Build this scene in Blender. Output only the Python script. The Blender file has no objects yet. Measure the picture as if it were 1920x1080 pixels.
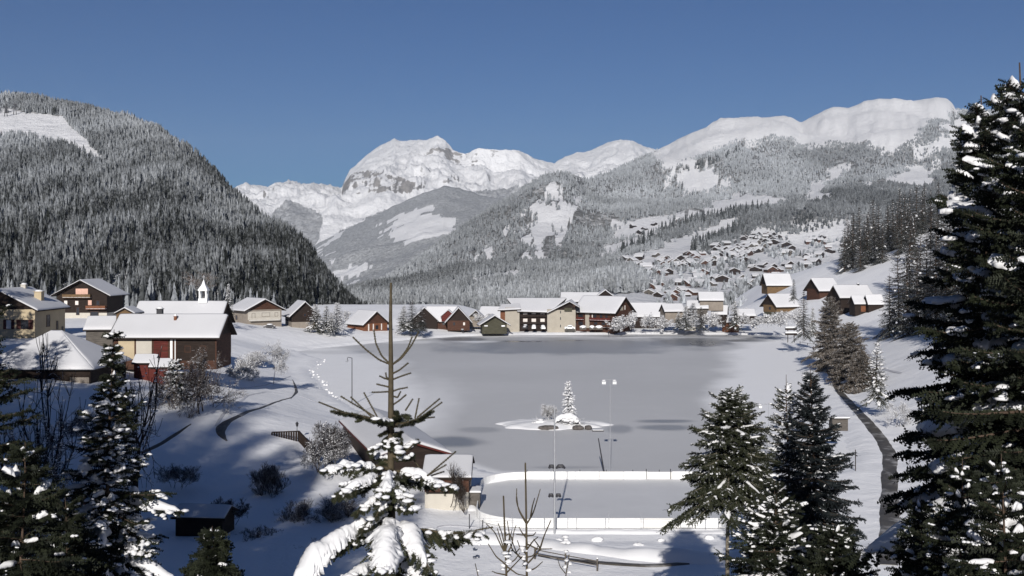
import bpy, math, random
import numpy as np
from mathutils import Vector, Matrix

# ------------------------------------------------------------------ camera, sky, sun, exposure
scene = bpy.context.scene
F, HY, CZ = 2059.0, 490.0, 22.0          # focal length and horizon row in photo pixels, eye height above the lake (working units)
S = 1.36                                 # working units -> metres, applied to every object at the end
COL = scene.collection
cam_data = bpy.data.cameras.new('camera')
cam = bpy.data.objects.new('camera', cam_data)
COL.objects.link(cam)
cam.location = (0, 0, CZ)
cam.rotation_euler = (math.radians(90), 0, 0)
cam_data.sensor_width = 36.0
cam_data.lens = 36.0 * F / 1920.0
cam_data.shift_y = -(540 - HY) / 1920.0
cam_data.clip_start = 0.5
cam_data.clip_end = 60000
scene.camera = cam

SUN_EL, SUN_AZ = 23.0, 5.5               # height above the horizon; light travels this many degrees to the right of straight ahead
w = bpy.data.worlds.new('World'); scene.world = w; w.use_nodes = True
nt = w.node_tree
bg = nt.nodes['Background']
sky = nt.nodes.new('ShaderNodeTexSky'); sky.sky_type = 'NISHITA'; sky.sun_disc = False
sky.sun_elevation = math.radians(SUN_EL)
sky.sun_rotation = math.radians(180 + SUN_AZ)
sky.altitude = 1500; sky.air_density = 1.0; sky.dust_density = 0.0; sky.ozone_density = 3.0
tint = nt.nodes.new('ShaderNodeMix'); tint.data_type = 'RGBA'; tint.blend_type = 'MULTIPLY'; tint.inputs[0].default_value = 1.0
tint.inputs[7].default_value = (0.185, 0.445, 0.745, 1)
nt.links.new(sky.outputs['Color'], tint.inputs[6]); nt.links.new(tint.outputs[2], bg.inputs['Color'])
bg.inputs['Strength'].default_value = 0.05
sl = bpy.data.lights.new('sun', 'SUN'); sl.energy = 4.5; sl.angle = math.radians(0.5); sl.color = (1.0, 0.958, 0.905)
so = bpy.data.objects.new('sun', sl); COL.objects.link(so)
a_, e_ = math.radians(SUN_AZ), math.radians(SUN_EL)
LD = Vector((math.sin(a_) * math.cos(e_), math.cos(a_) * math.cos(e_), -math.sin(e_)))
so.rotation_euler = LD.to_track_quat('-Z', 'Y').to_euler()
so.location = (-20, -60, 80)
scene.view_settings.view_transform = 'Standard'
scene.view_settings.look = 'None'
scene.view_settings.exposure = 0.3
scene.view_settings.gamma = 1.0
scene.cycles.max_bounces = 6
scene.cycles.diffuse_bounces = 3
scene.cycles.volume_bounces = 0

# ------------------------------------------------------------------ helpers
def P(px, py, D):
    return Vector(((px - 960) * D / F, D, CZ - (py - HY) * D / F))
def X(px, D): return (px - 960) * D / F
def Z(py, D): return CZ - (py - HY) * D / F
def Dz(py, z=0.0): return (CZ - z) * F / (py - HY)       # depth of a ground point of height z seen on row py

def tag(o, label=None, cat=None, group=None, kind=None):
    if label: o['label'] = label
    if cat: o['category'] = cat
    if group: o['group'] = group
    if kind: o['kind'] = kind
    return o
def empty(name, loc, rz=0.0):
    o = bpy.data.objects.new(name, None); COL.objects.link(o)
    o.location = loc; o.rotation_euler = (0, 0, rz); o.empty_display_size = 0.3
    return o
def link(name, me, parent=None, loc=(0, 0, 0), rz=0.0):
    o = bpy.data.objects.new(name, me); COL.objects.link(o)
    o.location = loc; o.rotation_euler = (0, 0, rz)
    if parent is not None: o.parent = parent
    return o
def np_mesh(name, V, Fc, mat=None, smooth=False, attrs=None):
    """V (n,3), Fc (m,3) or (m,4) -> mesh"""
    V = np.asarray(V, dtype=np.float32); Fc = np.asarray(Fc, dtype=np.int32)
    me = bpy.data.meshes.new(name)
    k = Fc.shape[1]
    me.vertices.add(len(V)); me.vertices.foreach_set('co', V.ravel())
    me.loops.add(Fc.size); me.loops.foreach_set('vertex_index', Fc.ravel())
    me.polygons.add(len(Fc)); me.polygons.foreach_set('loop_start', np.arange(0, Fc.size, k, dtype=np.int32))
    me.polygons.foreach_set('use_smooth', np.full(len(Fc), smooth))
    for an, av in (attrs or {}).items():
        at = me.attributes.new(an, 'FLOAT', 'POINT'); at.data.foreach_set('value', np.asarray(av, dtype=np.float32))
    me.update(calc_edges=True); me.validate()
    if mat: me.materials.append(mat)
    return me
class MB:
    """collects polygons into one mesh"""
    def __init__(s): s.v = []; s.f = []; s.m = []
    def add(s, V, Fc, mi=0):
        b = len(s.v); s.v += [tuple(p) for p in V]; s.f += [tuple(i + b for i in q) for q in Fc]; s.m += [mi] * len(Fc)
    def box(s, x0, x1, y0, y1, z0, z1, mi=0):
        V = [(x0, y0, z0), (x1, y0, z0), (x1, y1, z0), (x0, y1, z0), (x0, y0, z1), (x1, y0, z1), (x1, y1, z1), (x0, y1, z1)]
        s.add(V, [(0, 3, 2, 1), (4, 5, 6, 7), (0, 1, 5, 4), (1, 2, 6, 5), (2, 3, 7, 6), (3, 0, 4, 7)], mi)
    def tube(s, pts, rad, n=8, mi=0, cap=True):
        pts = [Vector(p) for p in pts]
        if not hasattr(rad, '__len__'): rad = [rad] * len(pts)
        V = []
        for i, p in enumerate(pts):
            t = (pts[min(i + 1, len(pts) - 1)] - pts[max(i - 1, 0)]).normalized()
            u = t.cross(Vector((0.13, 0.97, 0.21))).normalized(); w_ = t.cross(u)
            for k in range(n):
                a = 2 * math.pi * k / n
                V.append(p + (u * math.cos(a) + w_ * math.sin(a)) * rad[i])
        Fc = [(i * n + k, i * n + (k + 1) % n, (i + 1) * n + (k + 1) % n, (i + 1) * n + k) for i in range(len(pts) - 1) for k in range(n)]
        if cap: Fc += [tuple(range(n))[::-1], tuple((len(pts) - 1) * n + k for k in range(n))]
        s.add(V, Fc, mi)
    def ball(s, c, r, mi=0, n=8, jit=0.0, rnd=random):
        V = []; Fc = []
        for i in range(n + 1):
            th = math.pi * i / n
            for k in range(n * 2):
                ph = math.pi * k / n; j = 1 + rnd.uniform(-jit, jit)
                V.append((c[0] + r[0] * math.sin(th) * math.cos(ph) * j, c[1] + r[1] * math.sin(th) * math.sin(ph) * j, c[2] + r[2] * math.cos(th) * j))
        m = 2 * n
        for i in range(n):
            for k in range(m): Fc.append((i * m + k, (i + 1) * m + k, (i + 1) * m + (k + 1) % m, i * m + (k + 1) % m))
        s.add(V, Fc, mi)
    def build(s, name, mats, parent=None, smooth=False, loc=(0, 0, 0), rz=0.0):
        me = bpy.data.meshes.new(name); me.from_pydata(s.v, [], s.f)
        mats = mats if isinstance(mats, (list, tuple)) else [mats]
        for m in mats: me.materials.append(m)
        if len(mats) > 1: me.polygons.foreach_set('material_index', s.m)
        if smooth: me.polygons.foreach_set('use_smooth', [True] * len(me.polygons))
        me.update()
        return link(name, me, parent, loc, rz)

# value noise
_rs = np.random.RandomState(7); _perm = _rs.rand(256, 256).astype(np.float64)
def vnoise(x, y):
    xi = np.floor(x).astype(int); yi = np.floor(y).astype(int); fx = x - xi; fy = y - yi
    fx = fx * fx * (3 - 2 * fx); fy = fy * fy * (3 - 2 * fy)
    a = _perm[xi & 255, yi & 255]; b = _perm[(xi + 1) & 255, yi & 255]; c = _perm[xi & 255, (yi + 1) & 255]; d = _perm[(xi + 1) & 255, (yi + 1) & 255]
    return (a * (1 - fx) + b * fx) * (1 - fy) + (c * (1 - fx) + d * fx) * fy
def fbm(x, y, sc, oct=5, gain=0.5):
    x = np.asarray(x, float) / sc; y = np.asarray(y, float) / sc; r = 0; a = 1; t = 0
    for o in range(oct):
        r = r + a * (vnoise(x + 17.3 * o, y - 9.1 * o) * 2 - 1); t += a; a *= gain; x = x * 2.03; y = y * 2.03
    return r / t
def ridged(x, y, sc, oct=5, gain=0.5):
    x = np.asarray(x, float) / sc; y = np.asarray(y, float) / sc; r = 0; a = 1; t = 0
    for o in range(oct):
        r = r + a * (1 - np.abs(vnoise(x + 31.7 * o, y + 5.9 * o) * 2 - 1)); t += a; a *= gain; x = x * 2.07; y = y * 2.07
    return r / t * 2 - 1
def sstep(a, b, x):
    t = np.clip((np.asarray(x, float) - a) / (b - a), 0, 1); return t * t * (3 - 2 * t)
def in_poly(px, py, poly):
    px = np.asarray(px, float); py = np.asarray(py, float); r = np.zeros(px.shape, bool); n = len(poly); j = n - 1
    for i in range(n):
        xi, yi = poly[i]; xj, yj = poly[j]
        c = ((yi > py) != (yj > py)) & (px < (xj - xi) * (py - yi) / (yj - yi + 1e-12) + xi)
        r ^= c; j = i
    return r
def poly_dist(x, y, poly):
    """distance to a closed polygon outline, negative inside"""
    x = np.asarray(x, float); y = np.asarray(y, float); d = np.full(x.shape, 1e9)
    n = len(poly)
    for i in range(n):
        ax, ay = poly[i]; bx, by = poly[(i + 1) % n]; dx, dy = bx - ax, by - ay
        t = np.clip(((x - ax) * dx + (y - ay) * dy) / (dx * dx + dy * dy), 0, 1)
        d = np.minimum(d, np.hypot(x - ax - t * dx, y - ay - t * dy))
    return np.where(in_poly(x, y, poly), -d, d)

# ------------------------------------------------------------------ materials
def mat_new(name):
    m = bpy.data.materials.new(name); m.use_nodes = True
    return m, m.node_tree, m.node_tree.nodes['Principled BSDF']
def N(t, kind, **kw):
    n = t.nodes.new(kind)
    for k, v in kw.items():
        if k in n.inputs: n.inputs[k].default_value = v
        else: setattr(n, k, v)
    return n
def noise(t, scale, detail=4, rough=0.55, coord='Object'):
    tc = N(t, 'ShaderNodeTexCoord'); n = N(t, 'ShaderNodeTexNoise'); n.inputs['Scale'].default_value = scale
    n.inputs['Detail'].default_value = detail; n.inputs['Roughness'].default_value = rough
    t.links.new(tc.outputs[coord], n.inputs['Vector']); return n
def ramp(t, src, a, b, ca=(0, 0, 0, 1), cb=(1, 1, 1, 1)):
    r = N(t, 'ShaderNodeValToRGB'); r.color_ramp.elements[0].position = a; r.color_ramp.elements[1].position = b
    r.color_ramp.elements[0].color = ca; r.color_ramp.elements[1].color = cb
    t.links.new(src, r.inputs['Fac']); return r
def mixc(t, fac, a, b):
    m = N(t, 'ShaderNodeMix', data_type='RGBA')
    for sock, v in ((m.inputs[0], fac), (m.inputs[6], a), (m.inputs[7], b)):
        if hasattr(v, 'is_linked') or hasattr(v, 'links'): t.links.new(v, sock)
        else: sock.default_value = v if not isinstance(v, tuple) else (*v[:3], 1)
    return m.outputs[2]
def mth(t, op, a, b=0.0, clamp=False):
    m = N(t, 'ShaderNodeMath', operation=op, use_clamp=clamp)
    for sock, v in ((m.inputs[0], a), (m.inputs[1], b)):
        if hasattr(v, 'links'): t.links.new(v, sock)
        else: sock.default_value = v
    return m.outputs[0]
def bump(t, p, h, strength=0.3, dist=0.1):
    b = N(t, 'ShaderNodeBump'); b.inputs['Strength'].default_value = strength; b.inputs['Distance'].default_value = dist
    t.links.new(h, b.inputs['Height']); t.links.new(b.outputs['Normal'], p.inputs['Normal']); return b
def attr(t, name):
    a = N(t, 'ShaderNodeAttribute'); a.attribute_name = name; return a.outputs['Fac']
SNOW = (0.80, 0.80, 0.815)
def plain(name, c, rough=0.8, var=0.25, scale=3.0, spec=0.3, metal=0.0, bumps=0.0):
    m, t, p = mat_new(name)
    n = noise(t, scale)
    r = ramp(t, n.outputs['Fac'], 0.3, 0.7, (*[k * (1 - var) for k in c], 1), (*[min(1, k * (1 + var)) for k in c], 1))
    t.links.new(r.outputs['Color'], p.inputs['Base Color'])
    p.inputs['Roughness'].default_value = rough; p.inputs['Specular IOR Level'].default_value = spec; p.inputs['Metallic'].default_value = metal
    if bumps: bump(t, p, n.outputs['Fac'], bumps, 0.05)
    return m
def snow_mat(name, bs=0.35, sc=0.6, dist=0.25, col=SNOW):
    m, t, p = mat_new(name)
    n = noise(t, sc, 7, 0.6); n2 = noise(t, sc * 0.12, 3, 0.5)
    t.links.new(mixc(t, ramp(t, n2.outputs['Fac'], 0.35, 0.65).outputs['Color'], tuple(c * 0.93 for c in col), col), p.inputs['Base Color'])
    p.inputs['Roughness'].default_value = 0.65; p.inputs['Specular IOR Level'].default_value = 0.25
    bump(t, p, n.outputs['Fac'], bs, dist)
    return m
def wood_mat(name, c, planks=6.0, var=0.35):
    m, t, p = mat_new(name)
    tc = N(t, 'ShaderNodeTexCoord'); mp = N(t, 'ShaderNodeMapping'); mp.inputs['Scale'].default_value = (0.7, 0.7, planks)
    t.links.new(tc.outputs['Object'], mp.inputs['Vector'])
    n = N(t, 'ShaderNodeTexNoise'); n.inputs['Scale'].default_value = 1.3; n.inputs['Detail'].default_value = 5
    t.links.new(mp.outputs['Vector'], n.inputs['Vector'])
    r = ramp(t, n.outputs['Fac'], 0.3, 0.7, (*[k * (1 - var) for k in c], 1), (*[k * (1 + var) for k in c], 1))
    t.links.new(r.outputs['Color'], p.inputs['Base Color']); p.inputs['Roughness'].default_value = 0.8
    p.inputs['Specular IOR Level'].default_value = 0.2
    bump(t, p, n.outputs['Fac'], 0.4, 0.05)
    return m
M = {}
M['snow'] = snow_mat('snow', 0.25, 1.2, 0.08, (0.74, 0.74, 0.75))
M['snow_clump'] = snow_mat('snow_clump', 0.4, 9.0, 0.02, (0.70, 0.70, 0.71))
M['roof_snow'] = snow_mat('roof_snow', 0.15, 0.9, 0.06, (0.60, 0.60, 0.615))
M['wood_dark'] = wood_mat('wood_dark', (0.020, 0.013, 0.010))
M['wood_brown'] = wood_mat('wood_brown', (0.060, 0.028, 0.018))
M['wood_orange'] = wood_mat('wood_orange', (0.15, 0.062, 0.032))
M['wood_gold'] = wood_mat('wood_gold', (0.13, 0.082, 0.042))
M['wood_red'] = wood_mat('wood_red', (0.085, 0.018, 0.014))
M['wood_olive'] = wood_mat('wood_olive', (0.055, 0.052, 0.035))
M['wood_grey'] = wood_mat('wood_grey', (0.09, 0.08, 0.07))
M['plaster_cream'] = plain('plaster_cream', (0.44, 0.36, 0.24), 0.9, 0.08, 0.8)
M['plaster_beige'] = plain('plaster_beige', (0.33, 0.30, 0.25), 0.9, 0.07, 0.8)
M['plaster_white'] = plain('plaster_white', (0.46, 0.43, 0.375), 0.9, 0.07, 0.8)
M['plaster_grey'] = plain('plaster_grey', (0.22, 0.19, 0.16), 0.9, 0.15, 0.8)
M['shutter'] = plain('shutter', (0.06, 0.015, 0.012), 0.6)
M['curtain'] = plain('curtain', (0.62, 0.58, 0.54), 0.7, 0.1)
M['pink_panel'] = plain('pink_panel', (0.58, 0.36, 0.28), 0.7, 0.08)
m, t, p = mat_new('window_glass'); p.inputs['Base Color'].default_value = (0.02, 0.022, 0.028, 1); p.inputs['Roughness'].default_value = 0.12; M['glass'] = m
M['metal_grey'] = plain('metal_grey', (0.33, 0.34, 0.36), 0.45, 0.1, 4, 0.5, 0.3)
M['metal_dark'] = plain('metal_dark', (0.03, 0.03, 0.035), 0.5, 0.2)
M['lamp_white'] = plain('lamp_white', (0.75, 0.76, 0.75), 0.4, 0.05)
M['roof_tile'] = plain('roof_tile', (0.06, 0.045, 0.04), 0.8)
M['rock'] = plain('rock', (0.10, 0.09, 0.085), 0.9, 0.4, 2.0, 0.2, 0, 0.6)
M['rubber'] = plain('rubber', (0.015, 0.015, 0.015), 0.8)
M['cloth_dark'] = plain('cloth_dark', (0.02, 0.02, 0.03), 0.9)
M['skin'] = plain('skin', (0.5, 0.3, 0.22), 0.6)
# bark
M['bark'] = plain('bark', (0.075, 0.052, 0.038), 0.9, 0.35, 12, 0.2, 0, 0.5)
M['bark_pale'] = plain('bark_pale', (0.16, 0.14, 0.11), 0.85, 0.25, 9, 0.2, 0, 0.4)
M['bark_young'] = plain('bark_young', (0.065, 0.052, 0.032), 0.8, 0.25, 14, 0.25)
def needle_mat(name, a, b, frost=0.0, fs=2.5):
    m, t, p = mat_new(name)
    n = noise(t, fs, 6, 0.65)
    c = ramp(t, n.outputs['Fac'], 0.3, 0.7, (*a, 1), (*b, 1)).outputs['Color']
    if frost > 0:
        n2 = noise(t, fs * 1.9, 6, 0.75)
        fr = ramp(t, n2.outputs['Fac'], 0.62 - 0.3 * frost, 0.74 - 0.3 * frost).outputs['Color']
        c = mixc(t, fr, c, (0.62, 0.63, 0.66))
    t.links.new(c, p.inputs['Base Color'])
    p.inputs['Roughness'].default_value = 0.7; p.inputs['Specular IOR Level'].default_value = 0.2
    return m
M['needles'] = needle_mat('needles', (0.007, 0.009, 0.006), (0.023, 0.028, 0.014))
M['needles_speck'] = needle_mat('needles_speck', (0.008, 0.010, 0.007), (0.026, 0.030, 0.020), 0.30, 3.2)
M['needles_larch'] = needle_mat('needles_larch', (0.045, 0.036, 0.028), (0.13, 0.105, 0.08), 0.3, 2.6)
M['needles_blue'] = needle_mat('needles_blue', (0.006, 0.009, 0.012), (0.020, 0.026, 0.026))
M['needles_green'] = needle_mat('needles_green', (0.012, 0.015, 0.009), (0.044, 0.048, 0.024), 0.14, 3)
M['needles_frost'] = needle_mat('needles_frost', (0.02, 0.024, 0.018), (0.06, 0.064, 0.05), 0.8, 2.0)
# twigs dusted with snow on their upper side
def twig_mat(name, c, frost):
    m, t, p = mat_new(name)
    g = N(t, 'ShaderNodeNewGeometry'); s_ = N(t, 'ShaderNodeSeparateXYZ'); t.links.new(g.outputs['Normal'], s_.inputs[0])
    n = noise(t, 1.7, 5, 0.7)
    f = mth(t, 'ADD', mth(t, 'MULTIPLY', s_.outputs['Z'], 0.35), n.outputs['Fac'])
    fr = ramp(t, f, 0.78 - frost * 0.5, 0.88 - frost * 0.5).outputs['Color']
    t.links.new(mixc(t, fr, c, (0.66, 0.67, 0.70)), p.inputs['Base Color']); p.inputs['Roughness'].default_value = 0.85
    p.inputs['Specular IOR Level'].default_value = 0.15
    return m
M['twigs_brown'] = twig_mat('twigs_brown', (0.075, 0.056, 0.046), 0.22)
M['twigs_dark'] = twig_mat('twigs_dark', (0.035, 0.028, 0.028), 0.25)
M['twigs_frost'] = twig_mat('twigs_frost', (0.16, 0.14, 0.12), 0.75)
M['twigs_bare'] = twig_mat('twigs_bare', (0.035, 0.026, 0.020), 0.05)
M['twigs_larch'] = twig_mat('twigs_larch', (0.13, 0.095, 0.07), 0.22)
# far trees: per tree frost value stored on the mesh
m, t, p = mat_new('forest_trees')
fa = attr(t, 'frost')
n = noise(t, 0.55, 4, 0.7)
f = mth(t, 'ADD', fa, mth(t, 'MULTIPLY', mth(t, 'SUBTRACT', n.outputs['Fac'], 0.5), 1.3), True)
t.links.new(ramp(t, f, 0.0, 1.0, (0.014, 0.016, 0.014, 1), (0.48, 0.505, 0.535, 1)).outputs['Color'], p.inputs['Base Color'])
p.inputs['Roughness'].default_value = 0.85; p.inputs['Specular IOR Level'].default_value = 0.1
M['forest'] = m
# mountains: snow, exposed rock by slope, woodland where the 'veg' attribute says so
def mountain_mat(name, sc, rock_amt=0.5, vegc=((0.07, 0.068, 0.06), (0.30, 0.30, 0.30))):
    m, t, p = mat_new(name)
    g = N(t, 'ShaderNodeNewGeometry'); s_ = N(t, 'ShaderNodeSeparateXYZ'); t.links.new(g.outputs['Normal'], s_.inputs[0])
    n = noise(t, sc, 9, 0.68); n2 = noise(t, sc * 6, 6, 0.75)
    steep = mth(t, 'SUBTRACT', 1.0, s_.outputs['Z'])
    rf = mth(t, 'ADD', mth(t, 'MULTIPLY', steep, 0.7), mth(t, 'MULTIPLY', n.outputs['Fac'], 1.0))
    rf = mth(t, 'ADD', rf, mth(t, 'MULTIPLY', attr(t, 'rock'), 0.33))
    rf = mth(t, 'ADD', rf, mth(t, 'MULTIPLY', mth(t, 'SUBTRACT', n2.outputs['Fac'], 0.5), 0.55))
    rk = ramp(t, rf, 0.98 - rock_amt * 0.25, 1.03 - rock_amt * 0.25).outputs['Color']
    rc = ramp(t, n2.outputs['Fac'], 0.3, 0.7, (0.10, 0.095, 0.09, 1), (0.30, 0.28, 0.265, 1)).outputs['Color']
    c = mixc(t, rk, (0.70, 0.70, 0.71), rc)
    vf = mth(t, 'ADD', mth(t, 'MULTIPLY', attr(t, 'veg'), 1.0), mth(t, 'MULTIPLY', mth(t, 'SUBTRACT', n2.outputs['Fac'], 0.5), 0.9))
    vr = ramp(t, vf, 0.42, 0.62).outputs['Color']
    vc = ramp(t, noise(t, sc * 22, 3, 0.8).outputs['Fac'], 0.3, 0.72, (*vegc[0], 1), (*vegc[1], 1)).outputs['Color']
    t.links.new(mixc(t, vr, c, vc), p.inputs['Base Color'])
    p.inputs['Roughness'].default_value = 0.9; p.inputs['Specular IOR Level'].default_value = 0.1
    bump(t, p, n2.outputs['Fac'], 0.6, 0.12 / sc)
    return m
# ------------------------------------------------------------------ lake and ground
def g0(px, py, z=0.0):
    D = Dz(py, z); return (X(px, D), D)
lake_px = [(1470, 629), (1350, 627.5), (1200, 627), (1050, 628), (930, 629), (860, 631), (800, 635), (730, 641), (650, 648), (590, 654), (562, 659),
           (580, 667), (604, 674), (596, 684), (580, 694), (586, 706), (600, 716), (604, 728), (622, 738), (640, 752), (668, 768), (700, 790), (748, 815),
           (800, 838), (870, 868), (902, 880), (930, 888), (1100, 889), (1300, 889), (1450, 889), (1570, 889), (1590, 850), (1572, 800), (1545, 762), (1518, 728),
           (1500, 698), (1496, 672), (1492, 650), (1485, 636)]
LAKE = [g0(a, b) for a, b in lake_px]
PATH_R = [(14, 40), (26.3, 77), (32, 93), (38, 110.5), (42, 122), (44.7, 133), (48, 150), (54, 181), (62, 215), (72, 250), (82, 283), (86, 310)]
_py = np.array([p[1] for p in PATH_R]); _pxx = np.array([p[0] for p in PATH_R])
def path_x(y): return np.interp(y, _py, _pxx)
RINK = (-3.0, 27.0, 89.0, 109.0)
def ground_z(x, y):
    x = np.asarray(x, float); y = np.asarray(y, float)
    d = poly_dist(x, y, LAKE)
    bank = np.where(d > 0, 0.55 * sstep(0, 2.2, d + 0.5 * fbm(x, y, 5, 3)), -1.6 * sstep(0, 4, -d)) - 0.02
    # west side: lawn climbing to the houses
    wl = np.clip((d - 4) * 0.235, 0, 8.6); wl = wl - 0.8 * sstep(7, 8.6, wl)
    west = wl * sstep(-8, -24, x + 0.0 * y) * (1 - 0.62 * sstep(275, 325, y)) * sstep(95, 135, y + 0.35 * (-x - 30))
    far = 0.3 * sstep(332, 345, y) + 1.2 * sstep(345, 420, y)
    # east side: meadow climbing from the path
    xr = x - path_x(y) - 2.2
    east = 0.355 * np.clip(xr, 0, 400) * sstep(60, 110, y)
    east = np.where(east > 60, 60 + (east - 60) * 0.2, east) * (1 - sstep(480, 760, y)) * (1 + 0.06 * fbm(x, y, 60, 3))
    near = 18.0 - 0.27 * np.maximum(y, -90) + 0.02 * np.minimum(np.abs(x), 150) + np.where(x < 0, 0.05 * np.minimum(-x, 200) * sstep(90, 20, y), 0)
    nsm = np.log(1 + np.exp(np.clip(near * 1.2, -40, 40))) / 1.2
    nsm = np.where(near > 20, near, nsm)
    z = bank + west + far + east + nsm * (d > 0)
    z = z + 0.36 * np.clip(-y - 8, 0, 85) * sstep(-20, -60, x) - 60 * sstep(560, 900, y)  # unseen rise behind the camera at left, shaped to shade the lower left
    z = z - 12 * sstep(430, 540, y) * (1 - sstep(10, 40, xr) * (1 - sstep(480, 760, y)))
    rough = 0.16 * fbm(x, y, 9, 4) + 0.35 * fbm(x, y, 38, 3)
    flat = (x > RINK[0] - 4) & (x < RINK[1] + 6) & (y > RINK[2] - 5) & (y < RINK[3] + 4)
    z = z + rough * sstep(0.5, 6, d) * np.where(flat, 0.0, 1.0)
    z = np.where(flat & (d > -3), np.minimum(z, 0.35), z)
    return z
def gz(x, y): return float(ground_z(np.array([x]), np.array([y]))[0])
def grid_axis(parts):
    a = []
    for lo, hi, st in parts: a += list(np.arange(lo, hi, st))
    return np.array(a + [parts[-1][1]])
gx = grid_axis([(-9000, -2000, 1000), (-2000, -400, 160), (-400, -150, 10), (-150, 150, 1.1), (150, 420, 6), (420, 2000, 150), (2000, 9000, 1000)])
gy = grid_axis([(-2000, -200, 200), (-200, 0, 12), (0, 60, 3), (60, 340, 1.1), (340, 560, 5), (560, 2000, 80), (2000, 12000, 1000)])
GX, GY = np.meshgrid(gx, gy)
GZ = ground_z(GX, GY)
def grid_mesh(name, XX, YY, ZZ, mat, attrs=None, smooth=True):
    r, c = XX.shape
    V = np.stack([XX.ravel(), YY.ravel(), ZZ.ravel()], 1)
    i = np.arange((r - 1) * (c - 1)); a = (i // (c - 1)) * c + i % (c - 1)
    Fc = np.stack([a, a + 1, a + c + 1, a + c], 1)
    return np_mesh(name, V, Fc, mat, smooth, {k: v.ravel() for k, v in (attrs or {}).items()})
m, t, p = mat_new('ground_snow')
n = noise(t, 0.9, 8, 0.62); n2 = noise(t, 0.05, 4, 0.5); n3 = noise(t, 0.22, 5, 0.6)
c = mixc(t, ramp(t, n2.outputs['Fac'], 0.35, 0.65).outputs['Color'], (0.82, 0.82, 0.83), (0.88, 0.88, 0.885))
t.links.new(c, p.inputs['Base Color']); p.inputs['Roughness'].default_value = 0.7; p.inputs['Specular IOR Level'].default_value = 0.2
b1 = N(t, 'ShaderNodeBump'); b1.inputs['Strength'].default_value = 0.5; b1.inputs['Distance'].default_value = 0.8; t.links.new(n3.outputs['Fac'], b1.inputs['Height'])
b2 = N(t, 'ShaderNodeBump'); b2.inputs['Strength'].default_value = 0.5; b2.inputs['Distance'].default_value = 0.14; t.links.new(n.outputs['Fac'], b2.inputs['Height'])
t.links.new(b1.outputs['Normal'], b2.inputs['Normal']); t.links.new(b2.outputs['Normal'], p.inputs['Normal'])
M['ground'] = m
tag(link('ground', grid_mesh('ground', GX, GY, GZ, M['ground'])), 'snow-covered ground around the frozen lake', 'ground', kind='structure')

# lake ice: a sheet with drifted snow ('cover') and bare dark ice plus painted island shadows and shore reflections ('dark')
lp = np.arange(520, 1640, 2.5); lr = np.concatenate([np.arange(624, 700, 1.2), np.arange(700, 900, 2.0)])
LPX, LPY = np.meshgrid(lp, lr); LD_ = CZ * F / (LPY - HY); LX = (LPX - 960) * LD_ / F; LY = LD_
nj = fbm(LX, LY, 14, 5); nk = fbm(LX, LY * 0.35, 6, 4)
def ell(cx, cy, rx, ry, soft=0.4):
    q = np.hypot((LPX - cx + nk * rx * 0.5) / rx, (LPY - cy + nj * ry * 0.6) / ry); return 1 - sstep(1 - soft, 1 + soft, q)
rb = np.interp(LPY, [624, 640, 660, 700, 750, 790, 830, 900], [1500, 1420, 1372, 1385, 1340, 1400, 1450, 1480])
cover = 1.0 * sstep(-40, 22, LPX - rb + nj * 45)
lb = np.interp(LPY, [624, 645, 662, 680, 700, 740, 780, 810, 840, 900], [560, 560, 650, 700, 740, 790, 790, 760, 740, 700])
cover = np.maximum(cover, 0.92 * (1 - sstep(-40, 60, LPX - 18 - lb + nj * 60)))
cover = np.maximum(cover, 0.55 * ell(800, 765, 60, 45, 0.7))
cover = np.maximum(cover, 0.8 * ell(900, 640.5, 42, 2.2)); cover = np.maximum(cover, 0.7 * ell(1010, 631, 130, 1.6))
cover = np.maximum(cover, 0.75 * ell(1250, 632.5, 90, 1.2)); cover = np.maximum(cover, 0.75 * ell(1420, 642, 60, 2.0)); cover = np.maximum(cover, 0.6 * ell(760, 642, 60, 3))
d = poly_dist(LX, LY, LAKE)
cover = np.maximum(cover, 0.8 * (1 - sstep(0.3, 2.0, -d + nj * 1.2)) * (LPY > 645))
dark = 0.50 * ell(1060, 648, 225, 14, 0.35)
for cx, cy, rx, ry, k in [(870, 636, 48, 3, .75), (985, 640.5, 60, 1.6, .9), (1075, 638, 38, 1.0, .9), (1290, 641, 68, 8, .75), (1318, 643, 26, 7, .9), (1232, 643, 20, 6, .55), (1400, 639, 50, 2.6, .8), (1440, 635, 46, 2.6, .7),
                          (850, 829, 60, 10, .7), (905, 806, 34, 5, .3), (1160, 806, 26, 8, .42), (1245, 790, 45, 3.0, .6), (1250, 802, 50, 5, .55), (630, 660, 60, 4, .5), (1440, 800, 50, 5, .35), (1055, 876, 70, 2.2, .3), (560, 660, 40, 3, .5)]:  # the patches beside the island are its shadows, painted into the ice
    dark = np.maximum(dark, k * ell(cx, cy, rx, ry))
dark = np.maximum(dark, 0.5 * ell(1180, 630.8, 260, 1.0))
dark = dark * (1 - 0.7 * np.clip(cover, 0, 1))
m, t, p = mat_new('lake_ice')
n = noise(t, 0.25, 7, 0.6); n2 = noise(t, 0.02, 3, 0.5)
ice = ramp(t, n2.outputs['Fac'], 0.3, 0.7, (0.49, 0.49, 0.495, 1), (0.56, 0.56, 0.565, 1)).outputs['Color']
cf = mth(t, 'ADD', attr(t, 'cover'), mth(t, 'MULTIPLY', mth(t, 'SUBTRACT', n.outputs['Fac'], 0.5), 0.25), True)
c = mixc(t, cf, ice, (0.86, 0.86, 0.865))
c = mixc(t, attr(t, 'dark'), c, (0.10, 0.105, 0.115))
t.links.new(c, p.inputs['Base Color'])
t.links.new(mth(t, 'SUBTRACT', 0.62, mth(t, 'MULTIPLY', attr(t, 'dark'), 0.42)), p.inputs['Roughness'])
p.inputs['Specular IOR Level'].default_value = 0.2
bump(t, p, n.outputs['Fac'], 0.15, 0.15)
M['ice'] = m
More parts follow.
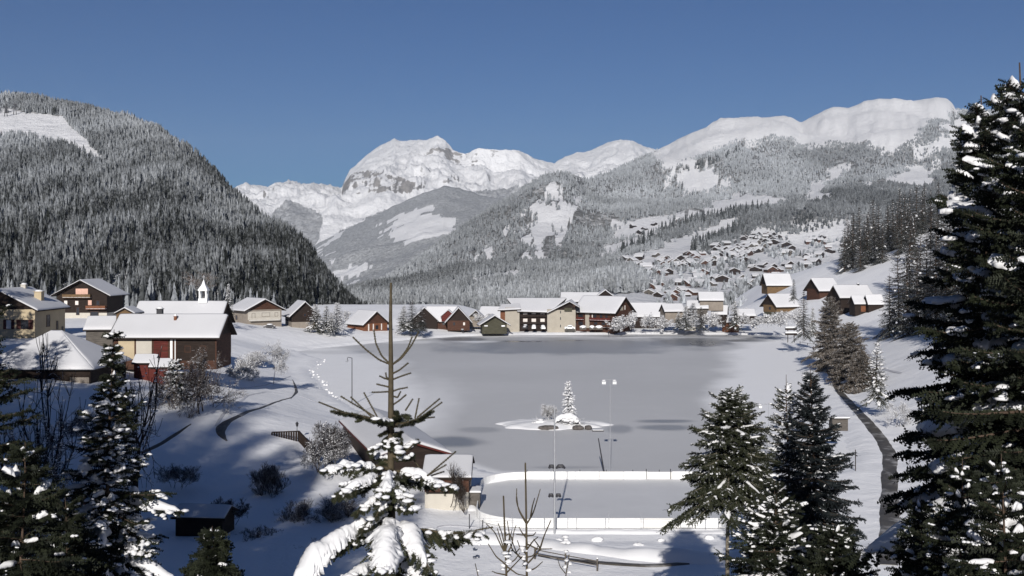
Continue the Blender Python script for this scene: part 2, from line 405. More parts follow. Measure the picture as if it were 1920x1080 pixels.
def ray(px, py, d0=55.0, d1=430.0):
    Ds = np.linspace(d0, d1, 2500); z_ = ground_z((px - 960) * Ds / F, Ds); k = np.where(z_ >= CZ - (py - HY) * Ds / F)[0]
    D_ = Ds[k[0]] if len(k) else Dz(py); return ((px - 960) * D_ / F, D_)
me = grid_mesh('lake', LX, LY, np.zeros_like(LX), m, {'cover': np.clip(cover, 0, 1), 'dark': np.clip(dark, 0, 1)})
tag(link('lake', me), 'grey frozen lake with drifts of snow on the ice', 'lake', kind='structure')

# island
def mound(name, px0, px1, pyc, D, hgt, mat, depth):
    x0, x1 = X(px0, D), X(px1, D); cx = (x0 + x1) / 2; rx = (x1 - x0) / 2
    V = []; nr, na = 22, 120
    for i in range(nr + 1):
        for k in range(na):
            a = 2 * math.pi * k / na; q = i / nr
            e = 1 + 0.10 * math.sin(3 * a + 1) + 0.05 * math.sin(7 * a) + 0.03 * math.sin(13 * a + 2)
            x = math.cos(a) * rx * q * e; y = math.sin(a) * depth * q * e
            h = hgt * (1 - q ** 5) * (0.55 + 0.45 * (1 - q)) - 0.12 * (q > 0.99)
            V.append((x, y, h))
    V = np.array(V); V[:, 2] += 0.16 * fbm(V[:, 0] + 50, V[:, 1], 2.0, 4) * (np.hypot(V[:, 0] / rx, V[:, 1] / depth) < 0.95)
    Fc = [(i * na + k, (i + 1) * na + k, (i + 1) * na + (k + 1) % na, i * na + (k + 1) % na) for i in range(nr) for k in range(na)]
    me = np_mesh(name, V, np.array(Fc), mat, True)
    return link(name, me, None, (cx, D, 0))
isl = mound('island', 927, 1142, 803, 147.5, 0.75, M['snow'], 4.2)
tag(isl, 'low snow-covered island in the middle of the frozen lake', 'island', kind='structure')
ISL_D = 146
for k, (a, b, pc, lab) in enumerate([(1008, 1048, 802, 'long flat brown rock showing through the snow at the front of the island'), (1072, 1095, 802, 'small dark rock under a snow lip at the right of the island'), (1096, 1110, 803, 'tiny dark rock nearest the right tip of the island')]):
    mb = MB(); D = 143.6 + k * 0.05; x0, x1 = X(a, D), X(b, D)
    mb.ball((0, 0, 0), ((x1 - x0) / 2, 0.7, 0.33), n=8, jit=0.10, rnd=random.Random(k))
    tag(mb.build('rock', M['rock'], None, True, ((x0 + x1) / 2, D, 0.22)), lab, 'rock', 'rocks at the rim of the island')

# ------------------------------------------------------------------ mountains and hills as fans of terrain
def fan(name, cols, rows_fn, step, sub, mat, noise_fn, kindlab, smooth_rows=2, masks=None):
    """cols: px range; rows_fn(px) -> list of (py, D); returns height sampler"""
    pxs = np.arange(cols[0], cols[1] + step, step, dtype=float)
    base = [rows_fn(p_) for p_ in pxs]; nr = len(base[0])
    PY = np.array([[q[0] for q in b] for b in base]).T; DD = np.array([[q[1] for q in b] for b in base]).T
    ZZ = CZ - (PY - HY) * DD / F
    if smooth_rows > 2:       # keep kinks of the skyline from running down the slopes
        kk = np.hanning(41); kk /= kk.sum()
        for r_ in range(4, 7): ZZ[r_] = np.convolve(np.pad(ZZ[r_], 20, 'edge'), kk, 'valid')
    v = np.arange(0, (nr - 1) * sub + 1) / sub
    i0 = np.clip(np.floor(v).astype(int), 0, nr - 2); fr = (v - i0)[:, None]
    D2 = DD[i0] * (1 - fr) + DD[i0 + 1] * fr; Z2 = ZZ[i0] * (1 - fr) + ZZ[i0 + 1] * fr
    PX = np.repeat(pxs[None, :], len(v), 0)
    XX = (PX - 960) * D2 / F
    Z2 = Z2 + noise_fn(XX, D2, v[:, None], PX)
    at = {'veg': np.zeros_like(Z2), 'rock': np.zeros_like(Z2)}
    if masks:
        py2 = HY + (CZ - Z2) * F / D2
        at = masks(PX, py2, XX, D2, v[:, None])
    me = grid_mesh(name, XX, D2, Z2, mat, at)
    o = tag(link(name, me), kindlab[0], kindlab[1], kind='structure')
    return dict(px=pxs, D=D2, Z=Z2, v=v, o=o)
def sample(fd, n, rng, vr, pr, dmax=None):
    """n random points of a fan, even over its area"""
    out = []
    ncol = len(fd['px']); nrow = len(fd['v'])
    need = n
    pxs = fd['px']; sub = np.where((fd['v'] >= vr[0]) & (fd['v'] <= vr[1]))[0]
    r0, r1 = sub[0], sub[-1] - 1
    c0 = np.searchsorted(pxs, pr[0]); c1 = min(np.searchsorted(pxs, pr[1]), ncol - 2)
    D = fd['D'][r0:r1 + 1, c0:c1 + 1]; Dn = fd['D'][r0 + 1:r1 + 2, c0:c1 + 1]
    area = np.abs(Dn - D) * (D * (pxs[1] - pxs[0]) / F)
    wt = (area / area.sum()).ravel(); idx = rng.choice(len(wt), n, p=wt)
    rr = idx // (c1 - c0 + 1) + r0; cc = idx % (c1 - c0 + 1) + c0
    a = rng.rand(n); b = rng.rand(n)
    def bl(A): return A[rr, cc] * (1 - a) * (1 - b) + A[rr + 1, cc] * a * (1 - b) + A[rr, cc + 1] * (1 - a) * b + A[rr + 1, cc + 1] * a * b
    d = bl(fd['D']); z = bl(fd['Z']); px = pxs[cc] * (1 - b) + pxs[cc + 1] * b
    py = HY + (CZ - z) * F / d
    return px, py, (px - 960) * d / F, d, z
def crest_fn(tab):
    a = np.array(tab, float); return lambda p_: float(np.interp(p_, a[:, 0], a[:, 1]))

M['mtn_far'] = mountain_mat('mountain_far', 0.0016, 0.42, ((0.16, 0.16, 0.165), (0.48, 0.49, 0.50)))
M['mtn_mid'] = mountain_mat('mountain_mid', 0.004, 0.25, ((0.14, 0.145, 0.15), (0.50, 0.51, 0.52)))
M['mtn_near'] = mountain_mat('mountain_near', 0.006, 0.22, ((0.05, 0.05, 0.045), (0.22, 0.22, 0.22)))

# far snow peaks
cp = crest_fn([(-400, 330), (300, 380), (420, 372), (445, 350), (462, 345), (470, 352), (485, 353), (502, 358), (520, 348), (548, 344), (565, 353), (600, 354), (640, 362), (646, 345), (655, 325), (668, 312), (690, 290), (712, 276),
               (740, 261), (752, 266), (770, 263), (800, 265), (820, 259), (836, 268), (850, 282), (872, 290), (892, 281), (935, 281), (975, 283), (990, 292), (1003, 300), (1020, 303), (1040, 310), (1060, 300), (1082, 292), (1105, 288),
               (1118, 280), (1140, 270), (1162, 265), (1185, 267), (1200, 273), (1222, 284), (1300, 320), (1500, 330), (2400, 330)])
def rows_far(p_):
    c = cp(p_); dd = 8200 + 500 * math.sin(p_ * 0.012)
    bowl = 640 < p_ < 1060
    return [(600, 5200), (500, 5600), (430, 6200), (c + (395 - c) * 0.60, 6900), (c + (395 - c) * 0.28, 7600), (c, dd), (c + 22, dd * 1.1), (c + 160, dd * 1.5)]
def nz_far(x, y, v, px):
    wgt = np.where(v < 5, np.clip(1 - np.abs(v - 3.2) / 2.2, 0.10, 1), 0.12)
    return (ridged(x, y * .5, 900, 7, 0.55) * 150 + ridged(x + 900, y, 260, 6, 0.65) * 80) * wgt + ridged(x, y, 200, 5, .65) * 16 * (v > 4)
def mk_far(PX, PY, XX, D, v):
    jx = fbm(XX, D, 300, 5) * 14; jy = fbm(XX + 999, D, 300, 5) * 10
    veg = in_poly(PX + jx, PY + jy, [(512, 395), (530, 372), (560, 380), (590, 398), (606, 412), (600, 450), (570, 480), (480, 470), (500, 420)]).astype(float)
    veg = np.maximum(veg, in_poly(PX + jx, PY + jy, [(800, 372), (880, 360), (990, 350), (1000, 420), (700, 460), (600, 470), (640, 430)]).astype(float))
    rock = in_poly(PX + jx, PY + jy, [(640, 362), (650, 330), (670, 318), (720, 326), (780, 340), (800, 350), (760, 360), (700, 362)]).astype(float)
    rock = np.maximum(rock, 0.42 * in_poly(PX + jx, PY + jy, [(760, 262), (860, 280), (870, 340), (800, 350), (780, 300)]))
    rock = np.maximum(rock, 0.45 * in_poly(PX + jx, PY + jy, [(460, 340), (520, 345), (530, 375), (490, 400), (470, 380)]))
    return {'veg': veg, 'rock': rock}
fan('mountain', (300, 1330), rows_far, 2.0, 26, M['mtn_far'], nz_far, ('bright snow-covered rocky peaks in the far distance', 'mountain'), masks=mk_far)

# wooded ridge in the middle distance, left of centre
cb = crest_fn([(300, 520), (560, 480), (592, 462), (600, 456), (640, 434), (690, 410), (740, 386), (790, 364), (832, 349), (860, 353), (900, 366), (940, 372), (985, 360), (1100, 350)])
def rows_b(p_):
    c = cb(p_); dd = 5000
    return [(660, 2200), (600, 2500), (c + (585 - c) * 0.75, 3100), (c + (585 - c) * 0.4, 4000), (c, dd), (c + 40, dd * 1.15), (c + 240, dd * 1.5)]
def nz_b(x, y, v, px):
    return (ridged(x, y, 700, 6, 0.5) * 60 + ridged(x, y, 190, 4, .5) * 16) * np.where(v < 4, np.clip(1 - np.abs(v - 2.4) / 1.8, 0.06, 1), 0.1) + fbm(x, y, 60, 3) * 9 * (v <= 4.2)
def mk_b(PX, PY, XX, D, v):
    jx = fbm(XX, D, 200, 6, .65) * 46; jy = fbm(XX + 999, D, 200, 6, .65) * 30
    x_, y_ = PX + jx, PY + jy
    clear = in_poly(x_, y_, [(735, 425), (765, 400), (790, 395), (850, 402), (870, 420), (850, 432), (800, 450), (760, 452), (740, 445)]) | \
        in_poly(x_, y_, [(700, 445), (732, 418), (742, 420), (706, 448)]) | in_poly(x_, y_, [(596, 440), (640, 430), (620, 455), (600, 462)]) | \
        in_poly(x_, y_, [(610, 500), (650, 488), (690, 495), (682, 512), (640, 525), (620, 520)]) | in_poly(x_, y_, [(655, 535), (685, 528), (660, 540)]) | \
        in_poly(x_, y_, [(594, 478), (625, 466), (612, 480)])
    return {'veg': 1.0 - clear * 1.0 - 0.10 * (PY < 365), 'rock': np.zeros_like(PX)}
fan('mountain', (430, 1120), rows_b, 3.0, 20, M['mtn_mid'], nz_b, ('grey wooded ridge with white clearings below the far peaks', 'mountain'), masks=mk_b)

# the big mountain: central shoulder, right-hand slopes with the village
cm = crest_fn([(300, 600), (600, 590), (660, 556), (740, 516), (800, 476), (850, 440), (900, 407), (950, 376), (1000, 344), (1028, 329), (1055, 324), (1080, 331), (1100, 338), (1125, 332), (1150, 322), (1220, 287), (1300, 252), (1350, 235), (1400, 228),
               (1430, 225), (1470, 221), (1485, 225), (1502, 235), (1520, 222), (1545, 208), (1562, 202), (1590, 204), (1620, 193), (1650, 189), (1700, 191), (1720, 189), (1755, 183), (1775, 186), (1786, 196), (1792, 208), (1830, 212), (1900, 214), (2100, 205), (2500, 240)])
dm = crest_fn([(300, 1500), (600, 1900), (900, 2700), (1060, 3000), (1140, 3600), (1240, 4100), (1500, 4500), (2500, 4700)])
def rows_m(p_):
    c, dd = cm(p_), dm(p_); ml = np.clip((p_ - 1080) / 110, 0, 1)
    L = [(650, 400), (606, 480), (595, 600), (583, 850), (c + (578 - c) * 0.80, 1300 + (dd - 1300) * .12), (c + (578 - c) * 0.55, 1300 + (dd - 1300) * .40), (c + (578 - c) * 0.25, 1300 + (dd - 1300) * .72), (c, dd), (c + 30, dd * 1.15), (c + 200, dd * 1.5)]
    R = [(650, 400), (602, 460), (577, 560), (546, 900), (507, 1400), (472, 1900), (c + (472 - c) * 0.50, 1900 + (dd - 1900) * .52), (c, dd), (c + 30, dd * 1.15), (c + 200, dd * 1.5)]
    # the wooded rise behind the lakeside flats
    k = math.exp(-((p_ - 1120) / 75) ** 2)
    out = []
    for i in range(10):
        a, b = L[i], R[i]; out.append([a[0] * (1 - ml) + b[0] * ml, a[1] * (1 - ml) + b[1] * ml])
    out[3][0] -= 40 * k; out[2][0] -= 6 * k
    return out
def nz_m(x, y, v, px):
    w1 = np.where(v < 7, np.clip((v - 3.5) / 1.5, 0, 1) * np.clip((7.0 - v) / 0.6, 0.16, 1), 0.16)
    top = sstep(5.6, 6.2, v) * sstep(7.05, 6.9, v) * sstep(1180, 1260, px)
    gul = ridged(x * .9 + y * .35, y * 0.5 - x * .3, 620, 7, 0.58) * 52 + fbm(x, y, 300, 5) * 22 + ridged(x + y * .3, y * .6, 110, 5, .65) * 9
    return (ridged(x, y, 520, 6, 0.5) * 36 + ridged(x + 77, y, 150, 4, 0.5) * 9) * w1 + gul * top + fbm(x, y, 40, 3) * 2.0 * np.clip(v - 1.5, 0, 1)
CLEAR_M = [
    [(1216, 292), (1252, 322), (1262, 312), (1300, 298), (1330, 288), (1400, 262), (1470, 257), (1492, 266), (1520, 276), (1570, 268), (1640, 275), (1650, 292), (1680, 282), (1705, 266), (1730, 240), (1762, 222), (1792, 214), (1792, 150), (1216, 150)],
    [(1262, 335), (1275, 312), (1300, 303), (1325, 303), (1332, 330), (1362, 345), (1330, 356), (1270, 352), (1240, 352)],
    [(1148, 445), (1150, 420), (1230, 410), (1290, 400), (1330, 385), (1380, 368), (1430, 362), (1478, 368), (1472, 386), (1400, 394), (1360, 400), (1300, 413), (1262, 420), (1240, 436), (1200, 442)],
    [(1120, 476), (1128, 462), (1165, 452), (1215, 440), (1248, 446), (1180, 470), (1130, 479)],
    [(1140, 488), (1175, 478), (1212, 470), (1290, 440), (1340, 424), (1380, 403), (1402, 402), (1392, 420), (1340, 450), (1312, 468), (1320, 474), (1395, 448), (1440, 434), (1485, 440), (1530, 438), (1600, 425), (1590, 470), (1640, 500), (1660, 640), (1090, 640), (1080, 560), (1215, 548), (1215, 520), (1190, 505)],
    [(1632, 353), (1680, 325), (1722, 313), (1752, 319), (1746, 346), (1700, 345), (1640, 356)],
    [(1716, 287), (1760, 258), (1790, 232), (1830, 212), (1862, 212), (1800, 272), (1740, 287)],
    [(1520, 350), (1545, 322), (1590, 312), (1600, 318), (1560, 335), (1540, 372), (1495, 378)],
    [(600, 640), (600, 604), (760, 602), (900, 600), (1090, 600), (1090, 640)],
    [(1018, 484), (1045, 468), (1060, 448), (1064, 452), (1052, 470), (1024, 490)],
    [(1270, 322), (1300, 312), (1345, 300), (1380, 290), (1250, 330)],
]
HALF_M = [([(960, 420), (1000, 360), (1040, 330), (1085, 335), (1100, 370), (1060, 440), (1040, 500), (980, 470)], 0.55),
          ([(1500, 360), (1560, 300), (1640, 290), (1700, 300), (1640, 340), (1560, 350)], 0.35),
          ([(1216, 292), (1300, 252), (1340, 285), (1260, 315)], 0.5),
          ([(1700, 300), (1735, 245), (1795, 215), (1800, 250), (1740, 300)], 0.35),
          ([(780, 500), (1000, 480), (960, 570), (760, 570)], 0.12)]
def clear_m(px, py, x, y):
    jx = fbm(x, y, 90, 5, .65) * 40; jy = fbm(x + 555, y, 90, 5, .65) * 18
    small = np.clip((y - 500) / 1500, 0.1, 1); jx = jx * small; jy = jy * small
    r = np.zeros(np.shape(px), bool)
    for q in CLEAR_M: r |= in_poly(px + jx, py + jy, q)
    vs = ridged(x, y * .12, 34, 4, .7)
    r |= in_poly(px + jx * .4, py + jy * .4, [(985, 420), (1015, 360), (1040, 340), (1080, 342), (1096, 358), (1078, 400), (1060, 450), (1040, 500), (1000, 500)]) & (vs > .44)
    r |= in_poly(px, py, [(820, 560), (900, 470), (1000, 380), (1020, 400), (1010, 540), (900, 580)]) & (vs > .48)
    return r
def mk_m(PX, PY, XX, D, v):
    c = clear_m(PX, PY, XX, D)
    veg = np.where(c, 0.0, 0.62)
    return {'veg': veg * (v > 1.5), 'rock': 0.42 * in_poly(PX, PY, [(1500, 240), (1545, 205), (1590, 200), (1530, 245)]) + 0.30 * in_poly(PX, PY, [(1660, 215), (1700, 190), (1790, 190), (1790, 215), (1720, 225)]) + 0.30 * in_poly(PX, PY, [(1220, 290), (1300, 252), (1340, 240), (1330, 262), (1250, 300)])}
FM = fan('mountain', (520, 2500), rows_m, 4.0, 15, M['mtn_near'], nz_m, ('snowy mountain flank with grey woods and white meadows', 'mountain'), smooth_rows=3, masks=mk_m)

# the wooded hill on the left
ce = crest_fn([(-900, 200), (-300, 172), (0, 181), (30, 184), (80, 190), (130, 197), (160, 204), (200, 212), (250, 232), (300, 251), (335, 275), (370, 301), (395, 325), (430, 361), (460, 387), (500, 422), (540, 447), (575, 478), (610, 512), (640, 545), (665, 578), (690, 598), (760, 606)])
de = crest_fn([(-900, 1500), (0, 1350), (200, 1200), (430, 900), (640, 560), (700, 520)])
def rows_e(p_):
    c, dd = ce(p_), de(p_); d0 = 330 if p_ < 500 else 330 + (p_ - 500) * 0.45
    f = min(615, 606 + 0 * p_)
    fz = 594 if p_ > 420 else 584
    return [(640, d0), (fz, d0 + 50), (fz + (c - fz) * .22, d0 + 50 + (dd - d0 - 50) * .12), (fz + (c - fz) * .45, d0 + 50 + (dd - d0 - 50) * .30), (fz + (c - fz) * .72, d0 + 50 + (dd - d0 - 50) * .60), (c, dd), (c + 25, dd * 1.15), (c + 300, dd * 1.8)]
def nz_e(x, y, v, px):
    return (ridged(x, y, 160, 5, 0.5) * 7) * np.where(v < 5, np.clip((v - 1) / 1.0, 0, 1) * np.clip((5.0 - v) / 0.8, 0.05, 1), 0.1) + fbm(x, y, 30, 3) * 1.2 * np.clip(v - 1, 0, 1)
CLEAR_E = [[(-300, 218), (0, 214), (12, 208), (35, 208), (50, 213), (118, 215), (122, 222), (132, 240), (150, 258), (165, 271), (186, 292), (205, 306), (212, 316), (190, 306), (165, 296), (140, 284), (115, 276), (95, 268), (60, 262), (0, 258), (-300, 250)]]
HALF_E = [([(20, 330), (60, 325), (80, 350), (95, 395), (50, 400), (25, 380)], 0.5)]
def clear_e(px, py, x, y):
    jx = fbm(x, y, 60, 4) * 10; jy = fbm(x + 555, y, 60, 4) * 5
    r = np.zeros(np.shape(px), bool)
    for q in CLEAR_E: r |= in_poly(px + jx, py + jy, q)
    return r
FE = fan('hill', (-500, 740), rows_e, 5.0, 14, M['mtn_near'], nz_e, ('steep wooded hill rising behind the houses on the left', 'hill'), masks=lambda PX, PY, XX, D, v: {'veg': np.where(clear_e(PX, PY, XX, D), 0, 0.55) * (v > 1), 'rock': np.zeros_like(PX)})

# ------------------------------------------------------------------ far woods (one mass each) and the nearest rows as single trees
def proto_tree(tiers, sides, seed, spread=0.2):
    r = random.Random(seed); V = []; T = []
    for k in range(tiers):
        z0 = 0.06 + 0.94 * (k / tiers) * 0.92; z1 = z0 + (1.0 - z0) * (0.62 if k < tiers - 1 else 1.0)
        rad = spread * (1 - k / tiers) ** 0.85 + 0.012
        b = len(V); ox, oy = r.uniform(-.01, .01), r.uniform(-.01, .01)
        V.append((ox, oy, z1))
        for s_ in range(sides):
            a = 2 * math.pi * (s_ + r.random() * .5) / sides; q = rad * (1.0 if s_ % 2 == 0 else 0.55) * r.uniform(.8, 1.2)
            V.append((math.cos(a) * q, math.sin(a) * q, z0 + (0 if s_ % 2 == 0 else 0.05) + r.uniform(-.02, .02)))
        for s_ in range(sides): T.append((b, b + 1 + s_, b + 1 + (s_ + 1) % sides))
    return np.array(V), np.array(T)
def proto_round(seed, n=26):
    """a bare broadleaf crown: a loose tuft of slivers"""
    r = random.Random(seed); V = []; T = []
    for k in range(n):
        a = r.uniform(0, 6.28); e = r.uniform(.1, 1.4); L = r.uniform(.6, 1.0); h = 0.25 + 0.1 * r.random()
        d = Vector((math.cos(a) * math.cos(e) * .34, math.sin(a) * math.cos(e) * .34, math.sin(e) * .72)) * L
        s_ = Vector((-math.sin(a), math.cos(a), 0)) * 0.06; b = len(V)
        V += [(0, 0, h * .4), tuple(Vector((0, 0, h)) + d * .6 + s_), tuple(Vector((0, 0, h)) + d), tuple(Vector((0, 0, h)) + d * .6 - s_)]
        T += [(b, b + 1, b + 2), (b, b + 2, b + 3)]
    return np.array(V), np.array(T)
def scatter(name, protos, x, y, z, h, wd, frost, rng, mat):
    Vs = []; Ts = []; Fr = []; b = 0
    which = rng.randint(0, len(protos), len(x))
    for k, (pv, pt) in enumerate(protos):
        s_ = np.where(which == k)[0]
        if len(s_) == 0: continue
        a = rng.rand(len(s_)) * 6.283; ca, sa = np.cos(a)[:, None], np.sin(a)[:, None]
        hx = (pv[None, :, 0] * ca - pv[None, :, 1] * sa) * (h[s_] * wd[s_])[:, None] + x[s_][:, None]
        hy = (pv[None, :, 0] * sa + pv[None, :, 1] * ca) * (h[s_] * wd[s_])[:, None] + y[s_][:, None]
        hz = pv[None, :, 2] * h[s_][:, None] + (z[s_] - 0.04 * h[s_])[:, None]
        Vs.append(np.stack([hx, hy, hz], 2).reshape(-1, 3)); Fr.append(np.repeat(frost[s_], len(pv)))
        Ts.append((pt[None] + (np.arange(len(s_)) * len(pv))[:, None, None]).reshape(-1, 3) + b); b += len(s_) * len(pv)
    return np_mesh(name, np.concatenate(Vs), np.concatenate(Ts), mat, False, {'frost': np.concatenate(Fr)})
rng = np.random.RandomState(11)
conA = [proto_tree(5, 8, k) for k in range(4)] + [proto_tree(4, 8, 9, 0.15)]
conS = [proto_tree(3, 5, k + 20, 0.24) for k in range(4)]
rnd_ = [proto_round(k) for k in range(3)]
# left hill
px, py, x, y, z = sample(FE, 40000, rng, (1.0, 5.15), (-60, 730))
ok = ~clear_e(px, py, x, y)
for q, pr in HALF_E: ok &= ~(in_poly(px, py, q) & (rng.rand(len(px)) < pr))
dens = fbm(x, y, 35, 3); ok &= (rng.rand(len(px)) < np.clip(0.72 + dens * 0.9, 0.12, 1))
px, py, x, y, z = [q[ok] for q in (px, py, x, y, z)]
alt = np.clip((z - 30) / 150, 0, 1); n = len(px)
frost = np.clip(0.10 + 0.44 * alt + 0.46 * fbm(x, y * 0.35, 55, 5) + 0.24 * (rng.rand(n) - .5), 0.0, 0.9)
frost = np.where(rng.rand(n) < 0.10, frost * 0.2, frost)
h = (7.5 + 8 * rng.rand(n) ** 1.6) * (1 - 0.25 * alt) * np.clip(0.8 + 0.5 * fbm(x, y, 50, 2), .5, 1.3)
h = h * np.where(px > 560, np.clip((700 - px) / 140, 0.4, 1), 1)
wd = rng.uniform(0.65, 1.05, n)
near_i = np.argsort(y - 0.0 * px)[:190]; keep = np.ones(n, bool); keep[near_i] = False
me = scatter('forest', conA + rnd_[:1], x[keep], y[keep], z[keep], h[keep], wd[keep], frost[keep], rng, M['forest'])
tag(link('forest', me), 'dense frosted fir forest covering the left hill', 'forest', kind='stuff')
pm = []
for k, (pv, pt) in enumerate(conA[:4]):
    for fr in (0.12, 0.32, 0.5): pm.append(np_mesh('fir_tree', pv, pt, M['forest'], False, {'frost': np.full(len(pv), fr)}))
for i in near_i:
    o = link('fir_tree', pm[rng.randint(0, len(pm))], None, (x[i], y[i], z[i] - 0.5), rng.rand() * 6.28)
    o.scale = (h[i] * wd[i], h[i] * wd[i], h[i])
    tag(o, 'small frosted fir in the lowest row of the hill forest behind the left-hand houses', 'fir tree', 'firs at the foot of the left hill')
# big mountain
px, py, x, y, z = sample(FM, 125000, rng, (2.2, 7.05), (560, 1990))
ok = ~clear_m(px, py, x, y)
for q, pr in HALF_M: ok &= ~(in_poly(px, py, q) & (rng.rand(len(px)) < pr))
dn = fbm(x, y, 160, 4); streak = fbm(x, y * 0.18, 60, 3)
ok &= rng.rand(len(px)) < np.clip(0.80 + dn * 0.8 + streak * 0.5, 0.1, 1)
px, py, x, y, z = [q[ok] for q in (px, py, x, y, z)]; n = len(px)
ravine = sstep(1120, 1180, px) * sstep(430, 400, py)
frost = 0.46 + 0.24 * np.clip((z - 100) / 350, 0, 1) + 0.34 * fbm(x, y, 260, 4) + 0.12 * (rng.rand(n) - .5)
frost -= 0.16 * in_poly(px, py, [(1480, 420), (1540, 360), (1700, 330), (1800, 300), (1990, 300), (1990, 600), (1600, 500)])
frost -= 0.12 * in_poly(px, py, [(1240, 480), (1330, 440), (1480, 385), (1540, 420), (1420, 440), (1300, 490), (1230, 440), (1400, 385)])
frost -= 0.08 * in_poly(px, py, [(600, 600), (830, 455), (1010, 335), (1050, 345), (870, 460), (900, 600)])
h = rng.uniform(6.5, 14, n) * (1 - 0.25 * np.clip((z - 250) / 250, 0, 1)); wd = rng.uniform(0.9, 1.4, n)
me = scatter('forest', conS + rnd_[:2], x, y, z, h, wd, np.clip(frost, 0.05, 0.85), rng, M['forest'])
tag(link('forest', me), 'grey frosted woods on the flanks of the big mountain', 'forest', kind='stuff')
print('far trees', n)
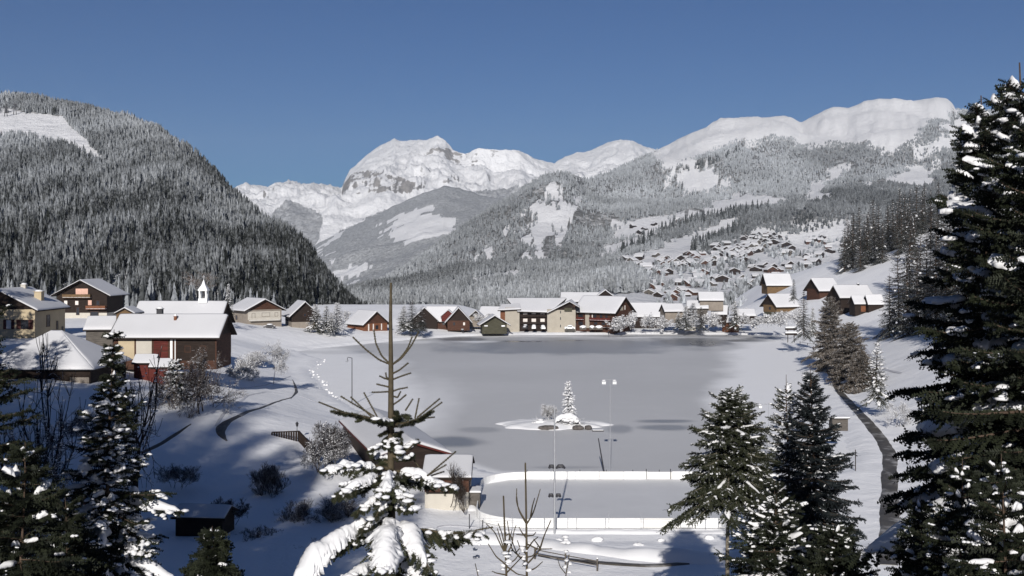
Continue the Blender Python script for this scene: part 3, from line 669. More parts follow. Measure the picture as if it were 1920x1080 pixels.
# wooded slope at the right, behind the near firs
# ------------------------------------------------------------------ tree builders
def unit(A): return A / np.maximum(np.linalg.norm(A, axis=-1, keepdims=True), 1e-9)
class TB:
    """collects separate numpy pieces of one tree: triangles for needles, quads for wood and snow"""
    def __init__(s): s.nv = []; s.wv = []; s.wf = []; s.wn = 0; s.sv = []; s.sf = []; s.sn = 0
    def tris(s, A): s.nv.append(np.asarray(A).reshape(-1, 3))
    def segs(s, A, B, ra, rb, n=3):
        A, B = np.atleast_2d(A).astype(float), np.atleast_2d(B).astype(float); k = len(A)
        ra = np.broadcast_to(ra, (k,)).astype(float); rb = np.broadcast_to(rb, (k,)).astype(float)
        t = unit(B - A); ref = np.where(np.abs(t[:, 2:3]) > .9, np.array([[1., 0, 0]]), np.array([[0, 0, 1.]]))
        u = unit(np.cross(t, ref)); v = np.cross(t, u)
        an = np.arange(n) * 2 * math.pi / n
        ring = u[:, None] * np.cos(an)[None, :, None] + v[:, None] * np.sin(an)[None, :, None]
        V = np.concatenate([A[:, None] + ring * ra[:, None, None], B[:, None] + ring * rb[:, None, None]], 1)
        i = np.arange(n); q = np.stack([i, (i + 1) % n, n + (i + 1) % n, n + i], 1)
        s.wv.append(V.reshape(-1, 3)); s.wf.append((q[None] + (np.arange(k) * 2 * n)[:, None, None]).reshape(-1, 4) + s.wn); s.wn += k * 2 * n
    def path(s, pts, ra, rb, n=6):
        pts = np.asarray(pts, float); k = len(pts); r = np.linspace(ra, rb, k)
        t = np.gradient(pts, axis=0); t = unit(t); ref = np.array([0.93, 0.31, 0.17]) if abs(t[0, 2]) > .8 else np.array([0, 0.1, 1.])
        u = unit(np.cross(t, ref)); v = np.cross(t, u); an = np.arange(n) * 2 * math.pi / n
        V = pts[:, None] + (u[:, None] * np.cos(an)[None, :, None] + v[:, None] * np.sin(an)[None, :, None]) * r[:, None, None]
        q = [(i * n + j, i * n + (j + 1) % n, (i + 1) * n + (j + 1) % n, (i + 1) * n + j) for i in range(k - 1) for j in range(n)]
        s.wv.append(V.reshape(-1, 3)); s.wf.append(np.array(q) + s.wn); s.wn += k * n
    def pad(s, pts, wid, thick, sag=0.3, rng=None, nu=14, nr=10, lift=0.0):
        """a cushion of snow lying along a branch"""
        pts = np.asarray(pts, float); rng = rng or np.random
        t_ = np.linspace(0, 1, nu); idx = t_ * (len(pts) - 1); i0 = np.clip(idx.astype(int), 0, len(pts) - 2); f = (idx - i0)[:, None]
        C = pts[i0] * (1 - f) + pts[i0 + 1] * f
        tan = unit(np.gradient(C, axis=0)); side = unit(np.cross(tan, np.array([0, 0, 1.])))
        env = np.sin(np.pi * np.clip(t_, 0.02, 0.98)) ** 0.45
        W = wid * env * (1 + 0.35 * np.interp(t_, np.linspace(0, 1, 7), rng.randn(7).clip(-1.5, 1.5)))
        H = thick * env * (1 + 0.3 * np.interp(t_, np.linspace(0, 1, 6), rng.randn(6).clip(-1.5, 1.5)))
        W[0] = W[-1] = 0.02 * wid; H[0] = H[-1] = 0.02 * thick
        an = np.arange(nr) * 2 * math.pi / nr
        jit = 1 + 0.16 * rng.randn(nu, nr).clip(-2, 2)
        cx = np.cos(an)[None] * W[:, None] * jit; up = np.where(np.sin(an) > 0, np.sin(an), 0.22 * np.sin(an))[None] * H[:, None]
        V = C[:, None] + side[:, None] * cx[..., None] + np.array([0, 0, 1.]) * (up - sag * wid * (np.cos(an)[None] ** 2) * np.abs(jit) + lift)[..., None]
        if nu > 18:
            k_ = V.reshape(-1, 3); s1 = fbm(k_[:, 0] * 3 + 40, k_[:, 1] * 3 + k_[:, 2] * 2, .28, 5, .6); V = V + (np.array([0, 0, 1.])[None] * (s1 * thick * .25)[:, None]).reshape(nu, nr, 3) + side[:, None] * (fbm(k_[:, 0] * 3, k_[:, 2] * 3 + 9, .2, 4, .6).reshape(nu, nr, 1) * wid * .22)
        q = [(i * nr + j, i * nr + (j + 1) % nr, (i + 1) * nr + (j + 1) % nr, (i + 1) * nr + j) for i in range(nu - 1) for j in range(nr)]
        s.sv.append(V.reshape(-1, 3)); s.sf.append(np.array(q) + s.sn); s.sn += nu * nr
    def blobs(s, C, R, rng, lo=True, flat=0.6):
        """small lumps of snow; C (n,3), R (n,)"""
        C = np.atleast_2d(C); k = len(C)
        if k == 0: return
        lat = [(-.85, .5), (-.1, 1.0), (.55, .75)] if not lo else [(-.5, .85), (.45, .8)]
        n = 5 if lo else 7; pts = [(0, 0, -1.0)]
        for z_, r_ in lat: pts += [(math.cos(a) * r_, math.sin(a) * r_, z_) for a in np.arange(n) * 2 * math.pi / n]
        pts.append((0, 0, 1.0)); U = np.array(pts)
        q = [(0, 1 + (j + 1) % n, 1 + j, 1 + j) for j in range(n)]
        for L in range(len(lat) - 1): q += [(1 + L * n + j, 1 + L * n + (j + 1) % n, 1 + (L + 1) * n + (j + 1) % n, 1 + (L + 1) * n + j) for j in range(n)]
        e = len(U) - 1; b = 1 + (len(lat) - 1) * n
        q += [(b + j, b + (j + 1) % n, e, e) for j in range(n)]
        sc = np.stack([R * rng.uniform(.7, 1.5, k), R * rng.uniform(.7, 1.5, k), R * flat * rng.uniform(.7, 1.2, k)], 1)
        V = C[:, None] + U[None] * sc[:, None] * (1 + 0.18 * rng.randn(k, len(U), 1).clip(-1.5, 1.5))
        q3 = []
        for a in q:
            q3.append((a[0], a[1], a[2])); 
            if a[3] != a[2]: q3.append((a[0], a[2], a[3]))
        q3 = np.array(q3)
        # stored as degenerate-free quads is not possible for triangles: keep a separate list
        s.bv = getattr(s, 'bv', []); s.bf = getattr(s, 'bf', []); s.bn = getattr(s, 'bn', 0)
        s.bv.append(V.reshape(-1, 3)); s.bf.append((q3[None] + (np.arange(k) * len(U))[:, None, None]).reshape(-1, 3) + s.bn); s.bn += k * len(U)
    def fins(s, A, B, w, K, rng, planes=2, droop=0.0):
        """needle brushes along the twigs A->B"""
        A, B = np.atleast_2d(A), np.atleast_2d(B); n = len(A)
        w = np.broadcast_to(w, (n,)); t = B - A; L = np.linalg.norm(t, axis=1, keepdims=True); tu = t / np.maximum(L, 1e-9)
        up = np.array([[0, 0, 1.]]); sd = unit(np.cross(tu, up)); nn = np.cross(sd, tu)
        for pl in range(planes):
            an = pl * math.pi / planes + rng.uniform(-.4, .4, (n, 1)); s_ = sd * np.cos(an) + nn * np.sin(an)
            for sg in (-1, 1):
                k = (np.arange(K)[None] + rng.rand(n, K) * 0.5) / K
                base = A[:, None] + t[:, None] * k[..., None]
                b2 = base + tu[:, None] * (L / K * 0.95)[:, None]
                taper = (1.0 - 0.55 * k)[..., None]
                tip = base + tu[:, None] * (w[:, None] * 0.75)[..., None] * taper + s_[:, None] * sg * w[:, None, None] * taper * rng.uniform(.7, 1.25, (n, K, 1)) - up * droop * w[:, None, None]
                s.tris(np.stack([base, b2, tip], 2).reshape(-1, 3))
    def out(s, root, needles, wood, snow, crown='crown', trunk='trunk'):
        if s.nv:
            V = np.concatenate(s.nv); link(crown, np_mesh(crown, V, np.arange(len(V)).reshape(-1, 3), needles), root)
        if s.wv: link(trunk, np_mesh(trunk, np.concatenate(s.wv), np.concatenate(s.wf), wood, True), root)
        V, T = [], []
        b = 0
        if s.sv:
            v = np.concatenate(s.sv); f = np.concatenate(s.sf); V.append(v); b = len(v)
            T += [f[:, [0, 1, 2]], f[:, [0, 2, 3]]]
        if getattr(s, 'bv', None):
            v = np.concatenate(s.bv); V.append(v); T.append(np.concatenate(s.bf) + b)
        if V: link('snow', np_mesh('snow', np.concatenate(V), np.concatenate(T), snow, True), root)
def copy_tree(o, loc, rz=0.0, sc=1.0):
    c = o.copy(); COL.objects.link(c); c.location = loc; c.rotation_euler = (0, 0, rz); c.scale = (sc, sc, sc) if not hasattr(sc, '__len__') else sc
    for k in ('label', 'category', 'group', 'kind'):
        if k in c: del c[k]
    for ch in o.children:
        d = ch.copy(); COL.objects.link(d); d.parent = c
    return c

def fir(name, H, R, seed, whorls=22, per=8, base=0.12, twigs=16, tw_len=0.45, snow=0.35, blob=0.25, K=6, needles='needles', wood='bark', snow_mat_='snow_clump',
        droop=0.45, shape=0.9, planes=2, pad_w=0.7, pad_t=0.09, curve_up=0.15, irregular=0.2, lean=0.0, trunk_r=None, bare=0.06, loc=(0, 0, 0), sub=0, padlo=0.35, low_heavy=False):
    """a spruce: trunk, whorls of drooping fans of twigs, cushions and lumps of snow"""
    rng = np.random.RandomState(seed); tb = TB()
    tr = trunk_r or H * 0.011
    zt = np.linspace(0, H, 14); cx = lean * H * (zt / H) ** 1.4 + 0.01 * H * np.sin(zt / H * 5 + seed)
    tb.path(np.stack([cx, 0.006 * H * np.cos(zt / H * 4 + seed), zt], 1), tr, tr * 0.08, 8)
    for wi in range(whorls):
        u = wi / (whorls - 1)
        h = H * (base + (1 - bare - base) * (u ** 0.92))
        env = (1 - (h / H - base) / (1.0 - base)) ** shape
        env = max(env, 0.03)
        n = max(4, int(per * (0.65 + 0.5 * env) + rng.rand()))
        for k in range(n):
            a = 2 * math.pi * (k + rng.rand() * .7) / n + wi * 1.3
            L = R * env * (1 + irregular * rng.randn() * .8)
            L = max(L, 0.05 * R)
            e0 = 0.55 - 0.85 * (1 - u) ** 0.7 + 0.10 * rng.randn()
            dr = droop * (0.35 + 0.65 * (1 - u)) * L / R
            tt = np.linspace(0, 1, 9)
            d = np.array([math.cos(a), math.sin(a), 0])
            zc = e0 * L * tt - dr * L * tt ** 2 + curve_up * L * tt ** 4
            hz = h + rng.uniform(-.5, .5) * H / whorls * .6
            C = np.array([np.interp(hz, zt, cx), 0, hz])[None] + d[None] * (L * tt)[:, None] + np.array([0, 0, 1.])[None] * zc[:, None]
            side = np.array([-d[1], d[0], 0.]); C = C + side[None] * (0.10 * rng.randn() * L * tt ** 2)[:, None]
            tb.path(C, tr * (0.20 + 0.14 * env), tr * 0.05, 4)
            m = max(5, int(twigs * (0.35 + 0.65 * L / R)))
            q = np.linspace(0.14, 0.99, m) + rng.uniform(-.02, .02, m); q = q.clip(0.05, 1)
            i0 = np.clip((q * 8).astype(int), 0, 7); f = (q * 8 - i0)[:, None]
            A = C[i0] * (1 - f) + C[i0 + 1] * f; tan = unit(C[i0 + 1] - C[i0])
            tl = tw_len * (0.35 + 0.65 * L / R) * (1.05 - 0.75 * np.abs(q - 0.35)) * rng.uniform(.7, 1.25, m)
            As, Bs = [], []
            for sg in (-1, 1):
                dirs = unit(tan * 0.75 + side[None] * sg * rng.uniform(.55, .95, (m, 1)) + np.array([0, 0, 1.])[None] * rng.uniform(-.55, -.02, (m, 1)))
                As.append(A); Bs.append(A + dirs * tl[:, None])
            A2, B2 = np.concatenate(As), np.concatenate(Bs)
            tb.fins(A2, B2, tl.mean() * 0.16 + 0.018, K, rng, planes)
            tb.fins(C[:-1], C[1:], tl.mean() * 0.14 + 0.018, max(3, K // 2), rng, planes)
            if sub:
                j = rng.randint(0, len(A2), sub * m); f = rng.uniform(.2, .8, (len(j), 1)); A3 = A2[j] * (1 - f) + B2[j] * f
                dirs = unit(unit(B2[j] - A2[j]) + 0.9 * rng.randn(len(j), 3) * np.array([1, 1, .6]) + np.array([0, 0, -.35]))
                tb.fins(A3, A3 + dirs * (tl.mean() * 0.5), tl.mean() * 0.12 + 0.014, max(3, K // 2), rng, 1)
            r = rng.rand()
            hv = (np.clip(1.55 - 1.75 * u, .12, 1.0) if low_heavy else 1.0)
            if r < snow * hv:
                t0 = rng.uniform(0.1, padlo + .15); t1 = rng.uniform(0.7, 1.0)
                tq = np.linspace(t0, t1, 7); i0 = np.clip((tq * 8).astype(int), 0, 7); f = (tq * 8 - i0)[:, None]
                pc = C[i0] * (1 - f) + C[i0 + 1] * f
                tb.pad(pc, tl.mean() * pad_w * rng.uniform(.5, 1.1), pad_t * rng.uniform(.6, 1.4), 0.35, rng, nu=12, nr=8, lift=pad_t * .35)
            nb = rng.binomial(len(A2), min(1, blob * 0.6 * hv))
            if nb:
                j = rng.choice(len(A2), nb); f = rng.uniform(.25, .95, (nb, 1))
                rb_ = pad_t * rng.uniform(.25, 1.0, nb) * (1.0 if K < 5 else .8)
                for o_ in ((-.16, 0, .16) if K >= 5 else (0,)):
                    ff = f + o_ * rng.uniform(.5, 1.6, (nb, 1)); tb.blobs(A2[j] * (1 - ff) + B2[j] * ff + np.array([0, 0, .012]), rb_ * rng.uniform(.6, 1.2, nb), rng, True, .5)
    root = empty(name, loc)
    tb.out(root, M[needles], M[wood], M[snow_mat_])
    return root

def broadleaf(name, H, R, seed, depth=5, mat='twigs_brown', split=(3, 4), spread=0.62, trunk=0.18, r0=None, loc=(0, 0, 0), clumps=0, blob=0, ratio=0.72, upright=0.25, start=1, thin=1.0, snow_r=0.05):
    """a leafless tree or bush of ever finer twigs, optionally with lumps of snow"""
    rng = np.random.RandomState(seed); tb = TB(); r0 = r0 or H * 0.011
    A, B, RA, RB = [], [], [], []
    ends = []
    def grow(p, d, L, r, lev):
        n = 3; q = p.copy()
        for i in range(n):
            d = d + rng.randn(3) * 0.16; d[2] += upright * 0.12; d /= np.linalg.norm(d)
            q2 = q + d * L / n; A.append(q); B.append(q2); RA.append(r * (1 - .25 * i / n)); RB.append(r * (1 - .25 * (i + 1) / n)); q = q2
            if lev < depth and i > 0 or (lev >= 2 and lev < depth):
                for _ in range(1 if i < n - 1 else 0):
                    dd = d + rng.randn(3) * spread * 1.1; dd /= np.linalg.norm(dd); grow(q, dd, L * ratio * rng.uniform(.6, .95), r * .5, lev + 1)
        if lev < depth:
            for _ in range(rng.randint(split[0], split[1] + 1)):
                dd = d + rng.randn(3) * spread; dd[2] += upright * .3; dd /= np.linalg.norm(dd)
                grow(q, dd, L * ratio * rng.uniform(.75, 1.1), r * .6, lev + 1)
        else: ends.append(q)
    for s_ in range(start):
        d = np.array([0, 0, 1.]) + (rng.randn(3) * [0.5, 0.5, 0.1] if start > 1 else rng.randn(3) * 0.05)
        grow(np.array([0., 0, 0]) + rng.randn(3) * [0.1 * R, 0.1 * R, 0] * (start > 1), d / np.linalg.norm(d), H * trunk, r0, 1)
    A, B = np.array(A), np.array(B); RA, RB = np.array(RA), np.array(RB)
    zm = B[:, 2].max(); rm = np.percentile(np.hypot(B[:, 0], B[:, 1]), 97)
    sc = np.array([R / rm, R / rm, H / zm]); A *= sc; B *= sc; E = np.array(ends) * sc
    tb.segs(A, B, np.maximum(RA, 0.006 * thin), np.maximum(RB, 0.005 * thin), 3)
    if blob:
        j = rng.choice(len(B), int(blob)); tb.blobs(B[j] + [0, 0, .01], rng.uniform(.4, 1.1, len(j)) * snow_r, rng)
    if clumps:
        j = rng.choice(len(E), min(len(E), int(clumps))); tb.fins(E[j] - [0, 0, .02], E[j] + rng.randn(len(j), 3) * .12 * (H / 8), 0.06 * H / 8, 3, rng, 2)
    root = empty(name, loc)
    tb.out(root, M['needles_green'], M[mat], M['snow_clump'], 'foliage', 'branches')
    return root
# ------------------------------------------------------------------ near trees
# the young fir with a long bare leader in the centre foreground
D1 = 12.0; u1 = D1 / F
T1 = P(733, 0, D1).x
zb = gz(T1, D1)
def L1(px, py, dy=0.0): return np.array([(px - 733) * u1, dy, Z(py, D1) - zb])
tb = TB(); rng = np.random.RandomState(3)
zz = [Z(q, D1) - zb for q in (1500, 1080, 900, 780, 683, 600, 530)]
tb.path(np.array([[0.03, 0, -0.2], [0.02, 0, zz[1]], [0.0, 0, zz[2]], [0.0, 0, zz[3]], [0.0, 0, zz[4]], [-0.004, 0, zz[5]], [0.0, 0, zz[6]]]), 0.052, 0.013, 10)
def bez(pts, n=12):
    pts = np.asarray(pts, float); s_ = np.r_[0, np.cumsum(np.linalg.norm(np.diff(pts, axis=0), axis=1))]; t_ = np.linspace(0, s_[-1], n)
    C = np.stack([np.interp(t_, s_, pts[:, k]) for k in range(3)], 1)
    C[1:-1] = 0.25 * C[:-2] + 0.5 * C[1:-1] + 0.25 * C[2:]; return C
def bare(pts, ra, rb, needle=0.010):
    C = bez(pts, 16); tb.path(C, ra * .6, rb * .6, 6); tb.fins(C[:-1], C[1:], needle * 1.55, 14, rng, 4)
for pts, dy in [([(733, 684), (712, 674), (688, 654), (665, 630)], -.15), ([(733, 684), (714, 668), (702, 645), (697, 620)], .18), ([(735, 684), (753, 672), (772, 648), (787, 620)], -.1), ([(735, 684), (750, 672), (762, 655), (769, 634)], .25),
                ([(735, 701), (750, 693), (767, 679)], -.1), ([(735, 712), (752, 706), (769, 701)], .1), ([(731, 712), (722, 709), (713, 704)], -.06), ([(731, 712), (724, 708), (722, 700)], .06),
                ([(731, 726), (717, 724), (704, 722)], .1), ([(731, 734), (715, 734), (700, 733)], -.12), ([(735, 734), (748, 730), (763, 728)], .08), ([(735, 742), (746, 745), (752, 733)], -.05), ([(735, 760), (748, 752), (760, 742)], .1)]:
    n = len(pts); bare([L1(a, b, dy * i / (n - 1)) for i, (a, b) in enumerate(pts)], 0.016, 0.011, 0.012)
def frond(pts, dys, width, bare_tips=(), pad=None, hang=0.4, ra=0.024, K=9, n=26):
    """a needle-covered branch with side twigs; pts in photo px"""
    C = bez([L1(a, b, d_) for (a, b), d_ in zip(pts, dys)], 14); tb.path(C, ra, 0.007, 6); tb.fins(C[1:-1], C[2:], 0.030, 8, rng, 3)
    q = np.linspace(.12, 1, n); i0 = np.clip((q * 13).astype(int), 0, 12); f = (q * 13 - i0)[:, None]
    A = C[i0] * (1 - f) + C[i0 + 1] * f; tan = unit(C[i0 + 1] - C[i0]); side = unit(np.cross(tan, [[0, 0, 1.]]))
    for sg in (-1, 1):
        tl = width * (0.45 + 0.6 * np.sin(np.pi * np.clip(q, 0, .93))) * rng.uniform(.6, 1.2, n)
        d = unit(tan * .8 + side * sg * rng.uniform(.5, 1, (n, 1)) + np.array([0, 0, 1.]) * rng.uniform(-hang * 1.5, -hang * .1, (n, 1)))
        B = A + d * tl[:, None]; tb.fins(A, B, 0.034, K, rng, 3); tb.segs(A, B, 0.006, 0.003)
        j = rng.randint(0, n, n * 2); f = rng.uniform(.25, .8, (n * 2, 1)); A3 = A[j] * (1 - f) + B[j] * f
        d3 = unit(unit(B[j] - A[j]) + side[j] * rng.uniform(-1, 1, (n * 2, 1)) + np.array([0, 0, -.4 * hang]))
        tb.fins(A3, A3 + d3 * (tl[j] * .5)[:, None], 0.030, 6, rng, 2)
        if pad is not None:
            j = rng.choice(n, max(1, n // 3)); f = rng.uniform(.3, .9, (len(j), 1)); tb.blobs(A[j] * (1 - f) + B[j] * f + [0, 0, .02], rng.uniform(.02, .05, len(j)), rng, False)
    for p0, p1, d0, d1_ in bare_tips: bare([L1(*p0, d0), L1(*p1, d1_)], 0.014, 0.010, 0.012)
    if pad is not None:
        for (t0, t1, w_, h_) in pad:
            tq = np.linspace(t0, t1, 9); i0 = np.clip((tq * 13).astype(int), 0, 12); f = (tq * 13 - i0)[:, None]
            tb.pad(C[i0] * (1 - f) + C[i0 + 1] * f, w_ * .80, h_ * .78, 0.45, rng, nu=44, nr=22)
# whorl at row 780
frond([(733, 800), (700, 783), (665, 772), (640, 765)], (0, -.1, -.2, -.3), .10, [((650, 768), (608, 746), -.2, -.35), ((705, 785), (660, 742), -.1, -.1), ((712, 790), (680, 738), 0, .1), ((700, 783), (636, 745), .1, .1)], hang=.3, n=18)
frond([(733, 800), (760, 792), (790, 780), (808, 768)], (0, -.1, -.2, -.25), .10, [((785, 778), (828, 741), -.2, -.3), ((788, 782), (830, 752), -.1, -.1), ((778, 785), (785, 748), 0, .05), ((790, 785), (815, 782), 0, 0), ((760, 770), (774, 748), 0, 0)], hang=.3, n=18)
frond([(733, 790), (728, 786), (722, 782), (718, 776)], (0, -.15, -.3, -.42), .11, pad=[(.2, .9, .05, .05)], hang=.4, n=12)
frond([(733, 795), (740, 790), (748, 790), (752, 788)], (0, .15, .3, .42), .11, hang=.3, n=12)
for k in range(10):
    a = rng.uniform(0, 6.28); q = rng.uniform(768, 815); e = (733 + math.cos(a) * rng.uniform(10, 22), q + rng.uniform(-10, 12))
    frond([(733, q), (0.5 * (733 + e[0]), q + 2), e], (0, .5 * math.sin(a) * .12, math.sin(a) * .12), .05, hang=.4, n=7)
# between the whorls
for (pts, dy, wd_) in [([(733, 840), (715, 832), (700, 838)], -.2, .07), ([(733, 850), (755, 842), (778, 830)], .1, .08), ([(733, 855), (760, 858), (775, 850)], -.15, .07), ([(733, 860), (712, 862), (695, 858)], .2, .07), ([(733, 835), (745, 838), (752, 846)], -.2, .05)]:
    frond(pts, (0, dy / 2, dy), wd_, pad=[(.3, .9, .045, .035)], hang=.4, n=12)
bare([L1(745, 862, 0), L1(778, 829, -.1)], .016, .012)
# whorl at row 880
frond([(733, 880), (700, 868), (660, 862), (622, 868)], (0, -.15, -.3, -.45), .17, pad=[(.25, .62, .07, .06), (.55, .98, .10, .07)], hang=.45)
frond([(733, 895), (705, 885), (680, 890), (650, 905)], (0, -.25, -.45, -.6), .17, pad=[(.3, .95, .09, .07)], hang=.5)
frond([(733, 905), (700, 905), (670, 925), (640, 940)], (0, .1, .25, .3), .16, pad=[(.35, .9, .07, .05)], hang=.5)
frond([(733, 880), (735, 885), (733, 895), (728, 905)], (0, -.3, -.5, -.62), .15, pad=[(.2, .95, .085, .09)], hang=.5)
frond([(733, 885), (770, 880), (810, 892), (848, 902)], (0, -.1, -.2, -.3), .17, [((795, 893), (858, 836), -.2, -.35), ((800, 890), (838, 868), -.1, -.1), ((808, 892), (833, 884), 0, 0), ((792, 885), (776, 862), .0, .0)], pad=[(.15, .75, .10, .08), (.5, .97, .06, .05)], hang=.5)
frond([(733, 900), (760, 905), (780, 915), (800, 925)], (0, .2, .4, .5), .17, hang=.6)
frond([(733, 900), (745, 903), (765, 912), (780, 925)], (0, -.3, -.5, -.6), .14, pad=[(.5, .85, .04, .035)], hang=.5)
for k in range(16):
    a = rng.uniform(0, 6.28); q = rng.uniform(812, 985); r_ = (18 + (q - 812) * .18) * rng.uniform(.7, 1.1); e = (733 + math.cos(a) * r_, q + rng.uniform(2, 14)); dy = math.sin(a) * r_ * u1
    frond([(733, q), (.5 * (733 + e[0]), q - 2), e], (0, .5 * dy, dy), .085, pad=[(.35, .95, .035, .03)] if k % 3 else None, hang=.5, n=11)
# row 950
for pts, dys, wd_, pd in [([(733, 930), (705, 930), (680, 945)], (0, -.2, -.35), .13, [(.2, .9, .07, .05)]), ([(733, 940), (750, 935), (765, 945)], (0, -.2, -.3), .12, [(.3, .9, .05, .04)]), ([(733, 950), (715, 955), (690, 975)], (0, -.3, -.5), .13, [(.2, .9, .06, .05)]), ([(733, 950), (760, 955), (772, 965)], (0, .2, .35), .12, [(.3, .9, .05, .04)]), ([(733, 925), (728, 930), (715, 948)], (0, -.35, -.5), .12, [(.2, .9, .06, .05)])]:
    frond(pts, dys, wd_, pad=pd, hang=.55, n=16)
# big lowest whorl with thick cushions
frond([(733, 990), (690, 978), (640, 985), (595, 1030), (572, 1062)], (0, -.25, -.5, -.7, -.8), .20, pad=[(.12, .55, .15, .13), (.38, .99, .20, .15)], hang=.95, ra=.03, n=44)
frond([(733, 985), (735, 975), (738, 990), (742, 1020)], (0, -.4, -.75, -1.0), .24, pad=[(.05, .6, .17, .14), (.35, .98, .21, .13)], hang=.9, ra=.03, n=40)
frond([(733, 985), (765, 978), (795, 1000), (815, 1028)], (0, -.3, -.6, -.8), .20, pad=[(.15, .95, .16, .11)], hang=.75, n=30)
frond([(733, 1000), (790, 988), (840, 992), (895, 985)], (0, -.1, -.2, -.3), .20, [((870, 990), (925, 976), -.2, -.3)], pad=[(.55, .75, .05, .035)], hang=.6, n=32)
frond([(733, 1010), (790, 1010), (830, 1020), (865, 1022)], (0, .2, .3, .4), .20, pad=[(.5, .9, .05, .05)], hang=.7, n=30)
frond([(733, 1010), (690, 1010), (650, 1030), (620, 1060)], (0, .3, .5, .6), .20, hang=.8, n=30)
frond([(733, 1040), (690, 1045), (640, 1060)], (0, -.4, -.8), .2, pad=[(.3, .95, .09, .07)], hang=.6, n=26)
frond([(733, 1040), (780, 1045), (815, 1062)], (0, -.4, -.7), .2, pad=[(.3, .95, .09, .07)], hang=.6, n=26)
frond([(733, 1075), (650, 1085), (560, 1110)], (0, -.3, -.6), .25, pad=[(.2, .95, .2, .12)], hang=.5, n=26)
frond([(733, 1075), (820, 1085), (900, 1100)], (0, -.3, -.6), .25, pad=[(.2, .95, .2, .12)], hang=.5, n=26)
r1 = empty('fir_tree', (T1, D1, zb)); tb.out(r1, M['needles_green'], M['bark_young'], M['snow_clump'])
tag(r1, 'young fir in the centre foreground with a tall bare leader and thick snow cushions', 'fir tree')
# end of a snowy bough reaching in at the lower left of the young fir
tb = TB(); x0 = X(545, 13.0)
C = bez([(1.2, .1, -.25), (.75, 0, .06), (.3, -.05, .10), (-.05, 0, -.16)], 14) ; rng = np.random.RandomState(5)

# two bare saplings just right of it
def sapling(px, D, spec, lab, rad=.012):
    global tb, rng
    tb = TB(); rng = np.random.RandomState(int(px)); z0 = gz(X(px, D), D); u = D / F
    def q(a, b, dy=0.): return np.array([(a - px) * u, dy, Z(b, D) - z0])
    for k, pts in enumerate(spec):
        n = len(pts); dy = (0 if k == 0 else rng.uniform(-.22, .22))
        C = bez([q(a, b, dy * i / (n - 1)) for i, (a, b) in enumerate(pts)], 12)
        r = rad * (1.9 if k == 0 else 0.85); tb.path(C, r, r * .42, 6)
        C2 = C[len(C) // 3:] if k == 0 else C
        tb.fins(C2[:-1], C2[1:], 0.010, 8, rng, 3)
    tb.blobs(np.array([q(px + rng.uniform(-8, 8), rng.uniform(1000, 1075), rng.uniform(-.1, .1)) for _ in range(10)]), rng.uniform(.02, .045, 10), rng, False)
    o = empty('sapling', (X(px, D), D, z0)); tb.out(o, M['twigs_bare'], M['bark_young'], M['snow_clump'], 'twigs')
    tag(o, lab, 'sapling', 'bare saplings in the centre foreground')
sapling(986, 12.6, [[(988, 1500), (988, 1080), (987, 980), (985, 868)], [(987, 980), (975, 962), (968, 945), (969, 921)], [(987, 982), (972, 960), (969, 938)], [(988, 982), (1000, 965), (1007, 945), (1014, 924)], [(995, 968), (998, 945), (1002, 927)], [(988, 1005), (1000, 1000), (1004, 991)],
    [(988, 1058), (1012, 1035), (1022, 1005), (1034, 981)], [(988, 1055), (960, 1030), (955, 1010), (960, 990)], [(1012, 1030), (1020, 1000), (1031, 971)], [(988, 1056), (970, 1045), (958, 1015)], [(988, 1020), (1008, 1028), (1035, 1026)], [(988, 1030), (1000, 1010), (1008, 1000)], [(988, 1010), (978, 1000), (973, 992)], [(988, 1072), (1004, 1068), (1018, 1058)], [(1014, 1030), (1006, 1014), (1000, 1002)], [(988, 1000), (981, 1003), (968, 1001)],
    [(988, 1040), (975, 1030), (970, 1018)], [(988, 1045), (1000, 1040), (1008, 1020)], [(960, 1032), (950, 1055), (945, 1070)], [(988, 1024), (976, 1028), (966, 1040)]],
    'taller bare sapling with upswept dark twigs right of the young fir')
sapling(949, 12.0, [[(950, 1500), (950, 1080), (949, 1040), (946, 1000), (944, 930)], [(948, 1040), (935, 1015), (928, 1000), (911, 985)], [(948, 1038), (938, 1012), (932, 995)], [(948, 1058), (930, 1045), (915, 1022)], [(949, 1040), (960, 1025), (963, 1003), (968, 992)], [(948, 1038), (942, 1000), (934, 978)], [(946, 1005), (955, 1000), (962, 1010)], [(949, 1075), (968, 1060), (980, 1052)], [(949, 1060), (965, 1048), (975, 1032)], [(949, 1078), (930, 1076), (922, 1074)], [(950, 1062), (970, 1073), (985, 1072)], [(948, 1030), (956, 1008), (951, 978)]],
    'shorter bare sapling standing left of the taller one', .011)
sapling(1063, 14.0, [[(1060, 1500), (1058, 1085), (1063, 1060), (1067, 1040)], [(1060, 1075), (1050, 1062), (1045, 1045)]], 'tiny bare sapling by the wooden rail in the foreground', .008)
sapling(893, 13.0, [[(905, 1500), (903, 1090), (898, 1075), (891, 1057)]], 'single thin twig sticking up left of the bare saplings', .006)

# left fir loaded with snow
D = 30.0; x = X(208, D); z = gz(x, D); H = Z(618, D) - z
o = fir('fir_tree', H, 2.65, 21, whorls=30, per=8, base=0.02, twigs=17, tw_len=.62, snow=1.0, blob=1.2, K=6, needles='needles', droop=.5, pad_w=.38, pad_t=.14, shape=1.25, irregular=.38, loc=(x, D, z), sub=1, bare=.03, low_heavy=True)
tag(o, 'fir thickly loaded with snow clumps in the lower left', 'fir tree')
D = 46.0; x = X(262, D); z = gz(x, D)
o = broadleaf('bare_tree', Z(655, D) - z, 2.2, 31, depth=5, mat='twigs_dark', loc=(x, D, z), blob=700, snow_r=.06, trunk=.2)
tag(o, 'thin leafless tree with snowy twigs behind the snow-loaded fir', 'bare tree')
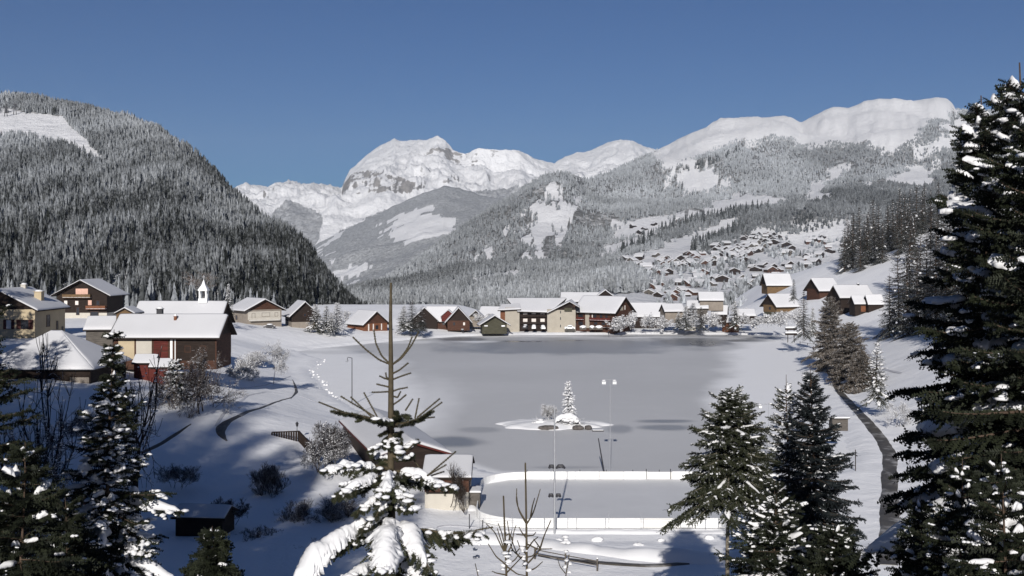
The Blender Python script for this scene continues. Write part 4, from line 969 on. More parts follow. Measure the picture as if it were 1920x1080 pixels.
# firs at the right: two in the middle distance
D = 52.0; x = X(1368, D); z = gz(x, D)
o = fir('fir_tree', Z(738, D) - z, 2.15, 41, whorls=26, per=9, base=0.58, twigs=17, tw_len=.62, snow=.28, blob=.3, K=6, needles='needles_green', droop=.3, pad_w=.3, pad_t=.09, shape=.52, irregular=.28, loc=(x, D, z), sub=2, trunk_r=.13, bare=.02, wood='bark_pale')
tag(o, 'green fir with a long bare grey trunk in front of the rink', 'fir tree')
D = 58.0; x = X(1522, D); z = gz(x, D)
o = fir('fir_tree', Z(688, D) - z, 3.0, 43, whorls=32, per=10, base=0.02, twigs=18, tw_len=.75, snow=.06, blob=.16, K=6, needles='needles_blue', droop=.35, pad_w=.3, pad_t=.08, shape=.75, irregular=.2, loc=(x, D, z), sub=2, bare=.06)
tag(o, 'dark bluish fir with a spiky top standing left of the shaded path', 'fir tree')
D = 62.0; x = X(1478, D); z = gz(x, D)
o = fir('fir_tree', Z(702, D) - z, 2.5, 44, whorls=30, per=8, base=0.05, twigs=15, tw_len=.6, snow=.35, blob=.75, K=5, needles='needles_green', droop=.35, pad_w=.35, pad_t=.11, shape=.72, irregular=.28, loc=(x, D, z), sub=1, bare=.08)
tag(o, 'lighter snow-flecked fir just left of the dark bluish fir', 'fir tree')
# low snowy firs under them
for i, (px, top, D, R, sd, lab) in enumerate([(1455, 930, 27, 1.9, 52, 'bushy fir with long snow-covered boughs at the bottom right of centre'), (1450, 900, 44, 1.9, 53, 'broad fir half hidden behind the green fir with the bare trunk'), (1560, 985, 24, 1.4, 54, 'small dark fir at the bottom edge near the shaded path')]):
    x = X(px, D); z = gz(x, D)
    o = fir('fir_tree', Z(top, D) - z, R, sd, whorls=20, per=9, base=0.02, twigs=16, tw_len=.5, snow=(.8, .3, .2)[i], blob=(.5, .3, .2)[i], K=6, needles='needles', droop=.4, pad_w=.22, pad_t=.07, shape=.6, irregular=.25, loc=(x, D, z), sub=1)
    tag(o, lab, 'fir tree')
# tall firs framing the right edge
for (px, top, D, R, sd, sn, lab) in [(1910, 118, 22, 2.55, 61, .62, 'tallest dark fir cut by the right edge of the picture'), (1846, 180, 27, 2.35, 62, .5, 'second tall dark fir just left of the tallest one'), (1990, 190, 20, 2.8, 63, .3, 'dark fir mostly beyond the right edge')]:
    x = X(px, D); z = gz(x, D); H = Z(top, D) - z
    o = fir('fir_tree', H, R, sd, whorls=31, per=8, base=0.03, twigs=19, tw_len=.66, snow=sn, blob=.07, K=6, needles='needles', droop=.5, pad_w=.85, pad_t=.17, shape=.62, irregular=.3, loc=(x, D, z), sub=2, bare=.05, trunk_r=.17)
    tag(o, lab, 'fir tree')
for (px, top, D, R, sd, lab) in [(1800, 860, 17, 1.1, 66, 'snow-topped young fir in the bottom right corner'), (1725, 930, 19, 1.2, 67, 'low fir right of the shaded path at the bottom edge'), (1880, 850, 15, 1.2, 68, 'snowy fir tip under the tall firs at the right edge')]:
    x = X(px, D); z = gz(x, D)
    o = fir('fir_tree', Z(top, D) - z, R, sd, whorls=16, per=8, base=0.02, twigs=15, tw_len=.42, snow=.42, blob=.16, K=6, needles='needles', droop=.4, pad_w=.26, pad_t=.07, shape=.7, irregular=.3, loc=(x, D, z), sub=1)
    tag(o, lab, 'fir tree')
# left edge: dark boughs with a few lit lumps
for (px, top, D, R, sd, sn, lab) in [(-55, 560, 24, 2.4, 71, .08, 'dark fir with snow tufts at the left edge'), (40, 830, 17, 1.3, 72, .6, 'low dark fir in the bottom left corner with a bright snow pad'), (120, 930, 20, 1.3, 73, .4, 'small dark fir right of the bottom left corner'), (400, 985, 21, .8, 74, .6, 'little snowy fir tip at the bottom between the two big foreground firs')]:
    x = X(px, D); z = gz(x, D)
    o = fir('fir_tree', Z(top, D) - z, R, sd, whorls=24 if D > 20 else 14, per=8, base=0.02, twigs=15, tw_len=.55, snow=sn * .6, blob=.05, K=6, needles='needles', droop=.45, pad_w=.3, pad_t=.08, shape=.7, irregular=.35, loc=(x, D, z), sub=1)
    tag(o, lab, 'fir tree')
for (px, top, D, R, sd, lab) in [(95, 625, 60, 3.2, 81, 'dark leafless tree with snow tufts in front of the pyramid roof'), (20, 700, 40, 2.6, 82, 'bare dark tree at the left edge below the pyramid roof')]:
    x = X(px, D); z = gz(x, D)
    tag(broadleaf('bare_tree', Z(top, D) - z, R, sd, depth=5, mat='twigs_dark', loc=(x, D, z), blob=420, snow_r=.07), lab, 'bare tree')

# ------------------------------------------------------------------ middle distance trees: a few prototypes, copied
def midfir(sd, nd, sn, bl, sh=.85):
    return fir('fir_tree', 10.0, 2.3, sd, whorls=19, per=7, base=0.04, twigs=8, tw_len=1.0, snow=sn, blob=bl, K=3, needles=nd, droop=.35, pad_w=.42, pad_t=.16, shape=sh, irregular=.25, planes=1, trunk_r=.13, bare=.07)
protos = [midfir(101, 'needles_speck', .02, .06), midfir(102, 'needles_speck', .01, .03, 1.0), midfir(103, 'needles_green', .5, .9), midfir(104, 'needles_frost', .5, .9, .75)]
used = set()
def put_fir(k, px, D, top=None, H=None, wd=1.0, base=None, lab='', grp=None, rz=None):
    x = X(px, D); z = gz(x, D) - .3 if base is None else Z(base, D)
    h = H if H else Z(top, D) - z
    s_ = (h / 10 * wd, h / 10 * wd, h / 10)
    rz = random.Random(px * 7 + D).uniform(0, 6.28) if rz is None else rz
    if k in used: o = copy_tree(protos[k], (x, D, z), rz, s_)
    else:
        used.add(k); o = protos[k]; o.location = (x, D, z); o.rotation_euler = (0, 0, rz); o.scale = s_
    tag(o, lab, 'fir tree', grp); return o
put_fir(2, 1644, 150, top=636, wd=1.0, base=748, lab='neat small fir alone on the snow right of the winding path')
put_fir(0, 1507, 262, top=543, base=628, wd=.85, lab='dark slender fir at the far right corner of the lake')
put_fir(2, 1524, 268, top=575, base=628, wd=.9, lab='paler fir touching the slender dark fir at the lake corner')
put_fir(0, 1488, 300, top=522, base=560, wd=.9, lab='short dark fir beside the upper of the two timber chalets')
put_fir(2, 1378, 322, top=562, base=612, wd=1.2, lab='snow-dusted fir beside the orange hut on the far bank')
put_fir(2, 428, 215, top=530, base=585, wd=.75, lab='snow-clumped fir between the church roof and the white chalet')
put_fir(1, 1418, 225, top=900, H=4, base=655, lab='tiny dark fir on the far bank') if False else None
for i, (px, D, t_, b_, k, w_) in enumerate([(1286, 325, 572, 614, 2, 1.6), (1300, 330, 566, 614, 3, 1.5), (1272, 328, 584, 614, 2, 1.5), (1315, 322, 574, 614, 0, 1.4)]):
    put_fir(k, px, D, top=t_, base=b_, wd=w_, lab='squat dark conifer in the clump on the far bank right of the chalet hotel', grp='conifers in the clump on the far bank')
for i, (px, D, t_, b_, k, w_) in enumerate([(592, 300, 568, 616, 2, 1.7), (612, 303, 572, 618, 2, 1.6), (632, 300, 566, 617, 3, 1.6), (622, 296, 585, 619, 2, 1.6)]):
    put_fir(k, px, D, top=t_, base=b_, wd=w_, lab='bushy snow-dusted conifer in the clump left of the orange-walled chalet', grp='conifers left of the orange-walled chalet')
for i, (px, D, t_, b_, k, w_) in enumerate([(757, 312, 572, 616, 2, 1.6), (773, 315, 560, 617, 1, 1.6), (790, 310, 578, 617, 0, 1.6)]):
    put_fir(k, px, D, top=t_, base=b_, wd=w_, lab='dense dark conifer in the clump right of the orange-walled chalet', grp='conifers right of the orange-walled chalet')
# fir edge on the slope at the right
rr = random.Random(9)
WALL = []
for px in range(1584, 1712, 9): WALL.append((px + rr.uniform(-3, 3), 440 + rr.uniform(-15, 25), 'edge'))
for px in range(1590, 1760, 12): WALL.append((px + rr.uniform(-4, 4), 490 + rr.uniform(-15, 25), 'back'))
for px, D in [(1668, 250), (1684, 262), (1702, 236), (1720, 248), (1738, 232), (1756, 226), (1776, 215), (1796, 205), (1815, 196), (1840, 186), (1868, 176), (1745, 300), (1770, 290), (1790, 275), (1725, 320), (1706, 335), (1760, 350), (1800, 330), (1830, 260), (1860, 240), (1895, 215), (1780, 400), (1745, 420), (1715, 400), (1810, 380), (1835, 330), (1700, 455), (1730, 480), (1850, 300), (1885, 280)]:
    WALL.append((px, D, 'near'))
for px, D, q in WALL:
    H_ = {'edge': rr.uniform(15, 21), 'back': rr.uniform(17, 24), 'near': rr.uniform(17, 24)}[q]
    k = rr.choice([0, 1, 1, 0])
    if px < 1675 and q == 'near': H_ = 15
    put_fir(k, px, D, H=H_, wd=rr.uniform(.75, 1.0), lab={'edge': 'dark fir in the straight front row of the wood above the mound of snow', 'back': 'fir behind the front row of the wood above the mound of snow', 'near': 'tall dark fir on the slope behind the firs of the right edge'}[q],
            grp={'edge': 'front row of the wood', 'back': 'wood behind its front row', 'near': 'tall firs on the right slope'}[q])
# unseen firs beyond the left edge and behind camera, added for lower-left shade
BAND = [(-0.466 * (14 + i * 4.4) - 7.0 - rr.uniform(0, 6) - (3 if i > 15 else 0), 14 + i * 4.4 + rr.uniform(-2, 2)) for i in range(36)]
BAND += [(-0.466 * (30 + i * 6) - 16.0 - rr.uniform(0, 8), 30 + i * 6) for i in range(26)]
BAND += [(-28 - i * 4.4 + rr.uniform(-1.5, 1.5), -58 - r_ * 11 + rr.uniform(-4, 4)) for i in range(15) for r_ in range(3)]
for xx, D in BAND:
    o = copy_tree(protos[rr.choice([0, 1])], (xx, D, gz(xx, D) - .3), rr.uniform(0, 6.28), rr.uniform(2.1, 2.6) if D > 0 else rr.uniform(2.8, 3.1))
    tag(o, 'unseen tall fir beyond the left edge, added to shade the lower left' if D > 0 else 'unseen tall fir behind the viewpoint, added to shade the lower left', 'fir tree', 'unseen shade firs beyond the left edge' if D > 0 else 'unseen shade firs behind the viewpoint')

# ------------------------------------------------------------------ leafless trees and bushes
def put_bl(px, top, base, D, R, sd, mat, lab, cat='bare tree', name='bare_tree', grp=None, **kw):
    x = X(px, D); z = Z(base, D)
    o = broadleaf(name, Z(top, D) - z, R, sd, mat=mat, loc=(x, D, z - .05), **kw); tag(o, lab, cat, grp); return o
put_bl(372, 640, 792, 124, 4.9, 201, 'twigs_brown', 'broad leafless tree dusted with snow in the park on the left', depth=6, blob=900, snow_r=.07, thin=2.2, trunk=.17, start=3, split=(3, 4))
put_bl(400, 690, 790, 128, 3.6, 202, 'twigs_brown', 'lower leafless tree leaning right beside the broad one', depth=5, blob=220, snow_r=.08, thin=2.0)
o = fir('fir_tree', 5.6, 2.2, 210, whorls=13, per=8, base=.02, twigs=12, tw_len=.9, snow=.95, blob=.8, K=4, needles='needles', droop=.6, pad_w=.32, pad_t=.17, shape=.6, loc=(X(330, 128), 128, Z(765, 128)), sub=1)
tag(o, 'small drooping fir with heavy snow beside the broad leafless tree', 'fir tree')
put_bl(513, 632, 720, 172, 3.0, 203, 'twigs_frost', 'rime-covered willow at the left shore of the lake', depth=6, thin=2.2, trunk=.16, upright=.1)
put_bl(480, 655, 708, 180, 2.7, 204, 'twigs_frost', 'white frosted bush behind the shore willow', 'bush', 'bush', depth=5, thin=2.6, start=5, trunk=.25, blob=350, snow_r=.14)
put_bl(455, 668, 712, 176, 2.4, 224, 'twigs_frost', 'low white bush at the left of the frosted shore bushes', 'bush', 'bush', depth=5, thin=2.6, start=5, trunk=.25, blob=350, snow_r=.14)
put_bl(614, 786, 880, 108, 2.1, 205, 'twigs_dark', 'dense dark bush flecked with snow beside the long lakeside roof', 'bush', 'bush', depth=6, thin=1.8, start=5, trunk=.2, blob=1100, snow_r=.075)
put_bl(600, 815, 885, 106, 1.7, 225, 'twigs_dark', 'smaller dark bush hugging the left of the dense snowy one', 'bush', 'bush', depth=5, thin=1.8, start=5, trunk=.2, blob=500, snow_r=.07)
put_bl(376, 842, 905, 117, 1.3, 206, 'twigs_dark', 'upright bare shrub in the blue shade, left of two', 'bush', 'bush', depth=5, thin=1.5, start=5, trunk=.22, upright=.8)
put_bl(438, 838, 903, 117, 1.1, 207, 'twigs_dark', 'thin bare shrub in the blue shade, right of two', 'bush', 'bush', depth=4, thin=1.4, start=2, trunk=.3, upright=.6)
put_bl(507, 862, 948, 101, 1.8, 208, 'twigs_dark', 'large round bare bush in the blue shade', 'bush', 'bush', depth=5, thin=1.6, start=7, trunk=.22, upright=.9)
put_bl(560, 935, 1010, 92, 1.9, 209, 'twigs_dark', 'dim bare bush below the large round one', 'bush', 'bush', depth=5, thin=1.4, start=6, trunk=.22, upright=.8)
for i, (px, t_, b_, D, R, lab) in enumerate([(640, 925, 1000, 92, 2.3, 'dark bare bush in the shade left of the young fir'), (480, 985, 1050, 86, 2.2, 'dark bare bush low in the shade between the little fir tip and the young fir'), (590, 1010, 1075, 83, 2.0, 'dark bare bush at the bottom edge beside the big snowy bough'), (425, 930, 985, 88, 1.6, 'snow-flecked bare bush at the right end of the dark shed'), (330, 870, 915, 100, 2.0, 'dark shrub on the shaded bank behind the dark shed'), (300, 800, 850, 118, 2.2, 'dark shrub at the edge of the shaded lawn'), (160, 760, 830, 96, 3.0, 'dark shrub left of the snow-loaded fir')]):
    put_bl(px, t_, b_, D, R, 260 + i, 'twigs_dark', lab, 'bush', 'bush', depth=5, thin=1.6, start=7, trunk=.2, upright=.7, blob=60, snow_r=.06)
for i, (px, t_, b_, D) in enumerate([(1222, 584, 617, 328), (1250, 590, 617, 329), (1345, 578, 612, 333), (1388, 584, 613, 324), (1440, 588, 612, 318), (1408, 576, 606, 345), (912, 585, 610, 340), (640, 575, 612, 330), (1490, 575, 612, 318)]):
    put_bl(px, t_, b_, D, 3.6, 280 + i, 'twigs_frost', 'rime-white tree among the frosted trees along the far bank', grp='frosted trees along the far bank', depth=5, thin=4.0, trunk=.15, blob=120, snow_r=.25, start=3)
put_bl(412, 805, 838, 125, 1.5, 211, 'twigs_frost', 'low frosted bush where the park path bends', 'bush', 'bush', depth=5, thin=1.5, start=6, trunk=.25)
put_larch = lambda px, top, base, D, R, sd, lab: tag(fir('larch', Z(top, D) - Z(base, D), R, sd, whorls=24, per=8, base=.08, twigs=11, tw_len=1.5, snow=.02, blob=.05, K=5, needles='needles_larch', wood='bark_pale', droop=.3, shape=.6, irregular=.3, planes=2, bare=.03, loc=(X(px, D), D, Z(base, D)), sub=1, pad_t=.1), lab, 'larch')
put_larch(1592, 606, 728, 190, 3.9, 212, 'tall brown larch beside the right-hand path')
put_larch(1556, 556, 690, 215, 3.6, 213, 'brown larch left of and behind the tallest one')
put_larch(1614, 660, 738, 180, 2.6, 214, 'lower brown larch at the right of the larch group')
put_bl(1683, 745, 800, 140, 2.2, 215, 'twigs_frost', 'frosted bare bush below the small lone fir on the right bank', 'bush', 'bush', depth=5, thin=1.4, start=4, trunk=.25, blob=200, snow_r=.08)
put_bl(1460, 582, 612, 300, 5.0, 216, 'twigs_frost', 'pale frosted bush behind the bench at the lake corner', 'bush', 'bush', depth=5, thin=3.5, start=6, trunk=.25, blob=300, snow_r=.3)
put_bl(845, 862, 950, 94, 1.5, 217, 'twigs_bare', 'slim bare birch in front of the timber hut', depth=5, thin=.9, trunk=.28, upright=.8, spread=.4)
put_bl(868, 890, 960, 93, 1.2, 218, 'twigs_bare', 'thin bare shrub beside the rink corner', 'bush', 'bush', depth=5, thin=.8, start=4, trunk=.25, upright=.7)
put_bl(1028, 756, 792, 148, 1.3, 219, 'twigs_frost', 'grey bare shrub left of the snowy fir on the island', 'bush', 'bush', depth=5, thin=1.2, start=8, trunk=.3, upright=.9)
put_bl(382, 505, 560, 260, 5.0, 220, 'twigs_larch', 'brown leafless tree behind the bell turret', depth=5, thin=3, trunk=.2)
for i, (px, t_, b_, D) in enumerate([(1148, 592, 618, 325), (1160, 588, 618, 322), (1186, 582, 618, 330), (1205, 588, 616, 332), (1235, 592, 616, 333), (1330, 586, 616, 330), (1352, 590, 615, 335), (1425, 592, 614, 320)]):
    put_bl(px, t_, b_, D, 3.4, 230 + i, 'twigs_frost', 'rime-white tree among the frosted trees along the far bank', grp='frosted trees along the far bank', depth=5, thin=4.0, trunk=.15, blob=150, snow_r=.28, start=3)
# island firs and snow heaps
tag(fir('fir_tree', Z(714, ISL_D) - .5, 1.15, 240, whorls=15, per=6, base=.05, twigs=9, tw_len=.5, snow=.7, blob=.6, K=4, needles='needles_frost', droop=.6, pad_w=.5, pad_t=.17, shape=.6, loc=(X(1066, ISL_D), ISL_D, .5)), 'snow-smothered fir on the island in the lake', 'fir tree')
tb = TB(); rng = np.random.RandomState(4); tb.pad(np.array([(-1.9, 0, -.1), (-1.5, 0, .5), (-.6, 0, .95), (.4, 0, .9), (1.3, 0, .5), (1.8, 0, 0)]), .7, .5, .3, rng, 24, 14)
tb.blobs(np.array([(-.2, -.4, .5), (.6, -.3, .5), (1.2, -.2, .35)]), np.array([.5, .45, .4]), rng, False); o = empty('bush', (X(1064, 145.4), 145.4, .55)); tb.out(o, M['needles'], M['bark'], M['snow'])
tb = TB(); tb.segs(rng.randn(60, 3) * [.9, .3, .1], rng.randn(60, 3) * [1.0, .4, .2] + [0, 0, .5], .03, .02); V = np.concatenate(tb.wv); link('twigs', np_mesh('twigs', V, np.concatenate(tb.wf), M['twigs_dark']), o)
tag(o, 'snow-buried bush at the foot of the island fir', 'bush')
tb = TB(); tb.blobs(np.array([(0, 0, .1), (.6, .1, .05), (-.6, 0, 0), (.1, .3, .35)]), np.array([.55, .4, .4, .35]), rng, False); tb.segs(rng.randn(30, 3) * [.4, .2, .1], rng.randn(30, 3) * [.5, .3, .2] + [0, 0, .4], .025, .015)
o = empty('bush', (X(1012, 146), 146, .5)); tb.out(o, M['needles'], M['twigs_frost'], M['snow']); tag(o, 'low snow-capped bush at the left part of the island', 'bush')
# ------------------------------------------------------------------ houses
def slab(corners, t, nu=14, nv=10, rnd=0.35, nz=0.05, seed=0, edge=0.0):
    """a rounded blanket of snow over the quad a,b,c,d (eave a-b, ridge d-c), t thick"""
    a, b, c, d = [np.array(q, float) for q in corners]
    u = (1 - np.cos(np.linspace(0, math.pi, nu))) / 2; v = (1 - np.cos(np.linspace(0, math.pi, nv))) / 2
    U, Vv = np.meshgrid(u, v); U = U[..., None]; Vv = Vv[..., None]
    Pp = (a * (1 - U) + b * U) * (1 - Vv) + (d * (1 - U) + c * U) * Vv
    Lu = np.linalg.norm(b - a); Lv = np.linalg.norm(d - a)
    e = np.minimum(np.minimum(U * Lu, (1 - U) * Lu), Vv * Lv)[..., 0]          # no rounding at the ridge
    hgt = t * (0.55 + 0.45 * np.clip(e / rnd, 0, 1) ** 0.5) + nz * fbm(Pp[..., 0] * 1.0 + seed * 13, Pp[..., 1] + Pp[..., 2], 1.6, 3)
    top = Pp.copy(); top[..., 2] += hgt
    n = nu * nv; V = np.concatenate([top.reshape(-1, 3), Pp.reshape(-1, 3)])
    Fc = []
    for j in range(nv - 1):
        for i in range(nu - 1):
            q = j * nu + i; Fc.append((q, q + 1, q + nu + 1, q + nu)); Fc.append((n + q, n + q + nu, n + q + nu + 1, n + q + 1))
    for i in range(nu - 1):
        Fc.append((i, n + i, n + i + 1, i + 1)); q = (nv - 1) * nu + i; Fc.append((q, q + 1, n + q + 1, n + q))
    for j in range(nv - 1):
        q = j * nu; Fc.append((q, q + nu, n + q + nu, n + q)); q = j * nu + nu - 1; Fc.append((q, n + q, n + q + nu, q + nu))
    return V, Fc
def house(label, cat, loc, rz, w_, d_, h, rise, ridge='x', ov=0.6, wall='wood_dark', gable=None, snow=0.32, lower=None, wins=(), balc=(), chim=(), panels=(), doors=(), name='house', group=None, posts=(), hip=False, roofmat='wood_dark', seed=0, hfrac=.4, rthick=.16, eave_drop=0.0):
    """w_ along local x, d_ along local y; front = -y.  wins: (face,u,z,w,h[,glassmat[,shutter]]) with face in f,r,l,b and u from 0 to 1"""
    root = empty(name, loc, rz); tag(root, label, cat, group)
    W2, D2 = w_ / 2, d_ / 2; gable = gable or wall
    mb = MB(); zl = h * hfrac if lower else -1.2
    if lower:
        mb.box(-W2 + .03, W2 - .03, -D2 + .03, D2 - .03, -1.2, zl, 0); mb.build('lower_wall', M[lower], root); mb = MB()
    mb.box(-W2, W2, -D2, D2, zl, h, 0); mb.build('wall', M[wall], root)
    if not hip:
        for s_ in (-1, 1):
            mb = MB()
            if ridge == 'x': V = [(s_ * W2, -D2, h), (s_ * W2, D2, h), (s_ * W2, 0, h + rise), (s_ * (W2 - .15), -D2, h), (s_ * (W2 - .15), D2, h), (s_ * (W2 - .15), 0, h + rise)]
            else: V = [(-W2, s_ * D2, h), (W2, s_ * D2, h), (0, s_ * D2, h + rise), (-W2, s_ * (D2 - .15), h), (W2, s_ * (D2 - .15), h), (0, s_ * (D2 - .15), h + rise)]
            mb.add(V, [(0, 1, 2), (3, 5, 4), (0, 3, 4, 1), (1, 4, 5, 2), (2, 5, 3, 0)])
            mb.build('gable', M[gable], root)
    # roof boards and the snow on them
    k = rise / (D2 if ridge == 'x' else W2)
    mb = MB(); sn = MB()
    for s_ in (-1, 1):
        if hip:
            continue
        if ridge == 'x':
            e = D2 + ov; xo = W2 + ov
            c = [(-xo * s_, s_ * e, h - ov * k + .02), (xo * s_, s_ * e, h - ov * k + .02), (xo * s_, 0, h + rise + .02), (-xo * s_, 0, h + rise + .02)]
        else:
            e = W2 + ov; yo = D2 + ov
            c = [(s_ * e, yo * s_, h - ov * k + .02), (s_ * e, -yo * s_, h - ov * k + .02), (0, -yo * s_, h + rise + .02), (0, yo * s_, h + rise + .02)]
        V = [tuple(q) for q in c] + [(q[0], q[1], q[2] + rthick) for q in c]
        mb.add(V, [(0, 1, 2, 3), (7, 6, 5, 4), (0, 4, 5, 1), (1, 5, 6, 2), (3, 2, 6, 7), (0, 3, 7, 4)])
        c2 = [np.array(q) + [0, 0, rthick + .003] for q in c]; cen = sum(c2) / 4
        ins = [q + (cen - q) * np.array([.02, .02, 0]) for q in c2]
        if s_ < 0 or True: 
            for q in ins[2:]: q[1 if ridge == 'x' else 0] = 0
        V, Fc = slab([ins[0], ins[1], ins[2], ins[3]], snow, seed=seed + s_)
        sn.add(V, Fc)
    if hip:
        xo, yo = W2 + ov, D2 + ov; z0 = h; A = [(-xo, -yo, z0), (xo, -yo, z0), (xo, yo, z0), (-xo, yo, z0)]; rl = max(0.3, W2 - D2) if W2 > D2 else .2
        R = [(-rl, 0, h + rise), (rl, 0, h + rise)]
        mb.add(A + R, [(0, 1, 5, 4), (1, 2, 5), (2, 3, 4, 5), (3, 0, 4), (3, 2, 1, 0)])
        for q in ([A[0], A[1], R[1], R[0]], [A[2], A[3], R[0], R[1]], [A[1], A[2], R[1], R[1]], [A[3], A[0], R[0], R[0]]):
            V, Fc = slab([np.array(p_) + [0, 0, .01] for p_ in q], snow, seed=seed); sn.add(V, Fc)
    rf = mb.build('roof', M[roofmat], root)
    sn.build('snow_layer', M['roof_snow'], rf, True)
    # openings
    def face(fc, u, z, ww, hh, out):
        if fc == 'f': return (-W2 + u * w_ - ww / 2, -W2 + u * w_ + ww / 2, -D2 - out, -D2 + .02), 'y'
        if fc == 'b': return (-W2 + u * w_ - ww / 2, -W2 + u * w_ + ww / 2, D2 - .02, D2 + out), 'y'
        if fc == 'r': return (W2 - .02, W2 + out, -D2 + u * d_ - ww / 2, -D2 + u * d_ + ww / 2), 'x'
        return (-W2 - out, -W2 + .02, -D2 + u * d_ - ww / 2, -D2 + u * d_ + ww / 2), 'x'
    for wn in wins:
        fc, u, z, ww, hh = wn[:5]; gm = wn[5] if len(wn) > 5 else 'glass'; sh = wn[6] if len(wn) > 6 else None
        mb = MB(); (x0, x1, y0, y1), ax = face(fc, u, z, ww, hh, .06); t_ = .07
        if ax == 'y':
            mb.box(x0, x0 + t_, y0, y1, z, z + hh); mb.box(x1 - t_, x1, y0, y1, z, z + hh); mb.box(x0 + t_, x1 - t_, y0, y1, z, z + t_); mb.box(x0 + t_, x1 - t_, y0, y1, z + hh - t_, z + hh)
        else:
            mb.box(x0, x1, y0, y0 + t_, z, z + hh); mb.box(x0, x1, y1 - t_, y1, z, z + hh); mb.box(x0, x1, y0 + t_, y1 - t_, z, z + t_); mb.box(x0, x1, y0 + t_, y1 - t_, z + hh - t_, z + hh)
        fr = mb.build('window', M['wood_brown'], root)
        (x0, x1, y0, y1), ax = face(fc, u, z, ww - 2 * t_, hh, .03); mb = MB(); mb.box(x0, x1, y0, y1, z + t_, z + hh - t_); mb.build('pane', M[gm], fr)
        if sh:
            mb = MB(); sw = ww * .48
            for s_ in (-1, 1):
                du = s_ * (ww / 2 + sw / 2 + .01) / (w_ if fc in 'fb' else d_); (x0, x1, y0, y1), ax = face(fc, u + du, z, sw, hh, .05); mb.box(x0, x1, y0, y1, z - .02, z + hh + .02)
            mb.build('shutter', M[sh], fr)
    for pn in panels:      # (face,u,z,w,h,mat,name[,out])
        fc, u, z, ww, hh, mt, nm = pn[:7]; (x0, x1, y0, y1), ax = face(fc, u, z, ww, hh, pn[7] if len(pn) > 7 else .04); mb = MB(); mb.box(x0, x1, y0, y1, z, z + hh); mb.build(nm, M[mt], root)
    for bl in balc:        # (face,u,z,w,depth,mat)
        fc, u, z, ww, dp, mt = bl; mb = MB(); (x0, x1, y0, y1), ax = face(fc, u, z, ww, 1, dp)
        mb.box(x0, x1, y0, y1, z, z + .12)
        if ax == 'y':
            yy = (y0, y0 + .06) if fc == 'f' else (y1 - .06, y1); mb.box(x0, x1, yy[0], yy[1], z + .20, z + .85)
            for q in np.arange(x0 + .05, x1, .9): mb.box(q, q + .07, yy[0] - .004, yy[1] + .004, z + .12, z + .95)
            mb.box(x0, x0 + .06, y0 + .07, y1 - .03, z + .2, z + .85); mb.box(x1 - .06, x1, y0 + .07, y1 - .03, z + .2, z + .85)
        else:
            xx = (x1 - .06, x1) if fc == 'r' else (x0, x0 + .06); mb.box(xx[0], xx[1], y0, y1, z + .20, z + .85)
            for q in np.arange(y0 + .05, y1, .9): mb.box(xx[0] - .004, xx[1] + .004, q, q + .07, z + .12, z + .95)
        b_ = mb.build('balcony', M[mt], root)
        V, Fc = slab([(x0, y0, z + .125), (x1, y0, z + .125), (x1, y1, z + .125), (x0, y1, z + .125)], .12, 8, 6); mb = MB(); mb.add(V, Fc); mb.build('snow_layer', M['snow'], b_, True)
    for cm_ in chim:       # (x,y,w,top,mat)
        x, y, cw, zt, mt = cm_[:5]; kk = (abs(y) / D2 if ridge == 'x' else abs(x) / W2); zb_ = h + rise * (1 - kk) - .3
        mb = MB(); mb.box(x - cw / 2, x + cw / 2, y - cw / 2, y + cw / 2, zb_, zt); mb.box(x - cw * .62, x + cw * .62, y - cw * .62, y + cw * .62, zt, zt + .08)
        ch = mb.build('chimney', M[mt], root); mb = MB(); mb.ball((x, y, zt + .10), (cw * .62, cw * .62, .28), n=5, jit=.08); mb.build('snow_cap', M['snow'], ch, True)
    for (x, y, hh) in posts:
        mb = MB(); mb.box(x - .08, x + .08, y - .08, y + .08, -.8, hh); mb.build('post', M['wood_dark'], root)
    return root

# 1 yellow villa at the left edge
D = 196.0; zb_ = Z(634, D); xr = X(66, D)
R1 = house('cream villa at the left edge with dark shutters and a snowy gable roof', 'house', (xr - 6.5, D + 6.5, zb_), 0, 13, 13.2, Z(580, D) - zb_, 3.3, 'y', .8, 'plaster_cream', 'wood_dark', .3, seed=1,
    wins=[('f', .64, 1.6, 1.0, 1.7, 'curtain', 'shutter'), ('f', .86, 1.6, 1.5, 1.7, 'glass', 'shutter'), ('f', .38, 1.6, 1.2, 1.7, 'glass', 'shutter'), ('r', .42, 1.7, 1.6, 2.2, 'glass'), ('r', .72, 1.0, .9, 1.6, 'glass'), ('r', .9, -.2, .7, 1.6, 'glass')],
    chim=[(4.2, .5, 1.3, Z(547, 203) - zb_, 'plaster_cream'), (0.2, 3.2, .9, Z(534, 206) - zb_, 'plaster_white')])
# shaded lower roof line on the right wall is left to the sun
# 2 dark chalet
D = 262.0; zb_ = Z(600, D); xl, xr = X(108, D), X(202, D)
house('dark timber chalet with orange balconies on the left, above the snowy garden', 'chalet', ((xl + xr) / 2, D + 5, zb_), 0, xr - xl, 11, Z(551, D) - zb_, 3.1, 'y', 1.3, 'wood_dark', 'wood_dark', .22, lower='plaster_white', hfrac=.28, seed=2,
    wins=[('f', .18, 3.6, .9, 1.1, 'curtain'), ('f', .40, 3.55, .9, 1.1, 'curtain'), ('f', .66, 3.5, 1.0, 1.3, 'pink_panel'), ('f', .82, 3.5, .9, 1.2, 'glass'), ('f', .42, 1.2, .8, 1.9, 'glass'), ('f', .75, .9, 2.0, 1.2, 'glass')],
    panels=[('f', .50, 6.15, 2.9, 1.35, 'pink_panel', 'door', .05)], balc=[('f', .42, 5.3, 6.6, 1.1, 'wood_gold'), ('f', .80, 2.6, 4.6, 1.1, 'wood_orange')])
